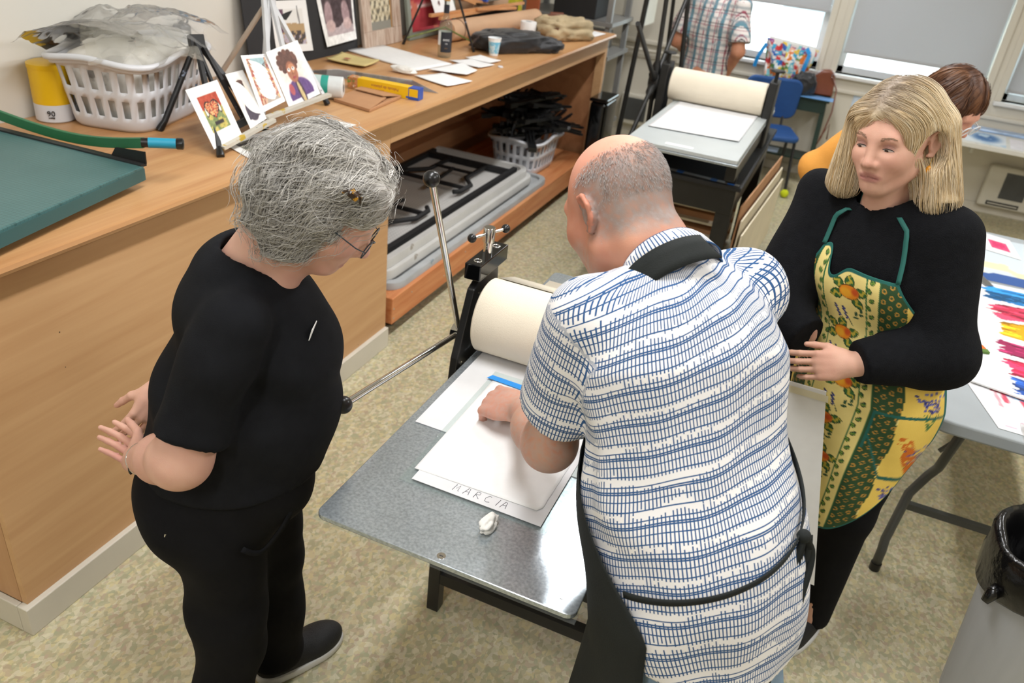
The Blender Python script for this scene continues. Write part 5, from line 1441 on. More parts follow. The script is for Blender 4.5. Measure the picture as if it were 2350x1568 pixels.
wc = sheet('spotted_card', (-0.70, 3.60, HZ + 0.13), (-0.68, 3.82, HZ + 0.15), (-0.78, 3.86, HZ + 0.33), (-0.80, 3.62, HZ + 0.33), 24, 24, lambda p: [p.ell(0.3 + 0.35 * (k % 2), 0.3 + 0.2 * k, 0.05, 0.07, '5a2f2a') for k in range(3)], 0.002, 'print_paper', None, label='white card with dark red spots behind the bottle', cat='card')

# black puffer jacket bundled on the counter
def blob(name, c, rot, rx, ry, rz, seed, m, parent=None, fold=0.12, nseg=56, wrinkle=0.5, **kw):
    vs = []; c = Vector(c); n = nseg
    cr, sr = math.cos(rot), math.sin(rot)
    I, K = np.meshgrid(np.arange(n // 2 + 1), np.arange(n), indexing='ij')
    t = PI * I / (n // 2); a = 2 * PI * K / n
    dx = np.sin(t) * np.cos(a); dy = np.sin(t) * np.sin(a); dz = np.cos(t)
    sq = lambda v, e: np.sign(v) * np.abs(v) ** e
    nz = fbm(dx * 2.6 + 7, dy * 2.6 + dz * 2.6 + 3, seed, 4) - 0.5
    rg = 1 - np.abs(2 * fbm(dx * 3.5 + dz * 2 + 9, dy * 3.5 - dz * 3 + 5, seed + 2, 3) - 1)
    w = 1 + fold * nz * 2 + fold * wrinkle * (rg - 0.6)
    x = sq(dx, 0.8) * rx * w; y = sq(dy, 0.8) * ry * w; z = sq(dz, 0.75) * rz * w
    X = c.x + x * cr - y * sr; Y = c.y + x * sr + y * cr; Z = np.maximum(c.z + z, c.z - rz * 0.82)
    P = np.stack([X.ravel(), Y.ravel(), Z.ravel()], 1)
    f = [(i * n + k, (i + 1) * n + k, (i + 1) * n + (k + 1) % n, i * n + (k + 1) % n) for i in range(n // 2) for k in range(n)]
    me = bpy.data.meshes.new(name); me.from_pydata([tuple(p) for p in P], [], f)
    return obj(name, me, m, parent, smooth=True, **kw)
mat('jacket_black', '17181c', 0.5, var=0.1, vscale=12, bump=0.5, bscale=30, sheen=0.2)
jk = thing('puffer_jacket', 'black quilted jacket bundled behind the paper cup', 'jacket', (-0.2, 3.7, HZ))
blob('jacket_body', (-0.235, 3.66, HZ + 0.052), math.radians(52), 0.24, 0.125, 0.064, 4, 'jacket_black', jk, 0.22)
blob('sleeve', (-0.085, 3.80, HZ + 0.035), math.radians(38), 0.13, 0.065, 0.043, 9, 'jacket_black', jk, 0.3, 40, 1.0)
# canvas satchel
mat('canvas', 'b9a684', 0.85, var=0.12, vscale=14, bump=0.4, bscale=200)
mat('leather', '6b3b28', 0.5, var=0.12)
cv = thing('canvas_bag', 'khaki canvas satchel with brown leather patches on the counter', 'bag', (-0.15, 4.45, HZ))
blob('bag_body', (-0.16, 4.42, HZ + 0.06), math.radians(66), 0.23, 0.14, 0.073, 14, 'canvas', cv, 0.26, 56, 0.9)
blob('bag_flap', (-0.20, 4.38, HZ + 0.10), math.radians(58), 0.15, 0.10, 0.034, 24, 'canvas', cv, 0.3, 40, 1.0)
for p, r_, s in (((-0.165, 4.23, HZ + 0.075), 0.3, 0.03), ((-0.225, 4.36, HZ + 0.137), 0.7, 0.045), ((-0.24, 4.46, HZ + 0.14), 0.8, 0.05)):
    M_ = Matrix.Translation(p) @ Matrix.Rotation(r_, 4, 'Z') @ Matrix.Rotation(0.5, 4, 'X')
    obj('leather_patch', MB(M_).box((-s, -0.012, -0.004), (s, 0.012, 0.004)), 'leather', cv, bevel=0.004)

# things against the wall past the counter end
ya = thing('plastic_apron', 'yellow green streaky plastic apron hanging at the counter end', 'apron', (-0.72, 4.9, H))
me_pts = []
n = 20
U, W = np.meshgrid(np.linspace(0, 1, n), np.linspace(0, 1, n)); u = U.ravel(); w = W.ravel()
X = -0.70 - 0.03 * np.sin(u * 14) * (1 - w * 0.4) ; Y = 4.70 + 0.26 * u; Z = H + 0.004 + 0.42 * w
me = bpy.data.meshes.new('apron_sheet')
me.from_pydata([tuple(p) for p in np.stack([X, Y, Z], 1)], [], [(j * n + i, j * n + i + 1, (j + 1) * n + i + 1, (j + 1) * n + i) for j in range(n - 1) for i in range(n - 1)])
o = obj('apron_sheet', me, mat('lime_plastic', 'a9a428', 0.35, var=0.4, vscale=14, stretch=(1, 3, 0.4), spots=[(20, 0.62, 'dcdcc8')]), ya, smooth=True); o.modifiers.new('thick', 'SOLIDIFY').thickness = 0.002
rb = obj('brown_panel', MB().box((-0.66, 4.945, HZ), (-0.56, 4.965, HZ + 0.5)), mat('brick_brown', 'a2573a', 0.6, var=0.06), None, label='reddish brown panel edge at the counter\'s far end', cat='panel')
# grey metal storage shelf beyond the counter
ms_ = thing('metal_shelving', 'grey metal shelf unit with dark boxes beyond the counter', 'shelf', (-0.42, 5.5, 0))
mat('shelf_grey', '8c8c8a', 0.45, 0.3, var=0.06)
for x in (-0.80, -0.10):
    for y in (5.25, 5.75):
        obj('post', MB().box((x - 0.02, y - 0.02, 0), (x + 0.02, y + 0.02, 2.0)), 'shelf_grey', ms_)
for z_ in (0.3, 0.86, 1.10, 1.55, 1.95):
    obj('shelf_plate', MB().box((-0.84, 5.21, z_), (-0.06, 5.79, z_ + 0.03)), 'shelf_grey', ms_)
GB = 'bins on the metal shelf'
for k, (x0, x1, z_, h_, mt, lb) in enumerate(((-0.55, -0.40, 0.891, 0.18, 'shelf_grey', 'grey bin on the metal shelf near the canvas bag'), (-0.38, -0.18, 0.891, 0.13, 'shelf_grey', 'wide low grey bin on the metal shelf'), (-0.56, -0.22, 1.131, 0.2, 'matte_black', 'dark box on the upper metal shelf'))):
    obj('storage_bin', MB().box((x0, 5.26, z_), (x1, 5.7, z_ + h_)), mt, None, bevel=0.006, label=lb, cat='bin', group=GB)
obj('wall_cabinet', MB().box((-0.165, 5.82, 1.06), (0.02, 6.2, 1.27)), 'heater_enamel', None, bevel=0.006, label='small cream box near the star wheel by the window wall', cat='box')
# ------------------------------------------------------------------ plastic table at right with inks and prints
TZ = 0.74
mat('grey_top', 'a9b0b4', 0.5, var=0.04, vscale=6, spots=[(9, 0.70, '8b97a3'), (26, 0.745, '3f5f88'), (33, 0.76, '9a5a66'), (40, 0.77, '3f6f63')])
mat('table_leg', '565754', 0.45, 0.3, var=0.05)
t = thing('plastic_table', 'grey plastic folding table with ink stains at the right', 'table', (2.53, 2.33, 0))
x0, x1, y0, y1 = 2.165, 2.925, 1.335, 3.33
mb = MB(); mb.prism(rrect(x0, y0, x1, y1, 0.075, 8), TZ - 0.045, TZ)
obj('table_top', mb, 'grey_top', t, bevel=0.008, segs=3, smooth='auto')
for (yl, s) in ((1.62, 1), (3.05, -1)):
    for q, xx in ((-1, 2.24), (1, 2.85)):
        p = [(xx + q * -0.075, yl - 0.05 * s, TZ - 0.05), (xx - q * 0.06, yl - 0.055 * s, 0.44), (xx - q * 0.05, yl - 0.055 * s, 0.40), (xx - q * 0.02, yl - 0.06 * s, 0.365), (xx + q * 0.10 * 0 - 0.0, yl - 0.075 * s, 0.28)]
        p = [(xx + 0.09 * -q, yl - 0.09 * s, TZ - 0.05), (xx + 0.075 * -q, yl - 0.02 * s, 0.42), (xx + 0.06 * -q, yl + 0.0 * s, 0.365), (xx + 0.02 * -q, yl - 0.04 * s, 0.30), (xx - 0.0, yl - 0.09 * s, 0.12), (xx - 0.0, yl - 0.11 * s, 0.085), (xx, yl - 0.115 * s, 0.02)]
        lg = obj('leg', MB().tube(p, 0.016, 14), 'table_leg', t, smooth=True)
        obj('rubber_foot', MB().cyl((xx, yl - 0.1155 * s, 0.0), (xx, yl - 0.115 * s, 0.03), 0.0185, n=14), 'black_plastic', lg, smooth='auto')
    obj('leg_brace', MB().beam((2.255, yl - 0.03 * s, 0.245), (2.835, yl - 0.03 * s, 0.245), 0.024, 0.024), 'table_leg', t)
    cx = 2.545
    obj('strut', MB().beam((2.30, yl + 0.0 * s, 0.47), (cx - 0.10, yl + 0.10 * s, 0.62), 0.010, 0.012), 'table_leg', t)
    obj('strut', MB().beam((2.79, yl + 0.0 * s, 0.47), (cx - 0.10, yl + 0.10 * s, 0.62), 0.010, 0.012), 'table_leg', t)
    obj('strut_collar', MB().cyl((cx - 0.10, yl + 0.10 * s, 0.60), (cx - 0.10, yl + 0.10 * s, 0.65), 0.017, n=12), 'table_leg', t, smooth='auto')
    obj('strut_post', MB().cyl((cx - 0.10, yl + 0.10 * s, 0.65), (cx - 0.10, yl + 0.10 * s, TZ - 0.05), 0.008, n=10), 'table_leg', t)
TT = TZ + 0.001
def tsheet(name, pts, fn, lb, grp, res=(50, 50), zo=0.0, th=0.0012, cat='print', m='print_paper'):
    """pts: four table points, near-left, near-right, far-right, far-left"""
    return sheet(name, *[(p[0], p[1], TT + zo + th) for p in pts], res[0], res[1], fn, th, m, None, label=lb, cat=cat, group=grp)
def smear(cols, sd, pad=0.10):
    def f(p):
        margin(p, 'eef0f1')
        k = len(cols)
        for i, c in enumerate(cols):
            yc_ = 1 - (i + 0.5) / k; hh = 0.40 / k
            edge = 0.35 * (fbm(p.u * 7, p.v * 5 + i * 3, sd + i, 4) - 0.5)
            m = (np.abs(p.v - yc_ + 0.05 * np.sin(p.u * 5 + i)) < hh * (1 + edge * 1.6)) & (p.u > pad + 0.12 * fbm(p.v * 30, p.u * 2, sd + 9)) & (p.u < 1.02)
            p.put(m, c)
            n = fbm(p.u * 5, p.v * 26, sd + 20 + i, 4)
            p.put(m & (n > 0.60), np.clip(np.array(hx(c)) * 1.25 + 0.05, 0, 1)); p.put(m & (n < 0.38), np.array(hx(c)) * 0.68)
    return f
GI = 'ink palettes on the grey table'
# positions from the table plane
tsheet('ink_palette', [(2.30, 1.62), (2.90, 1.50), (2.915, 2.00), (2.265, 2.075)], smear(['9c2456', 'd02a50', '2456b0'], 3, 0.17), 'glass palette smeared with crimson, red and blue ink', GI, (110, 90), 0.006, 0.005)
tsheet('ink_palette', [(2.35, 2.06), (2.91, 2.02), (2.91, 2.62), (2.315, 2.58)], smear(['2a7fc2', 'd13a58', 'f0a818'], 8, 0.10), 'glass palette smeared with blue, rose and yellow ink', GI, (100, 90), 0.0, 0.005)
tsheet('ink_palette', [(2.32, 2.62), (2.91, 2.64), (2.91, 3.25), (2.38, 3.22)], lambda p: (margin(p, 'cdd8de'), p.put((fbm(p.u * 4, p.v * 9, 5) > 0.56) & (p.v < 0.5), 'e3dcb4'), p.put((p.v < 0.1 + 0.1 * fbm(p.u * 6, p.v * 3, 2)), '3a5c9a')), 'pale blue palette with cream streaks at the table\'s far end', GI, (60, 60), 0.0, 0.004)
def pic_pink(p):
    margin(p); m = (p.u > 0.24) & (p.u < 0.80) & (p.v > 0.24) & (p.v < 0.70); p.put(m, 'e0527f'); p.put(m & (fbm(p.u * 8, p.v * 8, 3) > 0.55), 'd63a6c')
tsheet('art_print', [(2.46, 3.02), (2.60, 2.98), (2.58, 3.24), (2.44, 3.28)], pic_pink, 'small card with a pink rectangle at the far end of the table', None, (40, 40), 0.006)
def pic_proof(p):
    margin(p, 'e9e9ec'); p.put((p.v > 0.66) & (p.u < 0.5) & (fbm(p.u * 6, p.v * 6, 4) > 0.35), 'e8dca8')
    p.put((p.v > 0.60) & (p.v < 0.67) & (p.u > 0.12) & (p.u < 0.62), 'c83c4e')
    for k in range(9): p.seg(0.14 + 0.045 * k, 0.62, 0.12 + 0.05 * k, 0.38 + 0.1 * ((k * 7) % 3), 0.010 + 0.006 * (k % 2), 'cf5068' if k % 2 else 'dba0ac')
    p.put((p.v < 0.3) & (fbm(p.u * 3, p.v * 16, 6) > 0.62), 'd9b3c8'); p.rect(0.55, 0.12, 0.95, 0.2, 'c98aa8', 0.02)
    p.seg(0.2, 0.60, 1.0, 0.42, 0.008, '5fb0dd')
tsheet('proof_sheet', [(2.36, 1.375), (2.86, 1.36), (2.84, 1.70), (2.25, 1.765)], pic_proof, 'torn white proof sheet with pink drips at the near end', None, (80, 70), 0.0)
# paint knife, brushes
kn = thing('palette_knife', 'scraper with a dark green handle lying on the table', 'knife', (2.40, 2.7, TT))
a_, b_ = Vector((2.285, 2.84, TT + 0.020)), Vector((2.375, 2.66, TT + 0.020))
d = (b_ - a_).normalized()
obj('handle', MB().tube([a_, a_ + d * 0.01, a_.lerp(b_, 0.3), a_.lerp(b_, 0.6), b_ - d * 0.01, b_], [0.008, 0.014, 0.016, 0.013, 0.0145, 0.009], 14), mat('handle_green', '1c2e2a', 0.35, var=0.05), kn, smooth='auto')
obj('blade', MB().beam(b_, b_ + d * 0.13 - Vector((0, 0, 0.012)), 0.035, 0.002), 'steel_dull', kn)
br = thing('blue_brush', 'brush with a long blue handle beside the jar lids', 'brush', (2.28, 2.35, TT))
a_, b_ = Vector((2.20, 2.43, TT + 0.022)), Vector((2.335, 2.28, TT + 0.012))
obj('handle', MB().tube([a_, b_], [0.004, 0.005], 10), mat('blue_handle', '2a82cf', 0.35), br, smooth='auto')
obj('ferrule', MB().tube([b_, b_ + (b_ - a_) * 0.10], [0.006, 0.007], 10), mat('copper', 'b9734a', 0.3, 0.7), br, smooth='auto')
obj('bristles', MB().tube([b_ + (b_ - a_) * 0.10, b_ + (b_ - a_) * 0.22], [0.007, 0.003], 10), 'matte_black', br, smooth='auto')
ob = thing('orange_brush', 'flat orange brush with green bristles on the ink palette', 'brush', (2.33, 1.95, TT + 0.012))
Mo = frame_m((2.315, 1.975, TT + 0.015), (0.06, -0.19, 0), (0.19, 0.06, 0))
obj('handle', MB(Mo).prism([(-0.005, -0.006), (0.06, -0.008), (0.085, -0.016), (0.11, -0.017), (0.11, 0.017), (0.085, 0.016), (0.06, 0.008), (-0.005, 0.006)], -0.003, 0.004), mat('orange_plastic', 'ee6a24', 0.4), ob, bevel=0.001)
obj('bristles', MB(Mo).box((0.11, -0.018, -0.003), (0.132, 0.018, 0.005)), mat('bristle_green', '5a7a34', 0.7), ob)
# ink jar
jr = thing('ink_jar', 'small glass jar of amber ink with a black label', 'jar', (2.335, 2.17, TT))
jc = (2.300, 2.155, TT)
obj('jar_glass', MB().lathe([(0.030, 0), (0.035, 0.003), (0.036, 0.01), (0.036, 0.05), (0.033, 0.058), (0.030, 0.061), (0.031, 0.072), (0.0295, 0.072)], jc, 30), 'bottle_glass', jr, smooth='auto')
obj('ink', MB().lathe([(0.028, 0.004), (0.033, 0.008), (0.033, 0.048), (0.0285, 0.058), (0.0, 0.058)], jc, 28), mat('amber_ink', '9c6a12', 0.15, var=0.08), jr, smooth='auto')
obj('label', MB().lathe([(0.0363, 0.014), (0.0363, 0.047)], jc, 30), mat('jar_label', '2a2624', 0.4, var=0.06), jr, smooth='auto')
obj('base_band', MB().lathe([(0.0365, 0.004), (0.0365, 0.0138)], jc, 30), 'paper_grey', jr, smooth='auto')
a = math.radians(-108)
M_ = frame_m((jc[0] + 0.0362 * math.cos(a), jc[1] + 0.0362 * math.sin(a), TT + 0.033), (-math.sin(a), math.cos(a), 0), (0, 0, 1))
obj('lettering', text_mesh('AKUA', 0.0135, M_, 0.0022, bold=0.0002), 'paper_white', jr)
obj('stir_stick', MB().beam((jc[0] + 0.002, jc[1], TT + 0.045), (jc[0] + 0.016, jc[1] + 0.004, TT + 0.115), 0.012, 0.0025), 'paper_grey', jr)
# jar lids and paper roll
GL = 'white jar lids on the table'
for k, (x, y) in enumerate(((2.215, 2.37), (2.235, 2.47), (2.215, 2.585), (2.225, 2.28))):
    lo_ = thing('jar_lid', ['white jar lid second nearest the paper roll', 'white jar lid third from the paper roll', 'white jar lid farthest along the table edge', 'white jar lid nearest the paper roll'][k], 'lid', (x, y, TT), GL)
    obj('disc', MB().lathe([(0.043, 0), (0.045, 0.002), (0.045, 0.010), (0.043, 0.012), (0.0, 0.012)], (x, y, TT), 28), 'white_plastic', lo_, smooth='auto')
    obj('scribble', MB().tube([(x - 0.02, y - 0.006, TT + 0.0123), (x - 0.01, y + 0.004, TT + 0.0123), (x - 0.004, y - 0.005, TT + 0.0123), (x + 0.006, y + 0.005, TT + 0.0123), (x + 0.016, y - 0.003, TT + 0.0123)], 0.0008, 4), ink, lo_)
obj('paper_towel_roll', MB().lathe([(0.012, 0.115), (0.012, 0.0), (0.027, 0.0), (0.030, 0.004), (0.029, 0.118), (0.026, 0.12), (0.012, 0.12), (0.012, 0.115)], (2.19, 2.06, TT), 24, wob=lambda a, z: 1 + 0.02 * math.sin(3 * a + z * 30)), 'tissue_white', None, smooth='auto', label='narrow white paper roll standing at the table\'s left edge', cat='paper roll')
# oval foam plate
obj('oval_plate', MB().lathe([(0.0, 0.004), (0.068, 0.004), (0.088, 0.013), (0.098, 0.016), (0.098, 0.0175), (0.087, 0.0145), (0.068, 0.001), (0.0, 0.001)][::-1], (2.228, 1.845, TT), 36, sx=1.0, sy=0.62), 'white_plastic', None, smooth='auto', label='empty white oval plate on the grey table', cat='plate')
# strip of blue tape and a small white box
obj('tape_piece', MB().box((2.205, 1.60, TT), (2.255, 1.612, TT + 0.001)), 'blue_tape', None, label='short blue tape piece near the table\'s near corner', cat='tape')
obj('tape_piece', MB().box((2.33, 3.05, TT + 0.007), (2.345, 3.13, TT + 0.008), Matrix.Rotation(0.4, 3, 'Z')), 'blue_tape', None, label='short blue tape piece at the far end of the table', cat='tape')
dbx = thing('small_carton', 'small white carton with dark lettering at the near table edge', 'box', (2.47, 1.385, TT))
obj('carton', MB().box((2.435, 1.375, TT), (2.53, 1.43, TT + 0.035)), 'paper_white', dbx, bevel=0.001)
obj('navy_strip', MB().box((2.44, 1.3755, TT + 0.0352), (2.53, 1.384, TT + 0.0358)), mat('navy_print', '2c3a66', 0.5), dbx)
obj('lettering', text_mesh('Dove', 0.026, frame_m((2.478, 1.408, TT + 0.0354), (1, 0, 0), (0, 1, 0)), 0.0002, shear=0.1), 'navy_print', dbx)

# bin with black liner
bi = thing('waste_bin', 'tall pale grey bin with a black bag liner', 'bin', (2.50, 1.06, 0))
mat('bin_grey', 'aeb1b6', 0.5, var=0.04, vscale=6, stretch=(3, 3, 0.4), spots=[(24, 0.74, '7d7d7d'), (30, 0.77, '7b4a34')])
bc = (2.585, 1.03, 0)
obj('bin_body', MB().lathe([(0.145, 0.0), (0.155, 0.012), (0.158, 0.02), (0.205, 0.60), (0.21, 0.605), (0.21, 0.62), (0.2, 0.62), (0.15, 0.03), (0.0, 0.03)], bc, 40, wob=lambda a, z: 1 + 0.012 * math.cos(16 * a)), 'bin_grey', bi, smooth='auto')
mat('bin_liner', '0c0c0d', 0.22, var=0.1, bump=0.9, bscale=26)
pr_ = []
mbq = MB(); vs = []; n = 72
rg = np.random.default_rng(3)
for r_, z_ in ((0.206, 0.50), (0.222, 0.515), (0.226, 0.58), (0.224, 0.625), (0.212, 0.645), (0.196, 0.635), (0.185, 0.55), (0.17, 0.42), (0.0, 0.40)):
    for k in range(n):
        a = 2 * PI * k / n
        w = 1 + 0.035 * (fbm(np.array([a * 3.2]), np.array([z_ * 14]), 4)[0] - 0.5) * 2 + 0.012 * math.sin(9 * a + z_ * 30)
        zz_ = z_ + (0.03 * math.sin(3 * a + 1) if z_ < 0.52 else 0.012 * math.sin(5 * a))
        vs.append((bc[0] + r_ * w * math.cos(a), bc[1] + r_ * w * math.sin(a), zz_))
mbq.add(vs, [(i * n + k, i * n + (k + 1) % n, (i + 1) * n + (k + 1) % n, (i + 1) * n + k) for i in range(8) for k in range(n)])
ln = obj('bag_liner', mbq, 'bin_liner', bi, smooth=True)
obj('bag_knot', MB().tube([(2.40, 0.93, 0.53), (2.385, 0.915, 0.515), (2.375, 0.905, 0.49)], [0.016, 0.018, 0.010], 10), 'bin_liner', bi, smooth=True)

# ------------------------------------------------------------------ far right: shelf under the windows with prints
ws = thing('window_shelf', 'paint splashed white shelf under the right window', 'shelf', (3.2, 6.1, 0.5))
mat('splash_white', 'dcdad2', 0.5, var=0.03, spots=[(30, 0.68, '7b8a8f'), (36, 0.72, 'a14b45'), (44, 0.72, '5a6f4a')])
obj('shelf_board', MB().box((2.40, 5.80, 0.62), (4.2, YB - 0.001, 0.655)), 'splash_white', ws, bevel=0.004)
for x in (2.7, 3.9):
    obj('bracket', MB().box((x - 0.01, 6.2, 0.50), (x + 0.01, YB - 0.001, 0.62)), 'splash_white', ws)
def pic_bluewash(p):
    margin(p, 'dfe6ec'); p.ell(0.5, 0.55, 0.33, 0.34, '3f6ea6', 0.3, 0.5); p.put(fbm(p.u * 4, p.v * 4, 7) > 0.6, 'b9cfe0')
zt = 0.6555
GW = 'prints on the window shelf'
sheet('art_print', (2.58, 5.86, zt + .001), (2.86, 5.84, zt + .001), (2.90, 6.26, zt + .001), (2.62, 6.28, zt + .001), 30, 30, pic_bluewash, 0.001, 'print_paper', None, label='blue wash print on the window shelf beside brown hair', cat='print', group=GW)
sheet('art_print', (2.89, 5.84, zt + .001), (3.31, 5.84, zt + .001), (3.33, 6.18, zt + .001), (2.92, 6.22, zt + .001), 30, 30, lambda p: (margin(p, 'eae6ea'), p.noise(0.1, 5, 3)), 0.001, 'print_paper', None, label='pale pinkish print at the right edge on the window shelf', cat='print', group=GW)
obj('plastic_pouch', MB().box((2.66, 6.30, zt), (3.36, 6.42, zt + 0.02)), mat('pouch_blue', '9db8dc', 0.2, var=0.2, vscale=9), None, bevel=0.006, label='shiny pale blue plastic pouch along the window shelf\'s back', cat='pouch')

# ------------------------------------------------------------------ blue chair, green desk, bags
mat('chair_blue', '1c4a86', 0.7, var=0.06, vscale=20, spots=[(40, 0.76, 'a9b9cc')])
mat('tube_black', '1d1d1e', 0.35, var=0.05)
mat('tennis', 'c9d31c', 0.9, var=0.06, bump=0.4, bscale=300)
ch = thing('blue_chair', 'blue upholstered chair with tennis balls on its feet', 'chair', (1.22, 5.85, 0))
c0 = Vector((1.20, 5.80, 0)); Rz = Matrix.Translation(c0) @ Matrix.Rotation(math.radians(17 + 180), 4, 'Z')
# chair faces away from the camera; back panel nearest us on the left
mb = MB(Rz); mb.prism(rrect(-0.20, -0.20, 0.20, 0.22, 0.07, 6), 0.43, 0.475)
obj('seat', mb, 'chair_blue', ch, bevel=0.018, segs=3, smooth='auto')
Mb = Rz @ Matrix.Translation((0.02, -0.21, 0.675)) @ Matrix.Rotation(math.radians(82), 4, 'X')
mb = MB(Mb); mb.prism(rrect(-0.235, -0.155, 0.215, 0.165, 0.07, 6), -0.02, 0.02)
obj('backrest', mb, 'chair_blue', ch, bevel=0.014, segs=3, smooth='auto')
for sx in (-1, 1):
    fl = Rz @ Vector((sx * 0.19, 0.17, 0)); rl_ = Rz @ Vector((sx * 0.19, -0.22, 0))
    for q, (bx0_, by0_) in enumerate(((0.19, 0.22), (0.20, -0.20))):
        p0 = Rz @ Vector((sx * 0.185, 0.12 if q == 0 else -0.12, 0.435)); p1 = Rz @ Vector((sx * bx0_, by0_ if q == 0 else by0_ - 0.02, 0.03))
        lg = obj('leg', MB().tube([p0, p1], 0.0125, 12), 'tube_black', ch, smooth='auto')
        obj('tennis_ball', MB().ball((p1.x, p1.y, 0.0335), 0.0335, 18, 12), 'tennis', lg, smooth=True)
    s = Rz @ Vector((sx * 0.12, -0.19, 0.43)); e_ = Rz @ Vector((sx * 0.12, -0.235, 0.60))
    obj('back_support', MB().tube([s, e_], 0.011, 10), 'tube_black', ch, smooth='auto')
obj('arm_knob', MB().ball(tuple(Rz @ Vector((0.21, 0.05, 0.44))), 0.025), 'black_plastic', ch, smooth=True)

dk = thing('school_desk', 'dark green metal school desk under the window', 'desk', (1.28, 6.3, 0))
mat('desk_green', '2b3f38', 0.45, 0.2, var=0.05)
obj('desk_top', MB().box((1.02, 6.08, 0.69), (1.575, 6.40, 0.715)), 'desk_green', dk, bevel=0.004)
obj('book_box', MB().box((1.04, 6.10, 0.60), (1.555, 6.39, 0.689)), 'desk_green', dk, bevel=0.003)
obj('low_shelf', MB().box((1.05, 6.12, 0.20), (1.53, 6.38, 0.215)), 'desk_green', dk)
for x in (1.02, 1.54):
    for y in (6.11, 6.38):
        obj('leg', MB().beam((x, y, 0.60), (x + (0.02 if x > 1.3 else -0.02), y, 0.0), 0.032, 0.032), 'desk_green', dk)
DZ = 0.716
def pic_tote(p):
    margin(p, 'e4e2dc')
    cols = ['d8742e', '3f9fc4', 'c23a3a', 'e3c23c', '5a8f4a', '2f5fae', 'e9b39a', '8f4a8a', 'f0f0ee', '7fc0c8']
    wu = p.u * 11 + 1.2 * fbm(p.u * 6, p.v * 6, 3); wv = p.v * 9 + 1.2 * fbm(p.u * 6, p.v * 6, 8)
    hsh = _hash(np.floor(wu), np.floor(wv), 5); h2 = vn(wu * 2.5, wv * 2.5, 9)
    for k, c in enumerate(cols): p.put((hsh >= k / len(cols)) & (hsh < (k + 1) / len(cols)) & (h2 > 0.35), c)
    p.noise(0.15, 20, 5)
tt = thing('tote_bag', 'colourful patterned tote bag with blue straps on the desk', 'bag', (1.15, 6.2, DZ))
for nm, y_, sgn in (('front_panel', 6.20, 1), ('back_panel', 6.34, -1)):
    C4 = [(1.03, y_, DZ), (1.30, y_, DZ), (1.385, y_ + 0.02, 1.055), (0.965, y_ + 0.02, 1.09)]
    if sgn < 0: C4 = [C4[1], C4[0], C4[3], C4[2]]
    o = sheet(nm, *C4, 70, 60, pic_tote, 0.003, 'print_matte', tt, (lambda u, v: 0.05 * np.sin(u * PI) * np.sin(v * PI) + 0.012 * np.sin(u * 20 + v * 7)) if sgn > 0 else (lambda u, v: 0.02 * np.sin(u * PI) * np.sin(v * PI)))
for x0_, x1_ in ((1.03, 0.965), (1.30, 1.385)):
    obj('side_panel', MB().add([(x0_, 6.20, DZ), (x0_, 6.34, DZ), (x1_, 6.36, 1.06), (x1_, 6.22, 1.06)], [(0, 1, 2, 3)]), 'chair_blue', tt)
obj('bag_base', MB().add([(1.03, 6.20, DZ), (1.30, 6.20, DZ), (1.30, 6.34, DZ), (1.03, 6.34, DZ)], [(0, 1, 2, 3)]), 'chair_blue', tt)
mat('strap_blue', '1f8fd6', 0.5)
for pts in ([(1.30, 6.155, 0.85), (1.315, 6.15, 0.95), (1.325, 6.16, 1.02), (1.29, 6.19, 1.06)], [(0.975, 6.17, 1.05), (0.935, 6.16, 0.95), (0.92, 6.17, 0.86)]):
    mb = MB()
    for a_, b_ in zip(pts[:-1], pts[1:]): mb.beam(a_, b_, 0.03, 0.004, up=(0, 1, 0))
    obj('strap', mb, 'strap_blue', tt)
hbg = thing('handbag', 'brown leather handbag with a long strap on the desk', 'bag', (1.50, 6.12, DZ))
Mh = frame_m((1.475, 6.25, DZ + 0.006), (1, 0.1, 0), (0, 0, 1))
mb = MB(Mh); mb.prism([(-0.09, 0.0), (0.10, 0.0), (0.085, 0.17), (0.04, 0.20), (-0.03, 0.19), (-0.07, 0.14)], -0.05, 0.05)
obj('bag_body', mb, mat('tan_leather', '7b4129', 0.4, var=0.1), hbg, bevel=0.015, segs=3, smooth='auto')
obj('buckle', MB().torus((1.545, 6.19, DZ + 0.17), (0.3, 1, 0), 0.014, 0.003, 16, 6), 'chrome', hbg, smooth=True)
obj('strap', MB().tube([(1.545, 6.19, DZ + 0.16), (1.60, 6.06, DZ + 0.09), (1.615, 5.91, DZ - 0.05), (1.59, 5.90, DZ - 0.25), (1.57, 5.90, DZ - 0.33), (1.585, 5.90, DZ - 0.25), (1.625, 5.90, DZ - 0.14), (1.635, 5.90, DZ - 0.26)], 0.006, 8), 'leather', hbg, smooth=True)
blob('black_cloth', (1.345, 6.13, DZ + 0.082), 0.1, 0.095, 0.07, 0.09, 31, 'jacket_black', None, 0.25, label='black cloth bundle leaning on the brown handbag', cat='cloth')
obj('blue_folder', MB().box((1.27, 6.04, DZ), (1.60, 6.18, DZ + 0.004)), mat('folder_blue', '6fa5dd', 0.3, var=0.15, vscale=7), None, label='light blue glossy folder on the front of the desk', cat='folder')
obj('blue_paper', MB().box((1.07, 6.13, 0.2155), (1.28, 6.3, 0.219)), mat('paper_blue', 'b9cbe6', 0.6, var=0.2, vscale=12), None, label='bluish paper on the low shelf of the green desk', cat='paper')
obj('poster_scrap', MB().box((1.74, YB - 0.004, 0.60), (1.86, YB - 0.001, 0.76)), mat('scrap_blue', 'c4d2e2', 0.5, var=0.2, vscale=20), None, label='small bluish notice on the wall left of the blonde hair', cat='notice')
# ------------------------------------------------------------------ sculpting with distance fields
def A3(p): return np.array(p, float)
def nrm(v):
    v = A3(v); return v / np.linalg.norm(v)

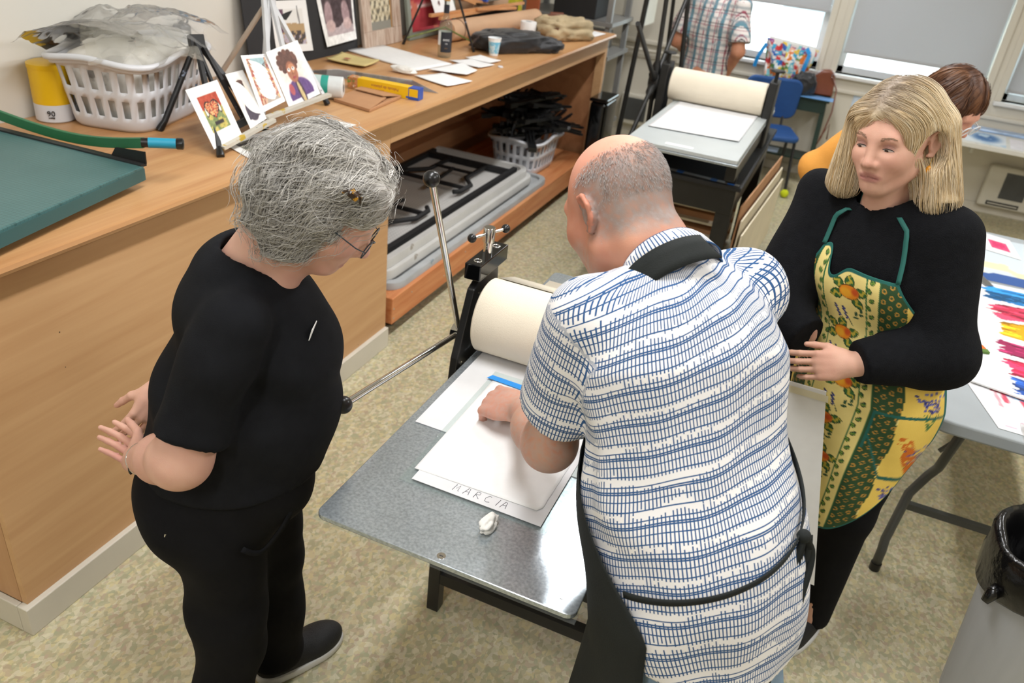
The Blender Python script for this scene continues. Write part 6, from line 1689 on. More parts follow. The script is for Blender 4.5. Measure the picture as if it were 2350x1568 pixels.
def d_cone(P, a, b, ra, rb, n=None, s=1.0):
    a = A3(a); b = A3(b); ba = b - a
    q = P - a
    t = np.clip(q @ ba / (ba @ ba), 0, 1)
    q = q - t[:, None] * ba
    if n is not None:
        n = nrm(n)
        k = q @ n
        q = q + ((1 / s - 1) * k)[:, None] * n
    return np.sqrt((q * q).sum(1)) - (ra + (rb - ra) * t)

def d_ell(P, c, r, R=None):
    q = P - A3(c)
    if R is not None: q = q @ R          # columns of R are the local axes
    r = A3(r)
    k0 = np.sqrt(((q / r) ** 2).sum(1)); k1 = np.sqrt(((q / (r * r)) ** 2).sum(1)) + 1e-9
    return k0 * (k0 - 1) / k1

def field(prims):
    """prims: ('c',a,b,ra,rb[,n,s]) cone, ('e',c,r[,R]) ellipsoid; each followed by k (blend, negative = carve)"""
    def f(P):
        d = None
        for pr, k in prims:
            e = pr[1](P) if pr[0] == 'f' else d_cone(P, *pr[1:]) if pr[0] == 'c' else d_ell(P, *pr[1:])
            if d is None: d = e
            elif k >= 0:
                k = max(k, 1e-4); h = np.clip(0.5 + 0.5 * (e - d) / k, 0, 1)
                d = e * (1 - h) + d * h - k * h * (1 - h)
            else:
                k = -k; h = np.clip(0.5 - 0.5 * (e + d) / k, 0, 1)
                d = d * (1 - h) - e * h + k * h * (1 - h)
        return d
    return f

def grad(f, P, e=0.002):
    d0 = f(P)
    g = np.stack([f(P + np.eye(3)[i] * e) - d0 for i in range(3)], 1)
    return g / (np.linalg.norm(g, axis=1)[:, None] + 1e-9), d0

def nets(f, lo, hi, h):
    """surface nets: quads of the zero set of f inside the box lo..hi"""
    lo = A3(lo); hi = A3(hi)
    n = np.ceil((hi - lo) / h).astype(int) + 1
    ax = [lo[i] + h * np.arange(n[i]) for i in range(3)]
    G = np.empty(tuple(n), np.float32)
    for i in range(n[0]):
        Y, Z = np.meshgrid(ax[1], ax[2], indexing='ij')
        G[i] = f(np.stack([np.full(Y.size, ax[0][i]), Y.ravel(), Z.ravel()], 1)).reshape(Y.shape)
    S = G < 0
    c = [(i, j, k) for i in (0, 1) for j in (0, 1) for k in (0, 1)]
    sl = lambda i, j, k: (slice(i, n[0] - 1 + i), slice(j, n[1] - 1 + j), slice(k, n[2] - 1 + k))
    cnt = sum(S[sl(*q)].astype(np.int8) for q in c)
    act = (cnt > 0) & (cnt < 8)
    idx = np.full(act.shape, -1, np.int64)
    ids = np.argwhere(act)
    idx[act] = np.arange(len(ids))
    acc = np.zeros((len(ids), 3)); num = np.zeros(len(ids))
    for a in c:
        for b in range(3):
            if a[b]: continue
            q = list(a); q[b] = 1
            va = G[ids[:, 0] + a[0], ids[:, 1] + a[1], ids[:, 2] + a[2]]; vb = G[ids[:, 0] + q[0], ids[:, 1] + q[1], ids[:, 2] + q[2]]
            m = (va < 0) != (vb < 0)
            t = np.where(m, va / np.where(va == vb, 1, va - vb), 0)
            p = np.tile(np.array(a, float), (len(ids), 1)); p[:, b] += t
            acc += p * m[:, None]; num += m
    Vt = lo + h * (ids + acc / num[:, None])
    quads = []
    for b in range(3):
        e1, e2 = (b + 1) % 3, (b + 2) % 3
        s0 = [slice(1, n[i] - 1) for i in range(3)]; s1 = list(s0)
        s0[b] = slice(0, n[b] - 1); s1[b] = slice(1, n[b])
        ch = S[tuple(s0)] != S[tuple(s1)]
        w = np.argwhere(ch)
        off = np.array([1, 1, 1]); off[b] = 0
        w = w + off
        ins = S[w[:, 0], w[:, 1], w[:, 2]]
        def cell(d1, d2):
            q = w.copy(); q[:, e1] -= d1; q[:, e2] -= d2
            return idx[q[:, 0], q[:, 1], q[:, 2]]
        Q = np.stack([cell(0, 0), cell(1, 0), cell(1, 1), cell(0, 1)], 1)
        Q[~ins] = Q[~ins][:, ::-1]
        quads.append(Q)
    Q = np.vstack(quads)
    Q = Q[(Q >= 0).all(1)]
    return Vt, Q

def np_mesh(name, Vt, Q):
    me = bpy.data.meshes.new(name)
    nq = len(Q)
    me.vertices.add(len(Vt)); me.vertices.foreach_set('co', np.asarray(Vt, np.float32).ravel())
    me.loops.add(nq * 4); me.loops.foreach_set('vertex_index', np.asarray(Q, np.int32).ravel())
    me.polygons.add(nq); me.polygons.foreach_set('loop_start', np.arange(0, nq * 4, 4, dtype=np.int32))
    me.update(calc_edges=True)
    me.validate()
    return me

def merge_parts(parts):
    o = 0; vs = []; qs = []
    for v, q in parts:
        vs.append(v); qs.append(q + o); o += len(v)
    return np.vstack(vs), np.vstack(qs)

def clip(f, p, n):
    """keep the side of f where (x-p).n < 0"""
    p = A3(p); n = nrm(n)
    return lambda P: np.maximum(f(P), (P - p) @ n)

def bbox_of(prims, pad=0.03):
    lo = np.full(3, 9.0); hi = np.full(3, -9.0)
    for pr, k in prims:
        if k < 0: continue
        if pr[0] == 'f':
            lo = np.minimum(lo, A3(pr[2])); hi = np.maximum(hi, A3(pr[3]))
        elif pr[0] == 'c':
            s = max(1.0, pr[6]) if len(pr) > 6 else 1.0
            for p, r in ((pr[1], pr[3]), (pr[2], pr[4])):
                lo = np.minimum(lo, A3(p) - r * s); hi = np.maximum(hi, A3(p) + r * s)
        else:
            r = max(pr[2]); lo = np.minimum(lo, A3(pr[1]) - r); hi = np.maximum(hi, A3(pr[1]) + r)
    return lo - pad, hi + pad

def cloth(name, prims, h, m, parent, disp=None, cuts=(), uv=None, col=None, pad=0.03, **kw):
    f0 = field(prims)
    f = (lambda P: f0(P) + disp(P)) if disp else f0
    for p, n in cuts: f = clip(f, p, n)
    lo, hi = bbox_of(prims, pad)
    Vt, Q = nets(f, lo, hi, h)
    me = np_mesh(name, Vt, Q)
    if uv is not None:
        a = me.attributes.new('cuv', 'FLOAT_VECTOR', 'POINT')
        a.data.foreach_set('vector', np.asarray(uv(Vt), np.float32).ravel())
    if col is not None: set_col(me, col(Vt))
    return obj(name, me, m, parent, smooth=True, **kw)

def wr(dirs, amps, freqs, ph=0.0):
    """cloth folds: sum of bent sine ridges"""
    def f(P):
        t = 0
        for k, (d, a, w) in enumerate(zip(dirs, amps, freqs)):
            d = nrm(d); x = P @ d
            o = np.array([d[1], d[2], d[0]])
            y = P @ (o - d * (o @ d))
            b = np.sin(y * w * 0.43 + k * 1.7 + ph) * 1.3
            env = 0.5 + 0.5 * np.sin(y * w * 0.23 + x * 3 + 2.1 * k)
            t = t + a * np.sin(x * w + b + k * 2.3 + ph) * env
        return t
    return f

# ---------------------------------------------------------------- heads and hands
def head_prims(H0, f, l, u, s=1.0, male=False, nose=1.0, jaw=1.0):
    """face-forward f, left l, up u; H0 is the head's centre"""
    B = np.stack([f, l, u], 1)
    g = lambda a, b, c: A3(H0) + s * (B @ A3((a, b, c)))
    R = B
    p = [(('e', g(-0.012, 0, 0.030), A3((0.097, 0.077, 0.088)) * s, R), 0),
         (('e', g(0.028, 0, -0.022), A3((0.066, 0.062, 0.088)) * s, R), 0.03 * s),
         (('c', g(-0.008, 0.055, -0.062), g(0.062, 0.014, -0.098), 0.022 * s * jaw, 0.018 * s), 0.025 * s),
         (('c', g(-0.008, -0.055, -0.062), g(0.062, -0.014, -0.098), 0.022 * s * jaw, 0.018 * s), 0.025 * s),
         (('e', g(0.072, 0, -0.098), A3((0.021, 0.024, 0.019)) * s, R), 0.022 * s),
         (('e', g(0.060, 0.036, -0.030), A3((0.030, 0.024, 0.026)) * s, R), 0.034 * s),
         (('e', g(0.060, -0.036, -0.030), A3((0.030, 0.024, 0.026)) * s, R), 0.034 * s),
         (('c', g(0.081, -0.036, 0.021), g(0.081, 0.036, 0.021), 0.0105 * s, 0.0105 * s), 0.024 * s),
         (('e', g(0.103, 0.033, 0.001), A3((0.020, 0.0185, 0.0105)) * s, R), -0.014 * s),
         (('e', g(0.103, -0.033, 0.001), A3((0.020, 0.0185, 0.0105)) * s, R), -0.014 * s),
         (('e', g(0.0735, 0.0325, 0.000), A3((0.0135, 0.0155, 0.0125)) * s, R), 0.003 * s),
         (('e', g(0.0735, -0.0325, 0.000), A3((0.0135, 0.0155, 0.0125)) * s, R), 0.003 * s),
         (('c', g(0.088, 0, 0.014), g(0.108, 0, -0.030), 0.0085 * s, 0.0115 * s * nose), 0.013 * s),
         (('e', g(0.108, 0, -0.034), A3((0.0135, 0.0125, 0.0105)) * s * nose, R), 0.008 * s),
         (('e', g(0.097, 0.0135, -0.038), A3((0.0115, 0.008, 0.0085)) * s, R), 0.006 * s),
         (('e', g(0.097, -0.0135, -0.038), A3((0.0115, 0.008, 0.0085)) * s, R), 0.006 * s),
         (('e', g(0.103, 0.007, -0.0465), A3((0.006, 0.0035, 0.004)) * s, R), -0.004 * s),
         (('e', g(0.103, -0.007, -0.0465), A3((0.006, 0.0035, 0.004)) * s, R), -0.004 * s),
         (('e', g(0.078, 0, -0.066), A3((0.018, 0.034, 0.024)) * s, R), 0.022 * s),
         (('c', g(0.0935, -0.018, -0.064), g(0.0935, 0.018, -0.064), 0.0042 * s, 0.0042 * s), 0.006 * s),
         (('c', g(0.0925, -0.016, -0.0745), g(0.0925, 0.016, -0.0745), 0.0052 * s, 0.0052 * s), 0.006 * s),
         (('c', g(0.1005, -0.022, -0.0693), g(0.1005, 0.022, -0.0693), 0.0032 * s, 0.0032 * s), -0.0035 * s)]
    for q in (1, -1):
        # ears: a rim of short cones around a shallow bowl
        c = lambda a, b, d: g(-0.012 + a, q * (0.077 + b), -0.008 + d)
        rim = [c(0.010, 0.0, 0.016), c(0.004, 0.008, 0.031), c(-0.012, 0.013, 0.032), c(-0.022, 0.014, 0.014), c(-0.018, 0.010, -0.008), c(-0.004, 0.004, -0.026), c(0.006, 0.0, -0.024)]
        p.append((('e', c(-0.006, 0.002, 0.004), A3((0.016, 0.007, 0.028)) * s, R), 0.004 * s))
        for a, b in zip(rim[:-1], rim[1:]):
            p.append((('c', a, b, 0.0045 * s, 0.0045 * s), 0.003 * s))
        p.append((('e', c(-0.002, 0.012, 0.002), A3((0.010, 0.008, 0.013)) * s, R), -0.004 * s))
    return p, g, B

def hand_prims(W, d, n, th, curl, s=1.0, spread=0.16, thumb=(0.5, 0.5)):
    """W wrist, d towards the fingers, n = palm normal (palm side), th = +1/-1 thumb side along n x d; curl per finger in radians"""
    d = nrm(d); n = nrm(A3(n) - d * (A3(n) @ d)); t = np.cross(n, d) * th
    p = []
    pc = A3(W) + d * 0.048 * s
    R = np.stack([d, t, n], 1)
    p.append((('e', pc, A3((0.050, 0.041, 0.0165)) * s, R), 0.012))
    p.append((('c', A3(W) - d * 0.01 * s, A3(W) + d * 0.03 * s, 0.0255 * s, 0.026 * s, n, 0.72), 0.02))
    p.append((('e', A3(W) + d * 0.035 * s + t * 0.024 * s + n * 0.008 * s, A3((0.032, 0.018, 0.016)) * s, R), 0.012))
    ln = [(0.044, 0.026, 0.021), (0.049, 0.030, 0.023), (0.045, 0.028, 0.022), (0.035, 0.021, 0.019)]
    for i in range(4):
        o = (1.5 - i)
        k = pc + (d * (0.042 - 0.004 * abs(o - 0.5)) + t * (0.0205 * o)) * s
        dd = nrm(d + t * spread * o * 0.5)
        ang = 0.0
        p.append((('c', pc + t * 0.017 * o * s, k, 0.0115 * s, 0.0100 * s), 0.010))
        c = curl[i] if hasattr(curl, '__len__') else curl
        for j, L_ in enumerate(ln[i]):
            ang += c * (0.9, 1.0, 0.6)[j]
            v = dd * math.cos(ang) + n * math.sin(ang)
            e = k + v * L_ * s
            p.append((('c', k, e, (0.0092, 0.0085, 0.0078)[j] * s * (0.88 if i == 3 else 1), (0.0085, 0.0078, 0.0066)[j] * s * (0.88 if i == 3 else 1)), 0.003))
            k = e
    k = A3(W) + (d * 0.026 + t * 0.026 + n * 0.006) * s
    a, b = thumb
    v1 = nrm(d * 0.75 + t * a + n * b * 0.6); e = k + v1 * 0.040 * s
    p.append((('c', k, e, 0.0125 * s, 0.0105 * s), 0.010))
    v2 = nrm(d * 0.95 + t * (a - 0.35) + n * b); e2 = e + v2 * 0.032 * s
    p.append((('c', e, e2, 0.0100 * s, 0.0088 * s), 0.004))
    e3 = e2 + nrm(v2 + d * 0.2) * 0.022 * s
    p.append((('c', e2, e3, 0.0092 * s, 0.0072 * s), 0.004))
    return p

SKIN = paint('skin', 0.56, bump=0.10, bscale=420, spec=0.3, sss=0.15)
def skin_cols(Vt, base, warm, head=None, lips='a8625c', seed=0, extra=None):
    """mottled skin; head = (g origin, basis, scale) adds lips, cheeks, brows"""
    n = fbm(Vt[:, 0] * 45 + 3, Vt[:, 1] * 45 + Vt[:, 2] * 37, seed, 4); n2 = fbm(Vt[:, 0] * 14 + Vt[:, 2] * 9, Vt[:, 1] * 14 - Vt[:, 2] * 11, seed + 5, 3)
    c = lerp(hx(base), hx(warm), np.clip(0.15 + 0.9 * (n2 - 0.35) + 0.35 * (n - 0.5), 0, 1))
    if head is not None:
        H0, B, s = head
        q = ((Vt - A3(H0)) @ B) / s
        def spot(cx, cy, cz, rx, ry, rz): return np.clip(1.25 - np.sqrt(((q[:, 0] - cx) / rx) ** 2 + ((q[:, 1] - cy) / ry) ** 2 + ((q[:, 2] - cz) / rz) ** 2), 0, 1)
        for y in (1, -1):
            c = lerp(c, hx(warm), 0.55 * spot(0.075, y * 0.042, -0.032, 0.05, 0.03, 0.025))
            c = lerp(c, np.array(hx(warm)) * 0.86, 0.5 * spot(-0.01, y * 0.085, -0.005, 0.03, 0.02, 0.035))
            c = lerp(c, hx('b3848a'), 0.4 * spot(0.085, y * 0.0325, 0.006, 0.02, 0.017, 0.010))
        c = lerp(c, hx(warm), 0.6 * spot(0.112, 0, -0.034, 0.02, 0.02, 0.016))
        lp = np.clip(1.3 - np.sqrt(((q[:, 1]) / 0.024) ** 2 + ((q[:, 2] + 0.0693) / 0.0105) ** 2), 0, 1) * (q[:, 0] > 0.075)
        c = lerp(c, hx(lips), np.clip(lp * 2, 0, 0.75))
        ml = np.clip(1.2 - np.abs(q[:, 2] + 0.0693) / 0.0016, 0, 1) * (np.abs(q[:, 1]) < 0.023) * (q[:, 0] > 0.08)
        c = lerp(c, hx('6b3a38'), 0.8 * ml)
    if extra is not None: c = extra(Vt, c)
    return np.clip(c, 0, 1)

def body_mesh(parent, regions, colfn):
    """regions: list of (field, lo, hi, h); joined into one continuous skin mesh"""
    Vt, Q = merge_parts([nets(f, lo, hi, h) for f, lo, hi, h in regions])
    me = np_mesh('body', Vt, Q)
    set_col(me, colfn(Vt))
    return obj('body', me, SKIN, parent, smooth=True)

def cube(c, r):
    r = A3(r) if hasattr(r, '__len__') else np.full(3, r)
    return A3(c) - r, A3(c) + r

# ---------------------------------------------------------------- hair
def strands(name, f, seeds, flow, n_step, step, lift, rad, cols, parent, m, seed=0, wave=0.0, wfreq=40.0, frizz=0.0, sides=3, cling=0.7, lock=None):
    """hair locks grown over the field f: they start at seeds, follow flow(P, N) and hug the surface"""
    rg = np.random.default_rng(seed)
    P = seeds.copy(); N_ = len(P)
    lv = lift[0] + (lift[1] - lift[0]) * rg.random(N_)
    ph = rg.random(N_) * 6.28 if lock is None else 0.7 * rg.random(N_) + 14 * fbm(P[:, 0] * lock + P[:, 2] * lock * 0.6, P[:, 1] * lock - P[:, 2] * lock * 0.5, seed + 3, 2)
    path = []
    fr = rg.normal(size=(N_, 3)) * frizz
    for k in range(n_step):
        G, d = grad(f, P)
        P = P + G * ((lv - d) * (cling if k else 1.0))[:, None]
        path.append(P.copy())
        v = flow(P, G, k / n_step)
        v = v - G * ((v * G).sum(1) * 0.85)[:, None]
        v /= np.linalg.norm(v, axis=1)[:, None] + 1e-9
        sd = np.cross(G, v)
        v = v + sd * (wave * np.sin(ph + k * step * wfreq))[:, None] + fr * (k / n_step)
        v /= np.linalg.norm(v, axis=1)[:, None] + 1e-9
        st = step * (0.8 + 0.4 * rg.random(N_)) if k == 0 else st
        P = P + v * st[:, None]
    path = np.stack(path, 1)          # N, K, 3
    K = path.shape[1]
    T = np.gradient(path, axis=1); T /= np.linalg.norm(T, axis=2)[..., None] + 1e-9
    ref = np.array([0.31, 0.22, 0.92]); X = np.cross(T, ref); X /= np.linalg.norm(X, axis=2)[..., None] + 1e-9
    Y = np.cross(T, X)
    t = np.linspace(0, 1, K)
    rr_ = rad * (0.55 + 0.9 * np.sin(np.clip(t * 2.2 + 0.25, 0, 2.9)) ** 1.0) * (1 - 0.75 * t ** 3)
    rr_ = rr_[None, :] * (0.6 + 0.8 * rg.random(N_))[:, None]
    ring = []
    for s_ in range(sides):
        a = 2 * PI * s_ / sides
        ring.append(path + (X * math.cos(a) + Y * math.sin(a)) * rr_[..., None])
    Vt = np.stack(ring, 2).reshape(-1, 3)
    base_ = (np.arange(N_) * K * sides)[:, None, None]
    kk = (np.arange(K - 1) * sides)[None, :, None]; ss = np.arange(sides)[None, None, :]; s2 = (ss + 1) % sides
    Q = np.stack([base_ + kk + ss, base_ + kk + s2, base_ + kk + sides + s2, base_ + kk + sides + ss], -1).reshape(-1, 4)
    me = np_mesh(name, Vt, Q)
    c = cols(path[:, 0], rg)                     # N,3 or N,K,3
    if c.ndim == 2: c = np.repeat(c[:, None], K, 1)
    set_col(me, np.repeat(c[:, :, None], sides, 2).reshape(-1, 3))
    return obj(name, me, m, parent, smooth=True)

def surf_seeds(f, lo, hi, h, cond, n, seed=0):
    Vt, Q = nets(f, lo, hi, h)
    Vt = Vt[cond(Vt)]
    rg = np.random.default_rng(seed)
    i = rg.integers(len(Vt), size=n)
    return Vt[i] + rg.normal(size=(n, 3)) * h * 0.6
paint('hair_gloss', 0.42, spec=0.5)

def outside(f, boxes):
    """f with the given boxes cut away (they are meshed finer elsewhere)"""
    def g(P):
        d = f(P)
        for lo, hi in boxes:
            c = (A3(lo) + A3(hi)) / 2; r = (A3(hi) - A3(lo)) / 2
            d = np.maximum(d, -(np.abs(P - c) - r).max(1))
        return d
    return g

def tubeprim(a, b, ra, rb, cut, n=None, s=1.0, extra=None):
    """sleeve or leg: cone cut square at its open end"""
    pr = [(('c', a, b, ra, rb) + ((n, s) if n is not None else ()), 0)] + (extra or [])
    f = clip(field(pr), cut[0], cut[1])
    lo, hi = bbox_of(pr, 0.01)
    return ('f', f, lo, hi)

def shoe(parent, heel, toe, w, mt, sole_m, h=0.085):
    heel = A3(heel); toe = A3(toe); d = nrm(toe - heel)
    s = np.array([-d[1], d[0], 0]); u = np.array([0, 0, 1.0])
    L_ = np.linalg.norm(toe - heel); R = np.stack([d, s, u], 1)
    pr = [(('e', heel + d * L_ * 0.25 + u * 0.05, (L_ * 0.27, w * 0.42, 0.055), R), 0), (('e', heel + d * L_ * 0.66 + u * 0.035, (L_ * 0.36, w * 0.5, 0.045), R), 0.04)]
    f = clip(field(pr), (0, 0, 0.018), (0, 0, -1))
    Vt, Q = nets(f, *bbox_of(pr, 0.015), 0.005)
    o = obj('shoe', np_mesh('shoe', Vt, Q), mt, parent, smooth=True)
    pr2 = [(('e', heel + d * L_ * 0.28 + u * 0.014, (L_ * 0.30, w * 0.46, 0.05), R), 0), (('e', heel + d * L_ * 0.66 + u * 0.014, (L_ * 0.37, w * 0.53, 0.05), R), 0.04)]
    f2 = clip(clip(field(pr2), (0, 0, 0.001), (0, 0, -1)), (0, 0, 0.026), (0, 0, 1))
    Vt, Q = nets(f2, *bbox_of(pr2, 0.015), 0.005)
    obj('sole', np_mesh('sole', Vt, Q), sole_m, o, smooth='auto')
    return o

def bands(f, axis, F_, L_, th, zs, off, start=0.6, it=40):
    """points on the field f found by marching in towards the axis from angle th (0 = front, + = left) at height zs"""
    th = np.asarray(th, float); zs = np.asarray(zs, float)
    A = axis(zs); d = np.cos(th)[:, None] * A3(F_) + np.sin(th)[:, None] * A3(L_)
    t = np.full(len(th), start)
    for _ in range(it):
        t = t - np.clip(f(A + d * t[:, None]) - off, -0.02, 0.08) * 0.8
    return A + d * t[:, None]

def ribbon(name, P, w, up, m, parent, th=0.0015, n=None):
    """flat strap along the points P, width w along up (per point or one vector)"""
    P = np.asarray(P, float); up = np.asarray(up, float)
    if up.ndim == 1: up = np.tile(up, (len(P), 1))
    T = np.gradient(P, axis=0); T /= np.linalg.norm(T, axis=1)[:, None] + 1e-9
    up = up - T * (up * T).sum(1)[:, None]; up /= np.linalg.norm(up, axis=1)[:, None] + 1e-9
    vs = np.vstack([P - up * w / 2, P + up * w / 2]); k = len(P)
    me = bpy.data.meshes.new(name)
    me.from_pydata([tuple(p) for p in vs], [], [(i, i + 1, k + i + 1, k + i) for i in range(k - 1)])
    o = obj(name, me, m, parent, smooth=True)
    sd = o.modifiers.new('thick', 'SOLIDIFY'); sd.thickness = th; sd.offset = 0
    return o

def skin_surface(name, P, nu, nv, m, parent, cols=None, uv=None, th=0.0015):
    """grid of points (nv rows of nu) as a cloth sheet"""
    me = np_mesh(name, P, np.array([(j * nu + i, j * nu + i + 1, (j + 1) * nu + i + 1, (j + 1) * nu + i) for j in range(nv - 1) for i in range(nu - 1)]))
    if cols is not None: set_col(me, cols)
    if uv is not None:
        a = me.attributes.new('cuv', 'FLOAT_VECTOR', 'POINT'); a.data.foreach_set('vector', np.asarray(uv, np.float32).ravel())
    o = obj(name, me, m, parent, smooth=True)
    sd = o.modifiers.new('thick', 'SOLIDIFY'); sd.thickness = th; sd.offset = 0
    return o

def eyes(parent, f, g, B, s=1.0, gaze=(-0.004, -0.0012), openh=0.0033, brow='8f7058', lash='2b201d', iris='3d2f29'):
    """lids, lashes and brows laid on the sculpted face f"""
    def snap(P, off):
        P = np.asarray(P, float)
        for _ in range(3):
            G, d = grad(f, P, 0.001); P = P + G * (off - d)[:, None]
        return P
    rg = np.random.default_rng(5)
    mat('eye_white', 'cbbfb8', 0.25, var=0.02); mat('iris_' + iris, iris, 0.15, var=0.05); mat('lash_' + lash, lash, 0.6); mat('brow_' + brow, brow, 0.7, var=0.1)
    for y in (1, -1):
        e1 = np.linspace(-0.0135, 0.0135, 19); up = openh * (1 - (e1 / 0.0138) ** 2); lo_ = -openh * 0.8 * (1 - (e1 / 0.0138) ** 2)
        c2 = -0.0032 - 0.10 * (np.abs(e1 * y + 0.0135) - 0.0135) * 0.2
        top = np.array([g(0.088, y * 0.0325 + a, b) for a, b in zip(e1, c2 + up)]); bot = np.array([g(0.088, y * 0.0325 + a, b) for a, b in zip(e1, c2 + lo_)])
        T_ = snap(top, 0.0005); B_ = snap(bot, 0.0005); M_ = snap((top + bot) / 2, 0.0009)
        P = np.vstack([T_, M_, B_]); n = len(e1)
        ey = obj('eye', np_mesh('eye', P, np.array([(r * n + i, (r + 1) * n + i, (r + 1) * n + i + 1, r * n + i + 1) for r in (0, 1) for i in range(n - 1)])), 'eye_white', parent, smooth=True)
        ir = [snap(np.array([g(0.088, y * 0.0325 + gaze[0] + 0.0046 * math.cos(a) * k, -0.0032 + gaze[1] + np.clip(0.0046 * math.sin(a) * k, -openh * 0.7, openh * 0.6)) for a in np.linspace(0, 2 * PI, 16, endpoint=False)]), 0.0012 + 0.0003 * (1 - k)) for k in (1.0,)][0]
        obj('iris', MB().add([tuple(p) for p in ir], [tuple(range(16))]), 'iris_' + iris, ey)
        obj('upper_lash', MB().tube([tuple(p) for p in snap(top, 0.0010)], [0.0004 + 0.0007 * math.sin(PI * (0.15 + 0.8 * i / (n - 1))) for i in range(n)], 6), 'lash_' + lash, ey, smooth=True)
        cr = snap(np.array([g(0.088, y * 0.0325 + a, b) for a, b in zip(e1 * 1.05, c2 + up + 0.0062)]), 0.0001)
        obj('lid_crease', MB().tube([tuple(p) for p in cr], 0.00035, 5), mat('lid_shadow', '9c7166', 0.7), ey)
        br = MB()
        for k in range(46):
            t = (k + rg.random()) / 46; a = 0.0135 + 0.034 * t; b = 0.0215 + 0.0055 * math.sin(t * 2.2) - 0.003 * t + rg.normal() * 0.0009
            p0 = g(0.088, y * a, b); p1 = g(0.086, y * (a + 0.0045), b + 0.0012 * (1 - 2 * t))
            q = snap(np.array([p0, p1]), 0.0006); br.tube([tuple(q[0]), tuple(q[1])], [0.0006, 0.0002], 4)
        obj('eyebrow', br, 'brow_' + brow, parent)
# ------------------------------------------------------------------ woman with grey hair, in black
mat('black_jersey', '16171a', 0.9, var=0.12, vscale=30, bump=0.25, bscale=600, spec=0.15)
mat('black_trouser', '131315', 0.9, var=0.12, vscale=20, bump=0.15, bscale=500, spec=0.15)
mat('shoe_black', '17181a', 0.7, var=0.2, vscale=60, bump=0.5, bscale=300)
mat('sole_white', 'd8d8d6', 0.6, var=0.03)
def F_L(x, y):
    f = nrm((x, y, 0)); return f, np.array([-f[1], f[0], 0])
w1 = thing('person', 'grey haired woman in black tee and trousers, hands behind back', 'person', (0.70, 0.13, 0))
f_, l_ = F_L(0.93, 0.37); u_ = np.array([0, 0, 1.0])
R1 = np.stack([f_, l_, u_], 1)
RS = A3((0.768, 0.030, 1.205)); LS = A3((0.645, 0.335, 1.205)); RE = A3((0.708, -0.065, 0.945)); RW = A3((0.525, -0.010, 0.832))
LE = A3((0.50, 0.37, 0.98)); LW = A3((0.432, 0.172, 0.882)); NB = A3((0.715, 0.16, 1.30))
hf = nrm((0.76, 0.29, -0.58)); hl = nrm(np.cross(u_, hf)); hu = np.cross(hf, hl)
H0 = A3((0.858, 0.200, 1.425))
hp, hg, hB = head_prims(H0, hf, hl, hu, 1.02, nose=1.1)
neck = [(('c', NB + A3((-0.01, 0, -0.05)), hg(-0.035, 0, -0.05), 0.066, 0.056), 0.03), (('c', NB + A3((0.03, 0.0, -0.06)), hg(0.03, 0, -0.085), 0.05, 0.03), 0.03), (('c', RS + A3((-0.02, 0.03, -0.02)), LS + A3((-0.01, -0.03, -0.02)), 0.042, 0.042), 0.05),
        (('e', NB + A3((0.0, 0.0, -0.10)), (0.075, 0.10, 0.07), R1), 0.05)]
rh = hand_prims(RW, (-0.78, 0.52, -0.36), (-0.55, -0.55, 0.62), -1, (0.42, 0.62, 0.55, 0.60), 0.92, 0.06, thumb=(0.55, 0.5))
lh = hand_prims(LW, (-0.22, -0.58, -0.80), (-0.75, 0.55, -0.1), 1, (0.30, 0.45, 0.5, 0.55), 0.97, thumb=(0.55, 0.75))
arms = [(('c', RS, RE, 0.056, 0.052), 0.03), (('c', RE, RE * 0.55 + RW * 0.45, 0.052, 0.049), 0.03), (('c', RE * 0.55 + RW * 0.45, RW, 0.049, 0.030), 0.02),
        (('e', RE + A3((-0.01, 0.0, -0.012)), (0.054, 0.054, 0.052)), 0.02),
        (('c', LS, LE, 0.052, 0.044), 0.03), (('c', LE, LW, 0.044, 0.030), 0.02)]
inner = [(('e', (0.72, 0.16, 1.08), (0.09, 0.11, 0.15), R1), 0.05), (('e', (0.68, 0.13, 0.92), (0.09, 0.11, 0.16), R1), 0.05), (('c', (0.69, 0.05, 0.80), (0.69, 0.03, 0.1), 0.07, 0.04), 0.04), (('c', (0.66, 0.19, 0.80), (0.67, 0.23, 0.1), 0.07, 0.04), 0.04)]
allp = hp + neck + arms + inner + rh + lh
fB = field(allp)
hb = (H0 - A3((0.26, 0.17, 0.20)), H0 + A3((0.15, 0.16, 0.15))); ab = (A3((0.36, -0.16, 0.70)), A3((0.80, 0.10, 1.04))); lb_ = (A3((0.30, 0.01, 0.72)), A3((0.52, 0.26, 0.95)))
fH = field(hp + neck[:2]); fA = field([arms[0], arms[1], arms[2], arms[3]] + rh); fL = field([arms[4], arms[5]] + lh)
fine = [hb, ab, lb_]
lo_, hi_ = bbox_of(allp, 0.02)
regions = [(field(hp + neck), *hb, 0.0036), (fA, *ab, 0.0034), (fL, *lb_, 0.0032), (outside(field(neck + arms + inner), fine), lo_, hi_, 0.012)]
def grey_extra(Vt, c):
    # ruddy hands, paler inner arm
    d = np.exp(-((np.linalg.norm(Vt - A3((0.44, 0.0, 0.775)), axis=1)) / 0.05) ** 2)
    return lerp(c, hx('bd7f7c'), 0.5 * d)
body_mesh(w1, regions, lambda Vt: skin_cols(Vt, 'd9ad98', 'c58f7f', (H0, hB, 1.02), 'b0766e', 3, grey_extra))

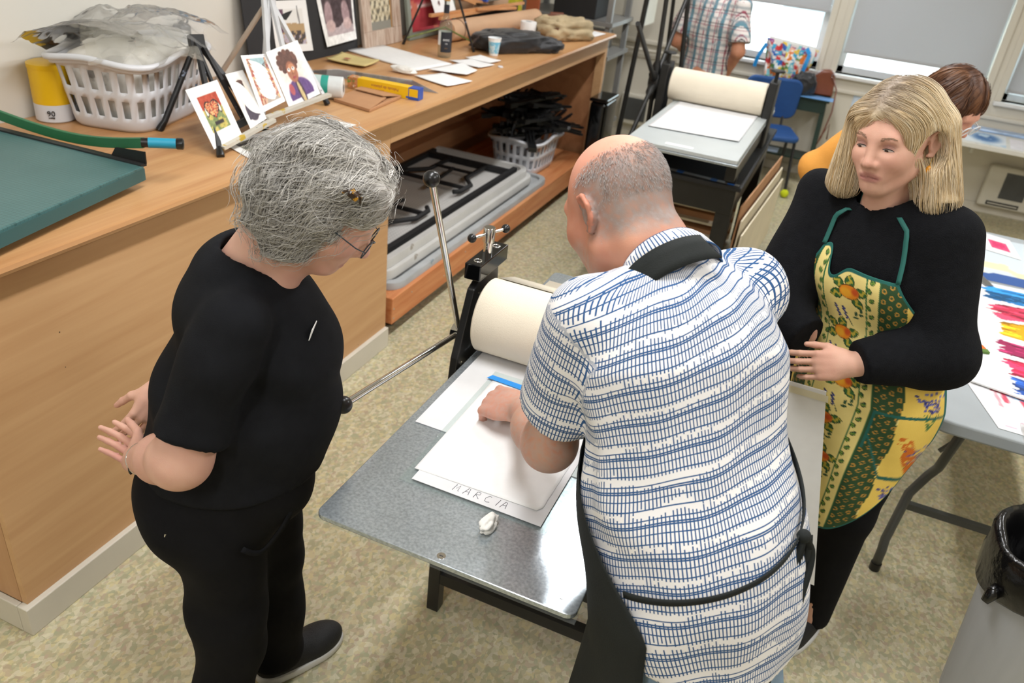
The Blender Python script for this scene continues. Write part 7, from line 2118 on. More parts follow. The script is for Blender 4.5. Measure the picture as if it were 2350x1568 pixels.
# tee shirt
armd = nrm(RE - RS); armL = nrm(LE - LS)
slR = tubeprim(RS - armd * 0.01, RS + armd * 0.262, 0.070, 0.073, (RS + armd * 0.225, armd))
slL = tubeprim(LS - armL * 0.02, LS + armL * 0.25, 0.068, 0.070, (LS + armL * 0.20, armL))
tee = [(('e', (0.695, 0.155, 0.99), (0.165, 0.150, 0.20), R1), 0), (('e', (0.775, 0.185, 0.955), (0.100, 0.125, 0.13), R1), 0.06), (('e', (0.715, 0.165, 1.15), (0.135, 0.150, 0.13), R1), 0.06),
       (('e', (0.79, 0.195, 1.09), (0.085, 0.13, 0.085), R1), 0.05), (('e', (0.675, 0.150, 1.195), (0.100, 0.140, 0.10), R1), 0.05), (('c', RS + A3((-0.03, 0.04, 0.010)), LS + A3((-0.01, -0.03, 0.010)), 0.060, 0.060), 0.05),
       (('c', (0.680, 0.135, 0.95), (0.665, 0.125, 0.805), 0.170, 0.178, f_, 1.06), 0.05), (('e', NB + A3((-0.02, 0.0, -0.025)), (0.085, 0.10, 0.05), R1), 0.04), (slR, 0.016), (slL, 0.03),
       (('c', NB + A3((0.0, 0.005, -0.030)), NB + A3((0.11, 0.04, 0.16)), 0.070, 0.098), -0.010)]
fold1 = wr([(0.2, 0.1, 1), (0.6, 0.5, 0.5), (0.9, -0.2, 0.4)], [0.006, 0.006, 0.004], [34, 26, 48])
cloth('tee_shirt', tee, 0.0072, 'black_jersey', w1, fold1, [((0, 0, 0.803), (0, 0, -1))])
# neck rib
ang = np.linspace(0, 2 * PI, 40)
fT = field(tee)
nd = nrm(A3((0.115, 0.04, 0.195)))
# trousers
rk, ra = A3((0.69, 0.035, 0.43)), A3((0.68, 0.0, 0.085)); lk, la = A3((0.675, 0.21, 0.43)), A3((0.67, 0.21, 0.085))
tr = [(('e', (0.650, 0.115, 0.755), (0.165, 0.170, 0.16), R1), 0), (('e', (0.585, 0.085, 0.70), (0.115, 0.15, 0.12), R1), 0.08), (('c', (0.665, 0.125, 0.84), (0.66, 0.12, 0.78), 0.165, 0.168, f_, 1.02), 0.05),
      (('c', (0.672, 0.045, 0.70), rk, 0.112, 0.086), 0.06), (('c', rk, ra, 0.086, 0.076), 0.03), (('c', (0.655, 0.185, 0.70), lk, 0.11, 0.084), 0.05), (('c', lk, la, 0.084, 0.074), 0.03)]
fold2 = wr([(0.5, 0.1, 1), (0.9, 0.3, 0.2), (0.3, 0.8, 0.6)], [0.007, 0.005, 0.005], [26, 40, 22], 1.0)
cloth('trousers', tr, 0.0085, 'black_trouser', w1, fold2, [((0, 0, 0.045), (0, 0, -1)), ((0, 0, 0.90), (0, 0, 1))])
# hip pocket opening and zip pull
fTr = field(tr)
ax1 = lambda z: np.stack([0.66 + 0 * z, 0.09 + 0 * z, z], 1)
tt_ = np.linspace(0, 1, 14)
Pk = bands(fTr, ax1, f_, l_, -1.05 + 0.75 * tt_, 0.70 - 0.055 * np.sin(tt_ * PI) + 0.07 * tt_ ** 2, 0.004)
ribbon('pocket_edge', Pk, 0.012, (0, 0, 1), 'black_jersey', w1, 0.003)
zp = bands(fTr, ax1, f_, l_, [-1.95, -1.97], [0.745, 0.722], 0.006)
obj('zip_pull', MB().tube([tuple(p) for p in zp], 0.0022, 8), 'chrome', w1)
shoe(w1, (0.655, 0.15, 0), (0.76, 0.385, 0), 0.105, 'shoe_black', 'sole_white')
shoe(w1, (0.635, -0.06, 0), (0.80, 0.13, 0), 0.105, 'shoe_black', 'sole_white')
# watch band
wc_ = RW + nrm(RE - RW) * 0.028
obj('bracelet', MB().torus(tuple(wc_), tuple(nrm(RE - RW)), 0.0335, 0.0022, 30, 6), 'chrome', w1, smooth=True)
obj('bracelet_plate', MB().ball(tuple(wc_ + np.array([-0.006, -0.030, -0.010])), (0.004, 0.005, 0.014), 10, 8), 'black_plastic', w1, smooth=True)
# name tag edge on the chest
obj('name_tag', MB(frame_m(tuple(bands(fT, lambda z: np.stack([0.70 + 0 * z, 0.13 + 0 * z, z], 1), f_, l_, [-0.25], [1.175], 0.004)[0]), tuple(l_), (0.25, 0.1, 1))).box((-0.02, -0.012, 0), (0.02, 0.012, 0.0015)), 'paper_white', w1)

# hair
hair1 = [(('e', hg(-0.022, 0, 0.032), (0.104, 0.092, 0.098), hB), 0), (('e', hg(-0.058, 0.0, -0.022), (0.076, 0.092, 0.075), hB), 0.04), (('e', hg(-0.025, -0.058, -0.040), (0.060, 0.032, 0.068), hB), 0.03), (('e', hg(-0.025, 0.058, -0.040), (0.060, 0.032, 0.068), hB), 0.03),
         (('e', hg(0.050, -0.036, 0.078), (0.04, 0.04, 0.034), hB), 0.03), (('e', hg(0.04, 0.04, 0.07), (0.05, 0.045, 0.04), hB), 0.03), (('e', hg(0.122, 0, -0.035), (0.080, 0.085, 0.095), hB), -0.02)]
fh1_ = field(hair1)
rip = lambda P: fh1_(P) + 0.006 * np.sin(((P - H0) @ hB[:, 0]) * 55 + 3 * np.sin(((P - H0) @ hB[:, 2]) * 34)) * np.sin(((P - H0) @ hB[:, 1]) * 38 + 1)
lo, hi = bbox_of(hair1, 0.02)
Vt, Q = nets(rip, lo, hi, 0.005)
me = np_mesh('hair', Vt, Q)
q = (Vt - H0) @ hB
n = fbm(q[:, 0] * 26 + q[:, 1] * 20, q[:, 2] * 60, 3)
set_col(me, lerp(hx('97938e'), hx('bbb7b0'), n))
paint('hair_soft', 0.55, bump=0.6, bscale=160)
hm = obj('hair', me, 'hair_soft', w1, smooth=True)
def flow1(P, G, t):
    q = (P - H0) @ hB
    # combed back and down from the forehead, falling to the nape and ears
    v = np.outer(-0.65 - 0.0 * q[:, 0], hB[:, 0]) - np.outer(0.55 + 4 * np.clip(-q[:, 0], 0, 0.1), hB[:, 2]) + np.outer(np.sign(q[:, 1]) * 0.35, hB[:, 1])
    v = v + np.array([0, 0, -0.25 - 0.5 * t])
    return v
sd_ = surf_seeds(rip, lo, hi, 0.006, lambda V_: ((V_ - H0) @ hB)[:, 2] > -0.09, 5600, 4)
def greys(p, rg):
    q = (p - H0) @ hB
    t = np.clip(0.5 + 0.9 * (fbm(q[:, 0] * 18, q[:, 1] * 18 + q[:, 2] * 14, 9) - 0.5) + rg.normal(size=len(p)) * 0.22, 0, 1)
    c = lerp(hx('8c8985'), hx('dedad2'), t)
    wh = np.exp(-((q[:, 0] - 0.075) ** 2 + (q[:, 1] + 0.035) ** 2 + (q[:, 2] - 0.06) ** 2) / 0.0011)
    return lerp(c, hx('e9e3d2'), np.clip(wh, 0, 0.9))
strands('hair_locks', rip, sd_, flow1, 14, 0.0100, (0.000, 0.011), 0.00058, greys, hm, 'hair_gloss', 1, wave=0.65, wfreq=48, frizz=0.22, lock=22)
sd2 = surf_seeds(rip, lo, hi, 0.006, lambda V_: (((V_ - H0) @ hB)[:, 2] > -0.10), 900, 8)
strands('stray_hairs', rip, sd2, flow1, 10, 0.010, (0.006, 0.026), 0.00035, greys, hm, 'hair_gloss', 2, wave=0.9, wfreq=70, frizz=0.9, cling=0.35)
# clip
cp = bands(rip, lambda z: np.tile(H0, (len(z), 1)), nrm(hB[:, 2] * 0.9 + hB[:, 0] * 0.30), -hB[:, 1], [0.75], [0], 0.004, 0.25)[0]
Mc = frame_m(tuple(cp), tuple(hB[:, 0]), tuple(hB[:, 1]))
cl = obj('hair_clip', MB(Mc).box((-0.010, -0.022, -0.004), (0.010, 0.022, 0.008)), mat('tortoise', '2c1c10', 0.25, var=0.2, spots=[(90, 0.55, 'c08a1e')]), hm, bevel=0.004)
for k in range(5):
    obj('clip_tooth', MB(Mc).tube([(0.012 * (1 if k % 2 else -1), -0.02 + 0.01 * k, 0.006), (0.017 * (1 if k % 2 else -1), -0.02 + 0.01 * k, -0.004)], 0.0022, 6), 'tortoise', cl)
# glasses
gl_ = thing('eyeglasses', 'thin dark framed eyeglasses on the grey haired woman\'s nose', 'glasses', tuple(hg(0.11, 0, 0)))
mat('glass_frame', '25313a', 0.25, var=0.05)
for q in (1, -1):
    c = hg(0.110, q * 0.033, -0.008)
    pts = [c + hB @ A3((0.0, 0.0235 * math.copysign(abs(math.cos(a)) ** 0.7, math.cos(a)), 0.0155 * math.copysign(abs(math.sin(a)) ** 0.7, math.sin(a)))) for a in np.linspace(0, 2 * PI, 24, endpoint=False)]
    rm = obj('rim', MB().tube([tuple(p) for p in pts], 0.0014, 6, closed=True), 'glass_frame', gl_, smooth=True)
    obj('lens', MB().add([tuple(p) for p in pts], [tuple(range(24))]), 'clear_plate', gl_)
    obj('temple', MB().tube([tuple(hg(0.108, q * 0.058, -0.004)), tuple(hg(0.09, q * 0.074, 0.0)), tuple(hg(-0.01, q * 0.086, 0.006))], 0.0013, 6), 'glass_frame', gl_, smooth=True)
obj('bridge', MB().tube([tuple(hg(0.111, 0.010, -0.006)), tuple(hg(0.1165, 0, -0.002)), tuple(hg(0.111, -0.010, -0.006))], 0.0013, 6), 'glass_frame', gl_, smooth=True)
# ------------------------------------------------------------------ man bending over the press
mn = thing('person', 'bald man in blue and white patterned shirt bending over the press', 'person', (1.74, 0.20, 0))
f_, l_ = F_L(-0.75, 0.66)
HC = A3((1.695, 0.145, 0.92)); NB = A3((1.495, 0.335, 1.395)); sp_ = nrm(NB - HC)
LS = A3((1.385, 0.225, 1.315)); RS = A3((1.61, 0.475, 1.345)); LE = A3((1.335, 0.270, 1.010)); LW = A3((1.192, 0.495, 0.902)); RE = A3((1.47, 0.68, 1.05)); RW = A3((1.275, 0.60, 0.886))
fw = np.cross(l_, sp_)                    # chest normal, tilted down with the spine
R2 = np.stack([fw, l_, sp_], 1)
hf = nrm((-0.70, 0.46, -0.55)); hl = nrm(np.cross(u_, hf)); hu = np.cross(hf, hl)
M0 = A3((1.360, 0.398, 1.475)); ms = 1.07
hp, hg, hB = head_prims(M0, hf, hl, hu, ms, True, jaw=1.15)
neck = [(('c', NB + sp_ * -0.03, hg(-0.040, 0, -0.035), 0.072, 0.066), 0.03), (('c', NB + fw * 0.03 - sp_ * 0.04, hg(0.02, 0, -0.085), 0.055, 0.04), 0.03), (('e', hg(-0.068, 0, -0.07), (0.035, 0.06, 0.035), hB), 0.03)]
arms = [(('c', LS, LE, 0.056, 0.046), 0.03), (('c', LE, LE * 0.6 + LW * 0.4, 0.044, 0.045), 0.04), (('c', LE * 0.65 + LW * 0.35, LW, 0.047, 0.030), 0.045), (('e', LE + A3((0.006, -0.008, -0.002)), (0.040, 0.040, 0.040)), 0.04),
        (('c', RS, RE, 0.056, 0.046), 0.03), (('c', RE, RW, 0.046, 0.031), 0.02)]
lh = hand_prims(LW, (-0.90, 0.36, -0.26), (-0.25, 0.45, -0.88), 1, (1.15, 1.2, 1.2, 1.2), 1.2, 0.05, thumb=(0.35, 0.5))
rh = hand_prims(RW, (-0.98, 0.10, -0.15), (0.0, -0.10, -1.0), -1, (0.55, 0.6, 0.65, 0.7), 1.04, 0.08, thumb=(0.55, 0.4))
inner = [(('c', HC, HC + sp_ * 0.42, 0.125, 0.135, fw, 0.72), 0.05), (('c', LS + A3((0.03, 0.03, 0)), RS, 0.055, 0.055), 0.06), (('c', HC + l_ * 0.09, HC + l_ * 0.10 - u_ * 0.80, 0.08, 0.045), 0.04), (('c', HC - l_ * 0.09, HC - l_ * 0.10 - u_ * 0.80, 0.08, 0.045), 0.04)]
hb = cube(M0 + A3((0.03, -0.02, -0.03)), (0.19, 0.18, 0.185)); ab = (A3((1.03, 0.18, 0.80)), A3((1.42, 0.64, 1.09)))
rb_ = (A3((1.08, 0.50, 0.80)), A3((1.44, 0.72, 1.03)))
allp = hp + neck + arms + inner + lh + rh
regions = [(field(hp + neck), *hb, 0.0042), (clip(field(arms[:4] + lh), (0, 0.5, 0.8215), (0, 0, -1)), *ab, 0.0034), (clip(field(arms[4:] + rh), (0, 0.5, 0.8215), (0, 0, -1)), *rb_, 0.004), (outside(field(neck + arms + inner), [hb, ab, rb_]), *bbox_of(allp, 0.02), 0.013)]
def stubble(Vt, c):
    q = ((Vt - M0) @ hB) / ms
    n = fbm(Vt[:, 0] * 160, Vt[:, 1] * 160 + Vt[:, 2] * 130, 4, 3); n2 = fbm(Vt[:, 0] * 40, Vt[:, 1] * 40 + Vt[:, 2] * 30, 8, 3)
    # cropped grey hair: a horseshoe round the back and sides below the bald crown
    crown = np.sqrt(((q[:, 0] - 0.028) / 0.112) ** 2 + (q[:, 1] / 0.074) ** 2)
    top = sst(0.92, 1.18, crown) * sst(-0.075, -0.035, q[:, 2] + 0.02 * (n2 - 0.5)) * (1 - sst(0.035, 0.075, q[:, 0]))
    lowback = 1 - sst(-0.05, -0.085, q[:, 2] + 0.25 * (q[:, 0] + 0.06))
    low = sst(-0.068, -0.040, q[:, 2] - 0.15 * q[:, 0])
    k = top * low * (np.abs(q[:, 1]) < 0.084)
    c = lerp(c, lerp(hx('6f6866'), hx('a09894'), n), np.clip(k * (0.25 + 0.9 * n + 0.3 * (n2 - 0.4)), 0, 0.85))
    bd = sst(-0.02, -0.06, q[:, 2]) * sst(0.01, 0.04, q[:, 0]) * sst(0.012, 0.03, np.abs(q[:, 1]) + np.clip(-q[:, 2] - 0.08, 0, 1))
    c = lerp(c, hx('b7aaa2'), np.clip(bd * (n - 0.1) * 0.9, 0, 0.5))
    pk = sst(0.03, 0.09, q[:, 2]) * (1 - sst(0.9, 1.2, crown))
    c = lerp(c, hx('dba08c'), 0.5 * np.clip(pk, 0, 1))
    fa = np.clip(1 - np.linalg.norm(Vt - (LE * 0.55 + LW * 0.45), axis=1) / 0.12, 0, 1)
    c = lerp(c, hx('b07f68'), 0.4 * fa * n2 * 1.5)
    kn = np.clip(1 - np.linalg.norm(Vt - A3((1.12, 0.50, 0.86)), axis=1) / 0.09, 0, 1)
    return lerp(c, hx('cc8e80'), 0.5 * kn)
body_mesh(mn, regions, lambda Vt: skin_cols(Vt, 'd29a80', 'bd7560', (M0, hB, ms), 'a0675c', 7, stubble))
# short cropped hair
fMh = field(hp)
def crop(V_):
    q = ((V_ - M0) @ hB) / ms
    cr = np.sqrt(((q[:, 0] - 0.028) / 0.112) ** 2 + (q[:, 1] / 0.074) ** 2)
    return (cr > 1.0) & (q[:, 2] > -0.058 + 0.15 * q[:, 0]) & (q[:, 0] < 0.055) & (np.abs(q[:, 1]) < 0.085) & ~((np.abs(q[:, 1]) > 0.07) & (q[:, 2] < 0.045) & (q[:, 0] > -0.05))
sdm = surf_seeds(fMh, *cube(M0, (0.16, 0.16, 0.16)), 0.005, crop, 5200, 3)
hm2 = strands('cropped_hair', fMh, sdm, lambda P, G, t: np.tile(np.array([0, 0, -1.0]) * 0.6 - hf * 0.4, (len(P), 1)) + G * 2.0, 3, 0.0028, (0.0, 0.001), 0.00026, lambda p, rg: lerp(hx('8a827e'), hx('b9b2ae'), rg.random(len(p))), mn, 'hair_gloss', 6, frizz=0.4, cling=0.1)

# shirt
def shirt_mat():
    """white cotton printed with blue: long lines round the body and combs of short bars of uneven length"""
    m, N, L, b = nmat('shirt_print')
    at = N.new('ShaderNodeAttribute'); at.attribute_name = 'cuv'
    sp = N.new('ShaderNodeSeparateXYZ'); L.new(at.outputs['Vector'], sp.inputs[0])
    U, Vv = sp.outputs[0], sp.outputs[1]
    def M(op, a, b_=None, c=None):
        n = N.new('ShaderNodeMath'); n.operation = op
        for i, x in enumerate((a, b_, c)):
            if x is None: continue
            if isinstance(x, (int, float)): n.inputs[i].default_value = x
            else: L.new(x, n.inputs[i])
        return n.outputs[0]
    PU, PV = 0.0062, 0.058            # comb pitch, band height
    cu = M('DIVIDE', U, PU); fu = M('FRACT', cu); iu = M('FLOOR', cu)
    cv = M('DIVIDE', Vv, PV); fv = M('FRACT', cv); iv = M('FLOOR', cv)
    bar = M('LESS_THAN', M('ABSOLUTE', M('SUBTRACT', fu, 0.5)), 0.17)
    cb = N.new('ShaderNodeCombineXYZ'); L.new(iu, cb.inputs[0]); L.new(iv, cb.inputs[1])
    wn_ = N.new('ShaderNodeTexWhiteNoise'); wn_.noise_dimensions = '2D'; L.new(cb.outputs[0], wn_.inputs['Vector'])
    # bars come in runs: smooth noise along u decides how full the comb is
    cb2 = N.new('ShaderNodeCombineXYZ'); L.new(M('MULTIPLY', iu, 0.045), cb2.inputs[0]); L.new(M('MULTIPLY', iv, 7.3), cb2.inputs[1])
    ns = N.new('ShaderNodeTexNoise'); ns.inputs['Scale'].default_value = 1.0; ns.inputs['Detail'].default_value = 1; L.new(cb2.outputs[0], ns.inputs['Vector'])
    full = M('MULTIPLY_ADD', M('SUBTRACT', ns.outputs['Fac'], 0.42), 5.0, 0.5)
    full = M('MINIMUM', M('MAXIMUM', full, 0.0), 1.0)
    ln_ = M('MULTIPLY_ADD', full, 0.75, M('MULTIPLY', wn_.outputs['Value'], 0.42))
    bar = M('MULTIPLY', bar, M('GREATER_THAN', ln_, M('ABSOLUTE', M('MULTIPLY', M('SUBTRACT', fv, 0.42), 1.9))))
    lines = None
    for p0, w in ((0.10, 0.020), (0.38, 0.018), (0.60, 0.022), (0.66, 0.022), (0.80, 0.018)):
        q = M('LESS_THAN', M('ABSOLUTE', M('SUBTRACT', fv, p0)), w)
        lines = q if lines is None else M('MAXIMUM', lines, q)
    pat = M('MAXIMUM', lines, bar)
    mx = N.new('ShaderNodeMixRGB'); mx.inputs['Color1'].default_value = L4('e9e7e6'); mx.inputs['Color2'].default_value = L4('2c5483')
    L.new(pat, mx.inputs['Fac']); L.new(mx.outputs[0], b.inputs['Base Color'])
    b.inputs['Roughness'].default_value = 0.8; b.inputs['Specular IOR Level'].default_value = 0.25
    tc = N.new('ShaderNodeTexCoord'); nz = N.new('ShaderNodeTexNoise'); nz.inputs['Scale'].default_value = 45; nz.inputs['Detail'].default_value = 3
    L.new(tc.outputs['Object'], nz.inputs['Vector'])
    bp = N.new('ShaderNodeBump'); bp.inputs['Strength'].default_value = 0.15; bp.inputs['Distance'].default_value = 0.004; L.new(nz.outputs['Fac'], bp.inputs['Height']); L.new(bp.outputs[0], b.inputs['Normal'])
    return m
shirt_mat()
ad = nrm(LE - LS); adr = nrm(RE - RS)
slL = tubeprim(LS - ad * 0.01, LS + ad * 0.235, 0.082, 0.088, (LS + ad * 0.205, nrm(ad + A3((-0.05, 0.1, 0)))), l_, 0.95)
slR = tubeprim(RS - adr * 0.01, RS + adr * 0.235, 0.080, 0.085, (RS + adr * 0.20, adr))
drop = A3((1.715, 0.125, 0.74))
sh = [(('c', HC + sp_ * 0.02, HC + sp_ * 0.40, 0.180, 0.190, fw, 0.78), 0), (('c', HC + sp_ * 0.40, NB - sp_ * 0.02, 0.185, 0.085, fw, 0.75), 0.05), (('c', HC + sp_ * 0.06, drop, 0.180, 0.192, f_, 0.90), 0.08),
      (('c', LS + sp_ * 0.0 + A3((0.03, 0.03, 0.015)), RS + A3((-0.03, -0.03, 0.01)), 0.060, 0.060), 0.06), (('e', HC + sp_ * 0.16 + fw * 0.07, (0.13, 0.16, 0.15), R2), 0.08), (slL, 0.028), (slR, 0.03),
      (('c', NB - sp_ * 0.06 + fw * 0.02, NB + sp_ * 0.08 + fw * 0.045, 0.082, 0.088), -0.014)]
foldm = wr([(0.3, 0.2, 1), (-0.5, 0.4, 0.75), (0.75, 0.5, 0.2), (0.2, -0.6, 0.8)], [0.005, 0.0055, 0.003, 0.004], [34, 26, 48, 58], 0.6)
def shirt_uv(Vt):
    r = Vt - HC; v = r @ sp_; a = np.arctan2(r @ l_, -(r @ fw)); u = a * 0.17
    rl = Vt - LS; tl = rl @ ad; pr_ = rl - np.outer(tl, ad); al = np.arctan2(pr_ @ np.cross(ad, l_), pr_ @ l_)
    dl = np.sqrt((pr_ ** 2).sum(1))
    isl = (tl > -0.03) & (dl < 0.112) & ((r @ l_) > 0.12) & (tl > 0.05 - 0.9 * ((r @ l_) - 0.13))
    u = np.where(isl, al * 0.085, u); v = np.where(isl, 0.31 - tl, v)
    v = v + np.where(isl, 0, (r @ l_) * (0.12 + 0.5 * np.clip(r @ sp_, 0, 0.5))) + 0.002 * np.sin(u * 24) + 0.002 * np.sin(u * 51 + v * 20)
    return np.stack([u + 2, v + 2, isl * 1.0], 1)
# hem dips at front and back
cloth('shirt', sh, 0.0066, 'shirt_print', mn, foldm, [((1.71, 0.13, 0.862), (-0.10, 0.08, -1))], uv=shirt_uv)
# collar
fS = field(sh); fN = field(neck)
th = np.linspace(-2.3, 2.3, 60) + PI
cd1 = nrm(hg(-0.04, 0, -0.035) - NB)
c1 = nrm(np.cross(l_, cd1)); 
ring = lambda r, h_, tilt, th=th: np.array([NB + cd1 * (0.010 + h_ + tilt * math.cos(t)) + (c1 * math.cos(t) * 1.0 + l_ * math.sin(t)) * r for t in th])
Pc = np.vstack([ring(0.088, -0.028, -0.02), ring(0.083, -0.005, -0.022), ring(0.0795, 0.018, -0.024), ring(0.0805, 0.026, -0.024), ring(0.087, 0.016, -0.024), ring(0.096, -0.010, -0.022)])
uvc = np.stack([np.tile(th * 0.08, 6), np.repeat([2.018, 2.024, 2.032, 2.036, 2.044, 2.052], 60), np.zeros(360)], 1)
skin_surface('collar', Pc, 60, 6, 'shirt_print', mn, uv=uvc, th=0.002)
# apron: neck strap, panel at his left, waist string and bow
mat('apron_black', '232625', 0.75, var=0.08, vscale=12, bump=0.2, bscale=400, spec=0.2)
t2_ = np.linspace(-2.4, 0.15, 40) + PI
skin_surface('neck_strap', np.vstack([ring(0.0985, 0.002, -0.022, t2_), ring(0.103, -0.016, -0.022, t2_), ring(0.107, -0.034, -0.022, t2_), ring(0.112, -0.050, -0.022, t2_)]), 40, 4, 'apron_black', mn, th=0.003)
axm = lambda z: HC + np.outer((z - HC[2]), np.where((z > HC[2])[:, None], sp_ / sp_[2], (drop - HC) / (drop[2] - HC[2]))) if np.ndim(z) == 0 else np.stack([HC + (zz - HC[2]) * (sp_ / sp_[2] if zz > HC[2] else (drop - HC) / (drop[2] - HC[2])) for zz in z])
fS2 = field(sh[:5])
nu, nv = 46, 56
TH, ZZ = np.meshgrid(np.linspace(-1, 1, nu), np.linspace(1.22, 0.30, nv))
thz = TH * (0.55 + 1.05 * sst(1.15, 0.92, ZZ)); thz = thz.ravel() + 0.05 + 0.36 * (np.clip(TH, 0, 1) * sst(1.14, 0.97, ZZ)).ravel(); zz_ = ZZ.ravel()
Pa = bands(fS2, axm, f_, l_, thz, np.maximum(zz_, 0.80), 0.011)
dn = np.clip(0.80 - zz_, 0, 1)
Pa[:, 2] -= dn
Pa[:, :2] += (0.035 * np.sin(thz * 7) * np.clip(dn * 2.2, 0, 1))[:, None] * (np.cos(thz)[:, None] * f_ + np.sin(thz)[:, None] * l_)[:, :2]
skin_surface('apron_panel', Pa, nu, nv, 'apron_black', mn, th=0.002)
tb_ = np.linspace(1.84, 2 * PI - 1.62, 60)
zb = 0.985 + 0.062 * (tb_ - 1.9)
Pb = bands(fS, axm, f_, l_, tb_, zb, 0.005)
ribbon('waist_string', Pb, 0.012, (0, 0, 1), 'apron_black', mn, 0.003)
kb = bands(fS, axm, f_, l_, [PI + 0.42], [1.088], 0.012)[0]
out_ = nrm(kb - axm(np.array([1.088]))[0]); sd3 = np.cross(u_, out_)
bow = obj('bow_knot', MB().ball(tuple(kb), (0.012, 0.012, 0.012), 12, 8), 'apron_black', mn, smooth=True)
for s_, ln, w in ((1, 0.10, 0.024), (-1, 0.115, 0.018), (0.3, 0.085, 0.016)):
    t = np.linspace(0, 1, 22)
    Pl = kb + np.outer(np.sin(t * PI) * w * s_, sd3) + np.outer(-ln * np.sin(t * PI) ** 1.0 * (1 - 0.15 * t) * np.where(t < 0.5, 1, 1) , u_) * 1.0 + np.outer(0.016 * np.sin(t * 2 * PI), sd3) + np.outer(0.012 * np.sin(t * PI), out_)
    ribbon('bow_loop', Pl, 0.010, out_, 'apron_black', bow, 0.002)
for s_, ln in ((0.5, 0.36), (-0.25, 0.20)):
    t = np.linspace(0, 1, 26)
    Pl = kb + np.outer(-ln * t, u_) + np.outer(0.018 * np.sin(t * 9 + s_) - 0.05 * t * (s_ > 0), sd3) + np.outer(0.03 * np.sin(t * 2.2) + 0.006, out_)
    ribbon('bow_tail', Pl, 0.011, out_ + sd3 * 0.8, 'apron_black', bow, 0.0015)
# jeans
mat('denim', '7f97ad', 0.85, var=0.16, vscale=10, bump=0.3, bscale=350, spots=[(6, 0.62, 'a3b5c4')])
jl = HC - l_ * 0; kL = A3((1.70, 0.03, 0.48)); kR = A3((1.86, 0.22, 0.48))
je = [(('e', HC + A3((0.005, -0.005, -0.08)), (0.135, 0.165, 0.14), np.stack([f_, l_, u_], 1)), 0), (('c', HC + l_ * 0.085 - u_ * 0.12, kL, 0.105, 0.085), 0.05), (('c', kL, (1.70, 0.0, 0.06), 0.085, 0.075), 0.03), (('c', HC - l_ * 0.085 - u_ * 0.12, kR, 0.105, 0.085), 0.05), (('c', kR, (1.88, 0.22, 0.06), 0.085, 0.075), 0.03)]
cloth('jeans', je, 0.0085, 'denim', mn, wr([(0.3, 0.1, 1), (0.8, 0.2, 0.4)], [0.005, 0.004], [36, 44]), [((0, 0, 0.05), (0, 0, -1)), ((0, 0, 0.93), (0, 0, 1))])
shoe(mn, (1.76, -0.05, 0), (1.55, 0.13, 0), 0.11, 'shoe_black', 'sole_white')
shoe(mn, (1.94, 0.17, 0), (1.73, 0.35, 0), 0.11, 'shoe_black', 'sole_white')
# ------------------------------------------------------------------ blonde woman in lemon print apron
bw = thing('person', 'blonde woman in black sweater and lemon print apron', 'person', (1.98, 1.13, 0))
f_, l_ = F_L(-0.45, -0.90)
HC = A3((1.965, 1.13, 0.92)); CC = A3((1.885, 1.105, 1.25)); NB = A3((1.850, 1.09, 1.395)); sp_ = nrm(NB - HC)
R3 = np.stack([f_, l_, u_], 1)
LS = A3((1.992, 1.025, 1.365)); RS = A3((1.700, 1.165, 1.355)); LE = A3((2.055, 0.99, 1.105)); LW = A3((1.880, 0.885, 1.055)); RE = A3((1.675, 1.035, 1.085)); RW = A3((1.775, 0.945, 1.06))
hf = nrm((-0.46, -0.86, -0.17)); hl = nrm(np.cross(u_, hf) + A3((0, 0, 0.10))); hu = np.cross(hf, hl)
B0 = A3((1.815, 1.035, 1.562)); bs = 0.975
hp, hg, hB = head_prims(B0, hf, hl, hu, bs, nose=0.9)
neck = [(('c', NB - u_ * 0.04, hg(-0.03, 0, -0.06), 0.056, 0.050), 0.03), (('c', NB + f_ * 0.02 - u_ * 0.05, hg(0.03, 0, -0.09), 0.042, 0.03), 0.03)]
lh = hand_prims(LW, nrm((-0.80, -0.15, -0.22)), (0.35, 0.85, -0.2), 1, (0.35, 0.4, 0.45, 0.5), 0.92, 0.06, thumb=(0.5, 0.3))
rh = hand_prims(RW, nrm((0.7, -0.45, -0.1)), (0.3, 0.8, 0), -1, 0.5, 0.88)
arms = [(('c', LS, LE, 0.045, 0.040), 0.03), (('c', LE, LW, 0.042, 0.027), 0.02), (('c', RS, RE, 0.045, 0.04), 0.03), (('c', RE, RW, 0.04, 0.027), 0.02)]
inner = [(('c', HC, CC, 0.115, 0.11, f_, 0.75), 0.05), (('c', LS, RS, 0.045, 0.045), 0.05), (('c', CC, NB, 0.10, 0.06), 0.05), (('c', HC + l_ * 0.07, HC + l_ * 0.08 - u_ * 0.84 + f_ * 0.02, 0.075, 0.036), 0.03), (('c', HC - l_ * 0.07, HC - l_ * 0.08 - u_ * 0.84, 0.075, 0.036), 0.03)]
hb = cube(B0 + A3((0, 0.01, -0.03)), (0.15, 0.15, 0.165)); ab = (A3((1.70, 0.76, 0.93)), A3((1.93, 0.96, 1.14)))
allp = hp + neck + arms + inner + lh + rh
regions = [(field(hp + neck), *hb, 0.0034), (field(arms[1:2] + lh), *ab, 0.0034), (outside(field(neck + arms + inner + rh), [hb, ab]), *bbox_of(allp, 0.02), 0.012)]
def lines_(Vt, c):
    q = (Vt - B0) @ hB
    return c
body_mesh(bw, regions, lambda Vt: skin_cols(Vt, 'd9ad97', 'c68f7c', (B0, hB, bs), 'a9716a', 12, lines_))
eyes(bw, field(hp), hg, hB, bs)
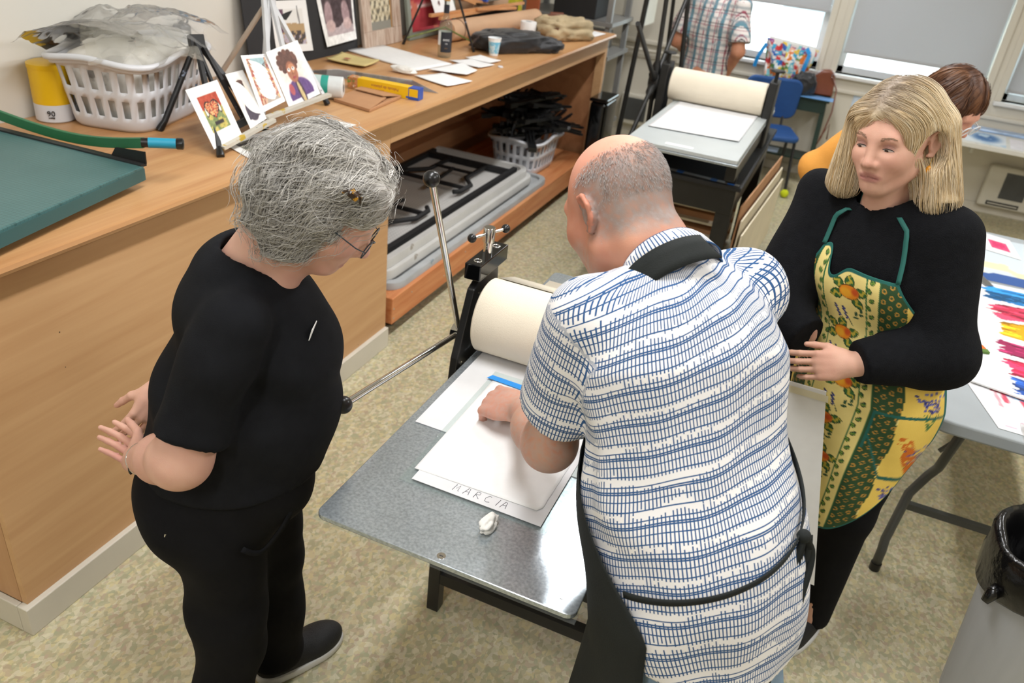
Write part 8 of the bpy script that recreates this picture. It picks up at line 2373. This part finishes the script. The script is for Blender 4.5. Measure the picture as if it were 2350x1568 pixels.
# sweater
ad = nrm(LE - LS); fd = nrm(LW - LE); adr = nrm(RE - RS); fdr = nrm(RW - RE)
slL = tubeprim(LE - fd * 0.01, LW + fd * 0.02, 0.078, 0.050, (LW - fd * 0.012, fd))
slR = tubeprim(RE - fdr * 0.01, RW + fdr * 0.02, 0.075, 0.050, (RW - fdr * 0.012, fdr))
sw = [(('c', HC - u_ * 0.02, CC, 0.170, 0.168, f_, 0.80), 0), (('e', CC + f_ * 0.045 - u_ * 0.02, (0.105, 0.15, 0.10), R3), 0.05), (('c', CC, NB - u_ * 0.01, 0.150, 0.085, f_, 0.8), 0.06), (('c', LS - l_ * 0.02, RS + l_ * 0.02, 0.062, 0.062), 0.06),
      (('c', LS, LE, 0.070, 0.088), 0.03), (('c', RS, RE, 0.068, 0.085), 0.03), (('e', LE + A3((0.0, 0.0, -0.015)), (0.085, 0.085, 0.085)), 0.03), (slL, 0.03), (slR, 0.03), (('c', NB - u_ * 0.015 + f_ * 0.015, NB + u_ * 0.10 + f_ * 0.03, 0.062, 0.070), -0.012)]
mat('black_knit', '141518', 0.95, var=0.15, vscale=60, bump=0.6, bscale=420, spec=0.15)
cloth('sweater', sw, 0.007, 'black_knit', bw, wr([(0.2, 0.5, 1), (0.8, 0.2, 0.6), (-0.4, 0.6, 0.7)], [0.007, 0.006, 0.006], [28, 38, 22], 2.0), [((0, 0, 0.84), (0, 0, -1))])
# trousers and shoes
kL = HC + l_ * 0.075 + f_ * 0.02 - u_ * 0.42; kR = HC - l_ * 0.075 - u_ * 0.42
aL = A3((2.04, 1.10, 0.07)); aR = A3((1.91, 1.22, 0.07))
cloth('trousers', [(('e', HC - u_ * 0.06, (0.125, 0.165, 0.14), R3), 0), (('c', HC + l_ * 0.075 - u_ * 0.1, kL, 0.095, 0.07), 0.05), (('c', kL, aL, 0.07, 0.055), 0.03), (('c', HC - l_ * 0.075 - u_ * 0.1, kR, 0.095, 0.07), 0.05), (('c', kR, aR, 0.07, 0.055), 0.03)], 0.01, 'black_trouser', bw, None, [((0, 0, 0.05), (0, 0, -1))])
shoe(bw, tuple(aL * A3((1, 1, 0)) - f_ * 0.05), tuple(aL * A3((1, 1, 0)) + f_ * 0.17), 0.09, 'shoe_black', 'sole_white')
shoe(bw, tuple(aR * A3((1, 1, 0)) - f_ * 0.05), tuple(aR * A3((1, 1, 0)) + f_ * 0.17), 0.09, 'shoe_black', 'sole_white')

# apron
fW = field(sw[:3] + [(('c', HC + f_ * 0.02 - u_ * 0.02, HC + A3((0.0, -0.01, -0.45)), 0.178, 0.165, f_, 0.85), 0.08)])
axb = lambda z: HC + np.outer(np.asarray(z) - HC[2], np.ones(3)) * np.where((np.asarray(z) > HC[2])[:, None], sp_ / sp_[2], A3((0.0, -0.02, 1.0)))
nu, nv = 150, 300
SS, ZZ = np.meshgrid(np.linspace(-1, 1, nu), np.linspace(0, 1, nv))
s_ = SS.ravel(); t_ = ZZ.ravel()
ztop = 1.262 + 0.030 * np.exp(-((s_ + 0.75) / 0.3) ** 2) - 0.045 * np.exp(-((s_ + 0.42) / 0.22) ** 2) - 0.004 * s_
zbot = 0.495 + 0.34 * np.clip((s_ - 0.15) / 0.85, 0, 1) ** 2.2 + 0.03 * np.clip(-s_ - 0.6, 0, 1)
z_ = ztop + (zbot - ztop) * t_
half = 0.098 + 0.125 * sst(1.28, 1.05, z_) + 0.0 * z_
arc = s_ * half
Pa = bands(fW, axb, f_, l_, arc / 0.150, z_, 0.010)
Pa = Pa + np.outer(0.006 * np.sin(arc * 60 + 5 * z_) * sst(0.95, 0.6, z_) + 0.003 * np.sin(arc * 40 + z_ * 25), f_)
def leaf(p, cx, cy, ang, L_, w, col, vein=None):
    c, n = math.cos(ang), math.sin(ang); x = (p.u - cx) * c + (p.v - cy) * n; y = -(p.u - cx) * n + (p.v - cy) * c
    t = np.clip(x / L_, 0, 1); ww = w * np.sin(t * PI) ** 0.8
    m = (np.abs(y) < ww) & (x > 0) & (x < L_); p.put(m, col)
    if vein: p.put(m & (np.abs(y) > ww - 0.0018), '17301f'); p.put(m & (np.abs(y + 0.004 * np.sin(t * 14)) < ww * 0.35), vein)
def apron_pic():
    p = Pic(arc + 0.012, z_, 'ecd98a')
    x = p.u; ax_ = np.abs(x)
    p.put(x * 0 + (ax_ > 0.135), 'eccb62')
    p.put((ax_ > 0.05) & (ax_ < 0.0535), '2f6f42')
    gb = (ax_ > 0.080) & (ax_ < 0.137 + 0.004 * np.sin(z_ * 40)); p.put(gb, '2b4a2a')
    lx = (ax_ - 0.080) / 0.0145; lz = z_ / 0.026
    fx = lx % 1 - 0.5; fz = (lz + 0.5 * (np.floor(lx) % 2)) % 1 - 0.5
    rr = np.hypot(fx * 0.0145, fz * 0.026 * 0.7); p.put(gb & (np.abs(rr - 0.0035) < 0.0011) & (fz > -0.28), 'b98a3a')
    p.put((np.abs(ax_ - 0.0795) < 0.0016), '2f5f38')
    for sx in (-1, 1):
        for k in range(36):
            leaf(p, sx * 0.060, 0.48 + k * 0.023, 1.15 if k % 2 else 1.9, 0.017, 0.0058, '3c6a34', '7f9a3a')
    for k, zl in enumerate((1.200, 1.082, 0.960, 0.840, 0.72, 0.60)):
        cx = 0.010 * (-1) ** k
        for a in (0.35, 2.5, 3.6, 1.5, -0.8):
            leaf(p, cx + 0.012 * math.cos(a), zl + 0.010 * math.sin(a), a, 0.036, 0.0125, '33622e', 'b9a83c')
        p.ell(cx + 0.002, zl + 0.002, 0.0238, 0.0185, '5a2f10', 0.15, 0.03); p.ell(cx + 0.002, zl + 0.002, 0.0225, 0.0172, 'e58a1c', 0.15, 0.03)
        p.ell(cx - 0.005, zl - 0.001, 0.013, 0.012, 'eda92c', 0, 0.4); p.ell(cx + 0.016, zl + 0.007, 0.008, 0.009, 'c8521c', 0, 0.5)
        zv = zl - 0.060
        for q in range(2):
            for j in range(9): p.ell(cx - 0.022 + 0.018 * q - 0.0012 * j + 0.002 * ((j * 5) % 3 - 1), zv - 0.012 + 0.0036 * j, 0.0032, 0.0023, '3d4488' if j % 2 else '262b5c')
            p.seg(cx - 0.018 + 0.018 * q, zv - 0.012, cx - 0.006 + 0.014 * q, zv - 0.028, 0.0009, '24402c')
        for j in range(4): leaf(p, cx + 0.010 + 0.006 * j, zv - 0.004 + 0.006 * j, 0.2 + 1.2 * (j % 2), 0.014, 0.0034, '2d5236')
    rg = np.random.default_rng(4)
    for cx, cz in ((0.195, 0.94), (0.205, 0.78), (0.185, 0.64), (-0.165, 1.16), (-0.185, 0.95)):
        for k in range(46):
            a = 1.57 + (k % 7 - 3) * 0.16; r = 0.02 + 0.06 * rg.random()
            p.ell(cx + r * math.cos(a) * 0.9, cz - 0.03 + r * math.sin(a), 0.0038, 0.0034, ('2c2f78', '4a4f9c', '6a6cb0')[k % 3])
        for k in range(7): p.seg(cx, cz - 0.06, cx + 0.03 * math.cos(1.57 + (k - 3) * 0.2), cz - 0.01, 0.0009, '4f7a45')
    p.put((x > 0.15) & (z_ < 0.86) & (z_ > 0.70) & (np.abs(x - 0.155 - 0.5 * (0.86 - z_)) < 0.018) & (fbm(x * 90, z_ * 90, 5) > 0.42), 'd2701e')
    # pocket: teal edge
    pk = (x > 0.085) & (z_ < 0.915) & (z_ > 0.735 + 3.2 * np.clip(0.14 - x, 0, 1) ** 1.0 * 0.8)
    zb_ = 0.735 + 2.56 * np.clip(0.14 - x, 0, 1)
    p.put((x > 0.083) & (np.abs(z_ - 0.918) < 0.004), '1d6058'); p.put((np.abs(x - 0.086) < 0.0035) & (z_ < 0.918) & (z_ > 0.80), '1d6058'); p.put((x > 0.083) & (x < 0.2) & (np.abs(z_ - zb_ + 0.02) < 0.006) & (z_ < 0.86), '1d6058')
    # binding
    p.put((1 - np.abs(s_)) * half < 0.006, '1d6058'); p.put((t_ * (ztop - zbot) < 0.008), '1d6058'); p.put(((1 - t_) * (ztop - zbot) < 0.006), '1d6058')
    p.noise(0.05, 30, 6)
    return p.c
paint('apron_print', 0.75, bump=0.15, bscale=300)
apn = skin_surface('apron', Pa, nu, nv, 'apron_print', bw, cols=np.clip(apron_pic(), 0, 1), th=0.0016)
G_ = Pa.reshape(nv, nu, 3)
mat('apron_teal', '1d5f57', 0.7, var=0.05)
for i, sgn in ((2, -1), (nu - 3, 1)):
    a = G_[0, i]; b_ = NB + l_ * sgn * 0.058 + u_ * 0.045 + f_ * 0.01
    t = np.linspace(0, 1, 24); Pl = a + np.outer(t, b_ - a)
    g, d = grad(field(sw), Pl); Pl = Pl + g * np.clip(0.013 - d, -0.02, 0.08)[:, None]
    g, d = grad(field(sw), Pl); Pl = Pl + g * np.clip(0.013 - d, -0.02, 0.08)[:, None]
    ribbon('apron_strap', Pl, 0.011, l_, 'apron_teal', apn, 0.002)

# straight blonde bob
def bob(k=0.0):
    pr = [(('e', hg(-0.014, 0, 0.036), (0.106 + k, 0.088 + k, 0.093 + k), hB), 0), (('e', hg(-0.045, 0, -0.03), (0.075, 0.085, 0.09), hB), 0.03)]
    dn = -u_ * 1.0
    for q, top, end, r0, r1 in ((-1, (0.052, -0.055, 0.050), (0.022, -0.098, -0.118), 0.028, 0.040), (-1, (-0.01, -0.078, 0.03), (-0.03, -0.105, -0.125), 0.030, 0.042), (1, (-0.040, 0.080, 0.03), (-0.035, 0.105, -0.135), 0.028, 0.046), (1, (-0.065, 0.055, 0.02), (-0.07, 0.07, -0.14), 0.035, 0.045), (-1, (-0.07, -0.045, 0.02), (-0.075, -0.055, -0.14), 0.035, 0.045)):
        pr.append((('c', hg(*top), hg(*end), r0, r1), 0.03))
    pr.append((('e', hg(0.115, 0.012, -0.055), (0.082, 0.069, 0.125), hB), -0.018))
    pr.append((('e', hg(0.008, 0.098, -0.010), (0.040, 0.042, 0.048), hB), -0.012))
    return pr
fb0 = field(bob())
cutb = nrm(hu * 0.9 + u_ * 0.4)
def fbob(P):
    q = (P - B0) @ hB
    return np.maximum(fb0(P) + 0.0022 * np.sin(q[:, 1] * 150 + q[:, 0] * 120 + 3 * np.sin(q[:, 2] * 20)), -((P - hg(0, 0, -0.128)) @ cutb))
lo, hi = bbox_of(bob(), 0.02)
Vt, Q = nets(fbob, lo, hi, 0.0046)
def blond(p, rg=None):
    q = (p - B0) @ hB
    n = fbm((q[:, 1] * 60 + q[:, 0] * 70), q[:, 2] * 5, 3, 4)
    if rg is not None: n = n + rg.normal(size=len(p)) * 0.18
    c = lerp(hx('c3a577'), hx('f3e5c8'), np.clip((n - 0.25) * 1.7, 0, 1))
    root = np.exp(-((q[:, 1] + 0.012) / 0.030) ** 2) * sst(0.05, 0.10, q[:, 2])
    return lerp(c, hx('8f8073'), np.clip(root, 0, 1) * 0.85)
me = np_mesh('hair', Vt, Q); set_col(me, np.clip(blond(Vt), 0, 1))
hm3 = obj('hair', me, 'hair_soft', bw, smooth=True)
def flow3(P, G, t):
    q = (P - B0) @ hB
    side = np.where(q[:, 1] > -0.012, 1.0, -1.0)
    up = sst(0.02, 0.09, q[:, 2])
    v = np.outer(side * (0.15 + 1.1 * up), hB[:, 1]) - np.outer(0.25 * up + 0.05, hB[:, 0]) - np.outer(1.0 - 0.5 * up, hB[:, 2])
    return v
sd_ = surf_seeds(fbob, lo, hi, 0.006, lambda V_: (((V_ - B0) @ hB)[:, 2] > 0.0), 4600, 4)
def blond_k(p, rg):
    a = blond(p, rg); b_ = np.clip(lerp(hx('d3b583'), hx('f6ead2'), rg.random(len(p))), 0, 1)
    t = np.clip(np.linspace(0, 1, 20) * 2.2, 0, 1)[None, :, None]
    return a[:, None] * (1 - t) + b_[:, None] * t
strands('hair_locks', lambda P: fb0(P), sd_, flow3, 20, 0.0112, (-0.0005, 0.0055), 0.0005, blond_k, hm3, 'hair_gloss', 5, wave=0.05, wfreq=25, frizz=0.10, cling=0.6)
er = thing('drop_earring', 'amber drop earring on the blonde woman\'s left ear', 'earring', tuple(hg(-0.012, 0.09, -0.05)))
e0 = hg(-0.006, 0.088, -0.036)
obj('hook', MB().tube([tuple(e0), tuple(e0 + A3((0, -0.004, -0.008))), tuple(e0 + A3((0, -0.002, -0.016)))], 0.0007, 6), mat('gold', 'd9b25a', 0.25, 0.9), er)
obj('bead', MB().ball(tuple(e0 + A3((0, -0.002, -0.026))), (0.006, 0.006, 0.010), 14, 10), mat('amber', 'd8932a', 0.25, var=0.1), er, smooth=True)
# ------------------------------------------------------------------ woman in orange at the table, man in plaid by the window
ow = thing('person', 'brown haired woman in orange top leaning behind the blonde', 'person', (1.86, 2.36, 0))
f_, l_ = F_L(0.96, 0.25); R4 = np.stack([f_, l_, u_], 1)
HC = A3((1.80, 2.34, 0.90)); NB = A3((1.93, 2.39, 1.37)); O0 = A3((2.055, 2.435, 1.425))
RS = A3((1.83, 2.24, 1.345)); LS = A3((1.81, 2.56, 1.345)); RE = A3((1.655, 2.185, 1.16)); RW = A3((1.90, 2.14, 0.98)); LE = A3((1.98, 2.60, 1.05)); LW = A3((2.15, 2.52, 0.90))
hf = nrm((0.72, -0.42, -0.55)); hl = nrm(np.cross(u_, hf)); hu = np.cross(hf, hl)
hp, hg, hB = head_prims(O0, hf, hl, hu, 1.0)
neck = [(('c', NB - u_ * 0.03, hg(-0.03, 0, -0.05), 0.055, 0.05), 0.03)]
lim = [(('c', RE, RW, 0.04, 0.028), 0.03), (('c', LE, LW, 0.04, 0.028), 0.03), (('c', HC, NB, 0.11, 0.06), 0.06), (('c', HC, HC - u_ * 0.8, 0.11, 0.06), 0.05)] + hand_prims(LW, (0.8, -0.2, -0.5), (0, 0, -1), 1, 0.5, 0.92) + hand_prims(RW, (0.9, 0.1, -0.4), (0, 0, -1), -1, 0.5, 0.92)
hb = cube(O0, 0.16)
body_mesh(ow, [(field(hp + neck), *hb, 0.004), (outside(field(neck + lim), [hb]), *bbox_of(lim, 0.02), 0.009)], lambda Vt: skin_cols(Vt, 'd8a78f', 'c48670', (O0, hB, 1.0), 'a8655c', 22))
mat('orange_knit', 'd9963f', 0.85, var=0.06, vscale=14, bump=0.2, bscale=300)
cloth('orange_top', [(('c', HC - u_ * 0.08, HC + (NB - HC) * 0.65, 0.165, 0.155, f_, 0.8), 0), (('c', HC + (NB - HC) * 0.65, NB, 0.15, 0.085, f_, 0.8), 0.06), (('c', RS, LS, 0.06, 0.06), 0.05), (('c', RS, RE, 0.066, 0.058), 0.03), (tubeprim(RE, RW, 0.060, 0.045, (RW - nrm(RW - RE) * 0.02, nrm(RW - RE))), 0.02), (('c', LS, LE, 0.066, 0.056), 0.03), (tubeprim(LE, LW, 0.058, 0.042, (LW - nrm(LW - LE) * 0.02, nrm(LW - LE))), 0.02),
      (('c', NB, NB + A3((0.05, 0.01, 0.1)), 0.06, 0.07), -0.012)], 0.009, 'orange_knit', ow, wr([(0.6, -0.3, 0.7), (0.3, 0.8, 0.5)], [0.006, 0.004], [52, 40]))
cloth('trousers', [(('e', HC - u_ * 0.05, (0.13, 0.17, 0.13), R4), 0), (('c', HC + l_ * 0.08 - u_ * 0.1, (1.82, 2.43, 0.06), 0.10, 0.06), 0.05), (('c', HC - l_ * 0.08 - u_ * 0.1, (1.86, 2.26, 0.06), 0.10, 0.06), 0.05)], 0.013, 'black_trouser', ow, None, [((0, 0, 0.05), (0, 0, -1))])
for y in (2.24, 2.42): shoe(ow, (1.77, y, 0), (2.0, y + 0.06, 0), 0.09, 'shoe_black', 'sole_white')
hr = [(('e', hg(-0.022, 0, 0.032), (0.108, 0.094, 0.10), hB), 0), (('e', hg(-0.06, 0, -0.025), (0.075, 0.092, 0.08), hB), 0.03), (('c', hg(0.03, -0.075, 0.03), hg(0.03, -0.085, -0.06), 0.03, 0.028), 0.03), (('c', hg(0.03, 0.075, 0.03), hg(0.03, 0.085, -0.06), 0.03, 0.028), 0.03), (('e', hg(0.12, 0, -0.05), (0.085, 0.078, 0.11), hB), -0.02)]
fo = field(hr); lo, hi = bbox_of(hr, 0.02)
fo2 = lambda P: fo(P) + 0.003 * np.sin(((P - O0) @ hB[:, 1]) * 120 + 2 * np.sin(((P - O0) @ hB[:, 0]) * 30))
Vt, Q = nets(fo2, lo, hi, 0.006)
def brown(p, rg=None):
    q = (p - O0) @ hB; n = fbm(q[:, 1] * 50 + q[:, 2] * 20, q[:, 0] * 8, 6) + (rg.normal(size=len(p)) * 0.15 if rg is not None else 0)
    return np.clip(lerp(hx('4a2d1d'), hx('94653f'), np.clip((n - 0.25) * 1.6, 0, 1)), 0, 1)
me = np_mesh('hair', Vt, Q); set_col(me, brown(Vt)); hm = obj('hair', me, 'hair_soft', ow, smooth=True)
strands('hair_locks', fo2, surf_seeds(fo2, lo, hi, 0.007, lambda V_: V_[:, 2] > O0[2] - 0.05, 1500, 5), lambda P, G, t: np.tile(-hB[:, 2] * 0.9 - hB[:, 0] * 0.15 + A3((0, 0, -0.25)), (len(P), 1)), 14, 0.010, (0, 0.006), 0.0009, brown, hm, 'hair_gloss', 9, wave=0.1, wfreq=30, frizz=0.15)
gl_ = thing('eyeglasses', 'clear rimmed eyeglasses on the brown haired woman', 'glasses', tuple(hg(0.11, 0, 0)))
mat('clear_rim', 'd9dee0', 0.15, var=0.02)
for q in (1, -1):
    c = hg(0.115, q * 0.035, -0.008)
    pts = [tuple(c + hB @ A3((0.0, 0.026 * math.cos(a), 0.021 * math.sin(a)))) for a in np.linspace(0, 2 * PI, 20, endpoint=False)]
    obj('rim', MB().tube(pts, 0.0024, 6, closed=True), 'clear_rim', gl_, smooth=True)
    obj('lens', MB().add(pts, [tuple(range(20))]), 'clear_plate', gl_)
    obj('temple', MB().tube([tuple(hg(0.112, q * 0.062, -0.002)), tuple(hg(-0.01, q * 0.088, 0.006))], 0.0018, 6), 'clear_rim', gl_)

pm = thing('person', 'man in plaid short sleeved shirt standing by the window', 'person', (0.70, 5.15, 0))
f_, l_ = F_L(0.15, 1.0); R5 = np.stack([f_, l_, u_], 1)
HC = A3((0.69, 5.15, 0.93)); NB = A3((0.70, 5.14, 1.47)); P0 = A3((0.71, 5.19, 1.62))
RS = A3((0.855, 5.10, 1.385)); LS = A3((0.535, 5.14, 1.385)); RE = A3((0.915, 5.02, 1.115)); RW = A3((0.84, 5.20, 0.93)); LE = A3((0.46, 5.10, 1.11)); LW = A3((0.52, 5.32, 1.0))
hp, hg, hB = head_prims(P0, f_, l_, u_, 1.04, True)
neck = [(('c', NB - u_ * 0.03, hg(-0.03, 0, -0.05), 0.065, 0.06), 0.03)]
lim = [(('c', RS, RE, 0.05, 0.043), 0.03), (('c', RE, RW, 0.043, 0.03), 0.03), (('c', LS, LE, 0.05, 0.043), 0.03), (('c', LE, LW, 0.043, 0.03), 0.03), (('c', HC, NB, 0.13, 0.07), 0.06), (('c', HC, HC - u_ * 0.8, 0.11, 0.06), 0.05)] + hand_prims(RW, (-0.3, 0.8, -0.5), (-0.5, 0, -0.6), -1, 0.5) + hand_prims(LW, (0.2, 0.9, -0.3), (0.3, 0, -0.9), 1, 0.5)
hb = cube(P0, 0.17)
body_mesh(pm, [(field(hp + neck), *hb, 0.005), (outside(field(neck + lim), [hb]), *bbox_of(lim, 0.02), 0.009)], lambda Vt: skin_cols(Vt, 'cf9476', 'b97458', (P0, hB, 1.04), 'a0625a', 31))
def plaid(Vt):
    x = (Vt - HC) @ l_; z = Vt[:, 2]; y = (Vt - HC) @ f_
    u = np.where(x < -0.17, x * 0.6 + y, x) + 0.15 * y; c = np.tile(hx('dcd6d2'), (len(Vt), 1))
    for a, per, off, w, k, col in ((u, 0.078, 0.0, 0.020, 0.8, '3f7387'), (u, 0.078, 0.042, 0.006, 0.85, '8f2f45'), (u, 0.078, 0.054, 0.004, 0.8, '2f2b33'), (u, 0.078, 0.066, 0.005, 0.5, '77707a'), (z, 0.085, 0.01, 0.016, 0.45, '7c8a94'), (z, 0.085, 0.045, 0.006, 0.6, '3a3038'), (z, 0.085, 0.062, 0.005, 0.55, '8f4a58')):
        t = np.abs((a / per + off / per) % 1 - 0.5) * per
        c = lerp(c, hx(col), k * (t < w / 2).astype(float))
    return c
paint('plaid_cotton', 0.85, bump=0.15)
ad = nrm(RE - RS); adl = nrm(LE - LS)
cloth('plaid_shirt', [(('c', HC - u_ * 0.10, (0.695, 5.14, 1.25), 0.168, 0.172, f_, 0.75), 0), (('c', (0.695, 5.14, 1.25), NB - u_ * 0.02, 0.17, 0.085, f_, 0.75), 0.06), (('c', RS, LS, 0.066, 0.066), 0.05), (tubeprim(RS, RS + ad * 0.27, 0.076, 0.078, (RS + ad * 0.235, ad)), 0.025), (tubeprim(LS, LS + adl * 0.27, 0.076, 0.078, (LS + adl * 0.23, adl)), 0.025), (('c', NB, NB + u_ * 0.1, 0.07, 0.075), -0.012)],
      0.0062, 'plaid_cotton', pm, wr([(0.4, 0.2, 0.9), (0.8, 0.1, 0.3)], [0.005, 0.003], [30, 46]), [((0, 0, 0.80), (0, 0, -1))], col=plaid)
cloth('trousers', [(('e', HC - u_ * 0.05, (0.13, 0.165, 0.13), R5), 0), (('c', HC + l_ * 0.085 - u_ * 0.1, (0.59, 5.16, 0.06), 0.10, 0.07), 0.05), (('c', HC - l_ * 0.085 - u_ * 0.1, (0.80, 5.14, 0.06), 0.10, 0.07), 0.05)], 0.013, 'denim', pm, None, [((0, 0, 0.05), (0, 0, -1))])
for x in (0.59, 0.80): shoe(pm, (x, 5.08, 0), (x + 0.03, 5.34, 0), 0.1, 'shoe_black', 'sole_white')
hr = [(('e', hg(-0.02, 0, 0.035), (0.10, 0.082, 0.094), hB), 0), (('e', hg(0.11, 0, -0.03), (0.08, 0.08, 0.10), hB), -0.02)]
Vt, Q = nets(field(hr), *bbox_of(hr, 0.02), 0.006)
me = np_mesh('hair', Vt, Q); set_col(me, np.tile(hx('7d756e'), (len(Vt), 1))); obj('hair', me, 'hair_soft', pm, smooth=True)
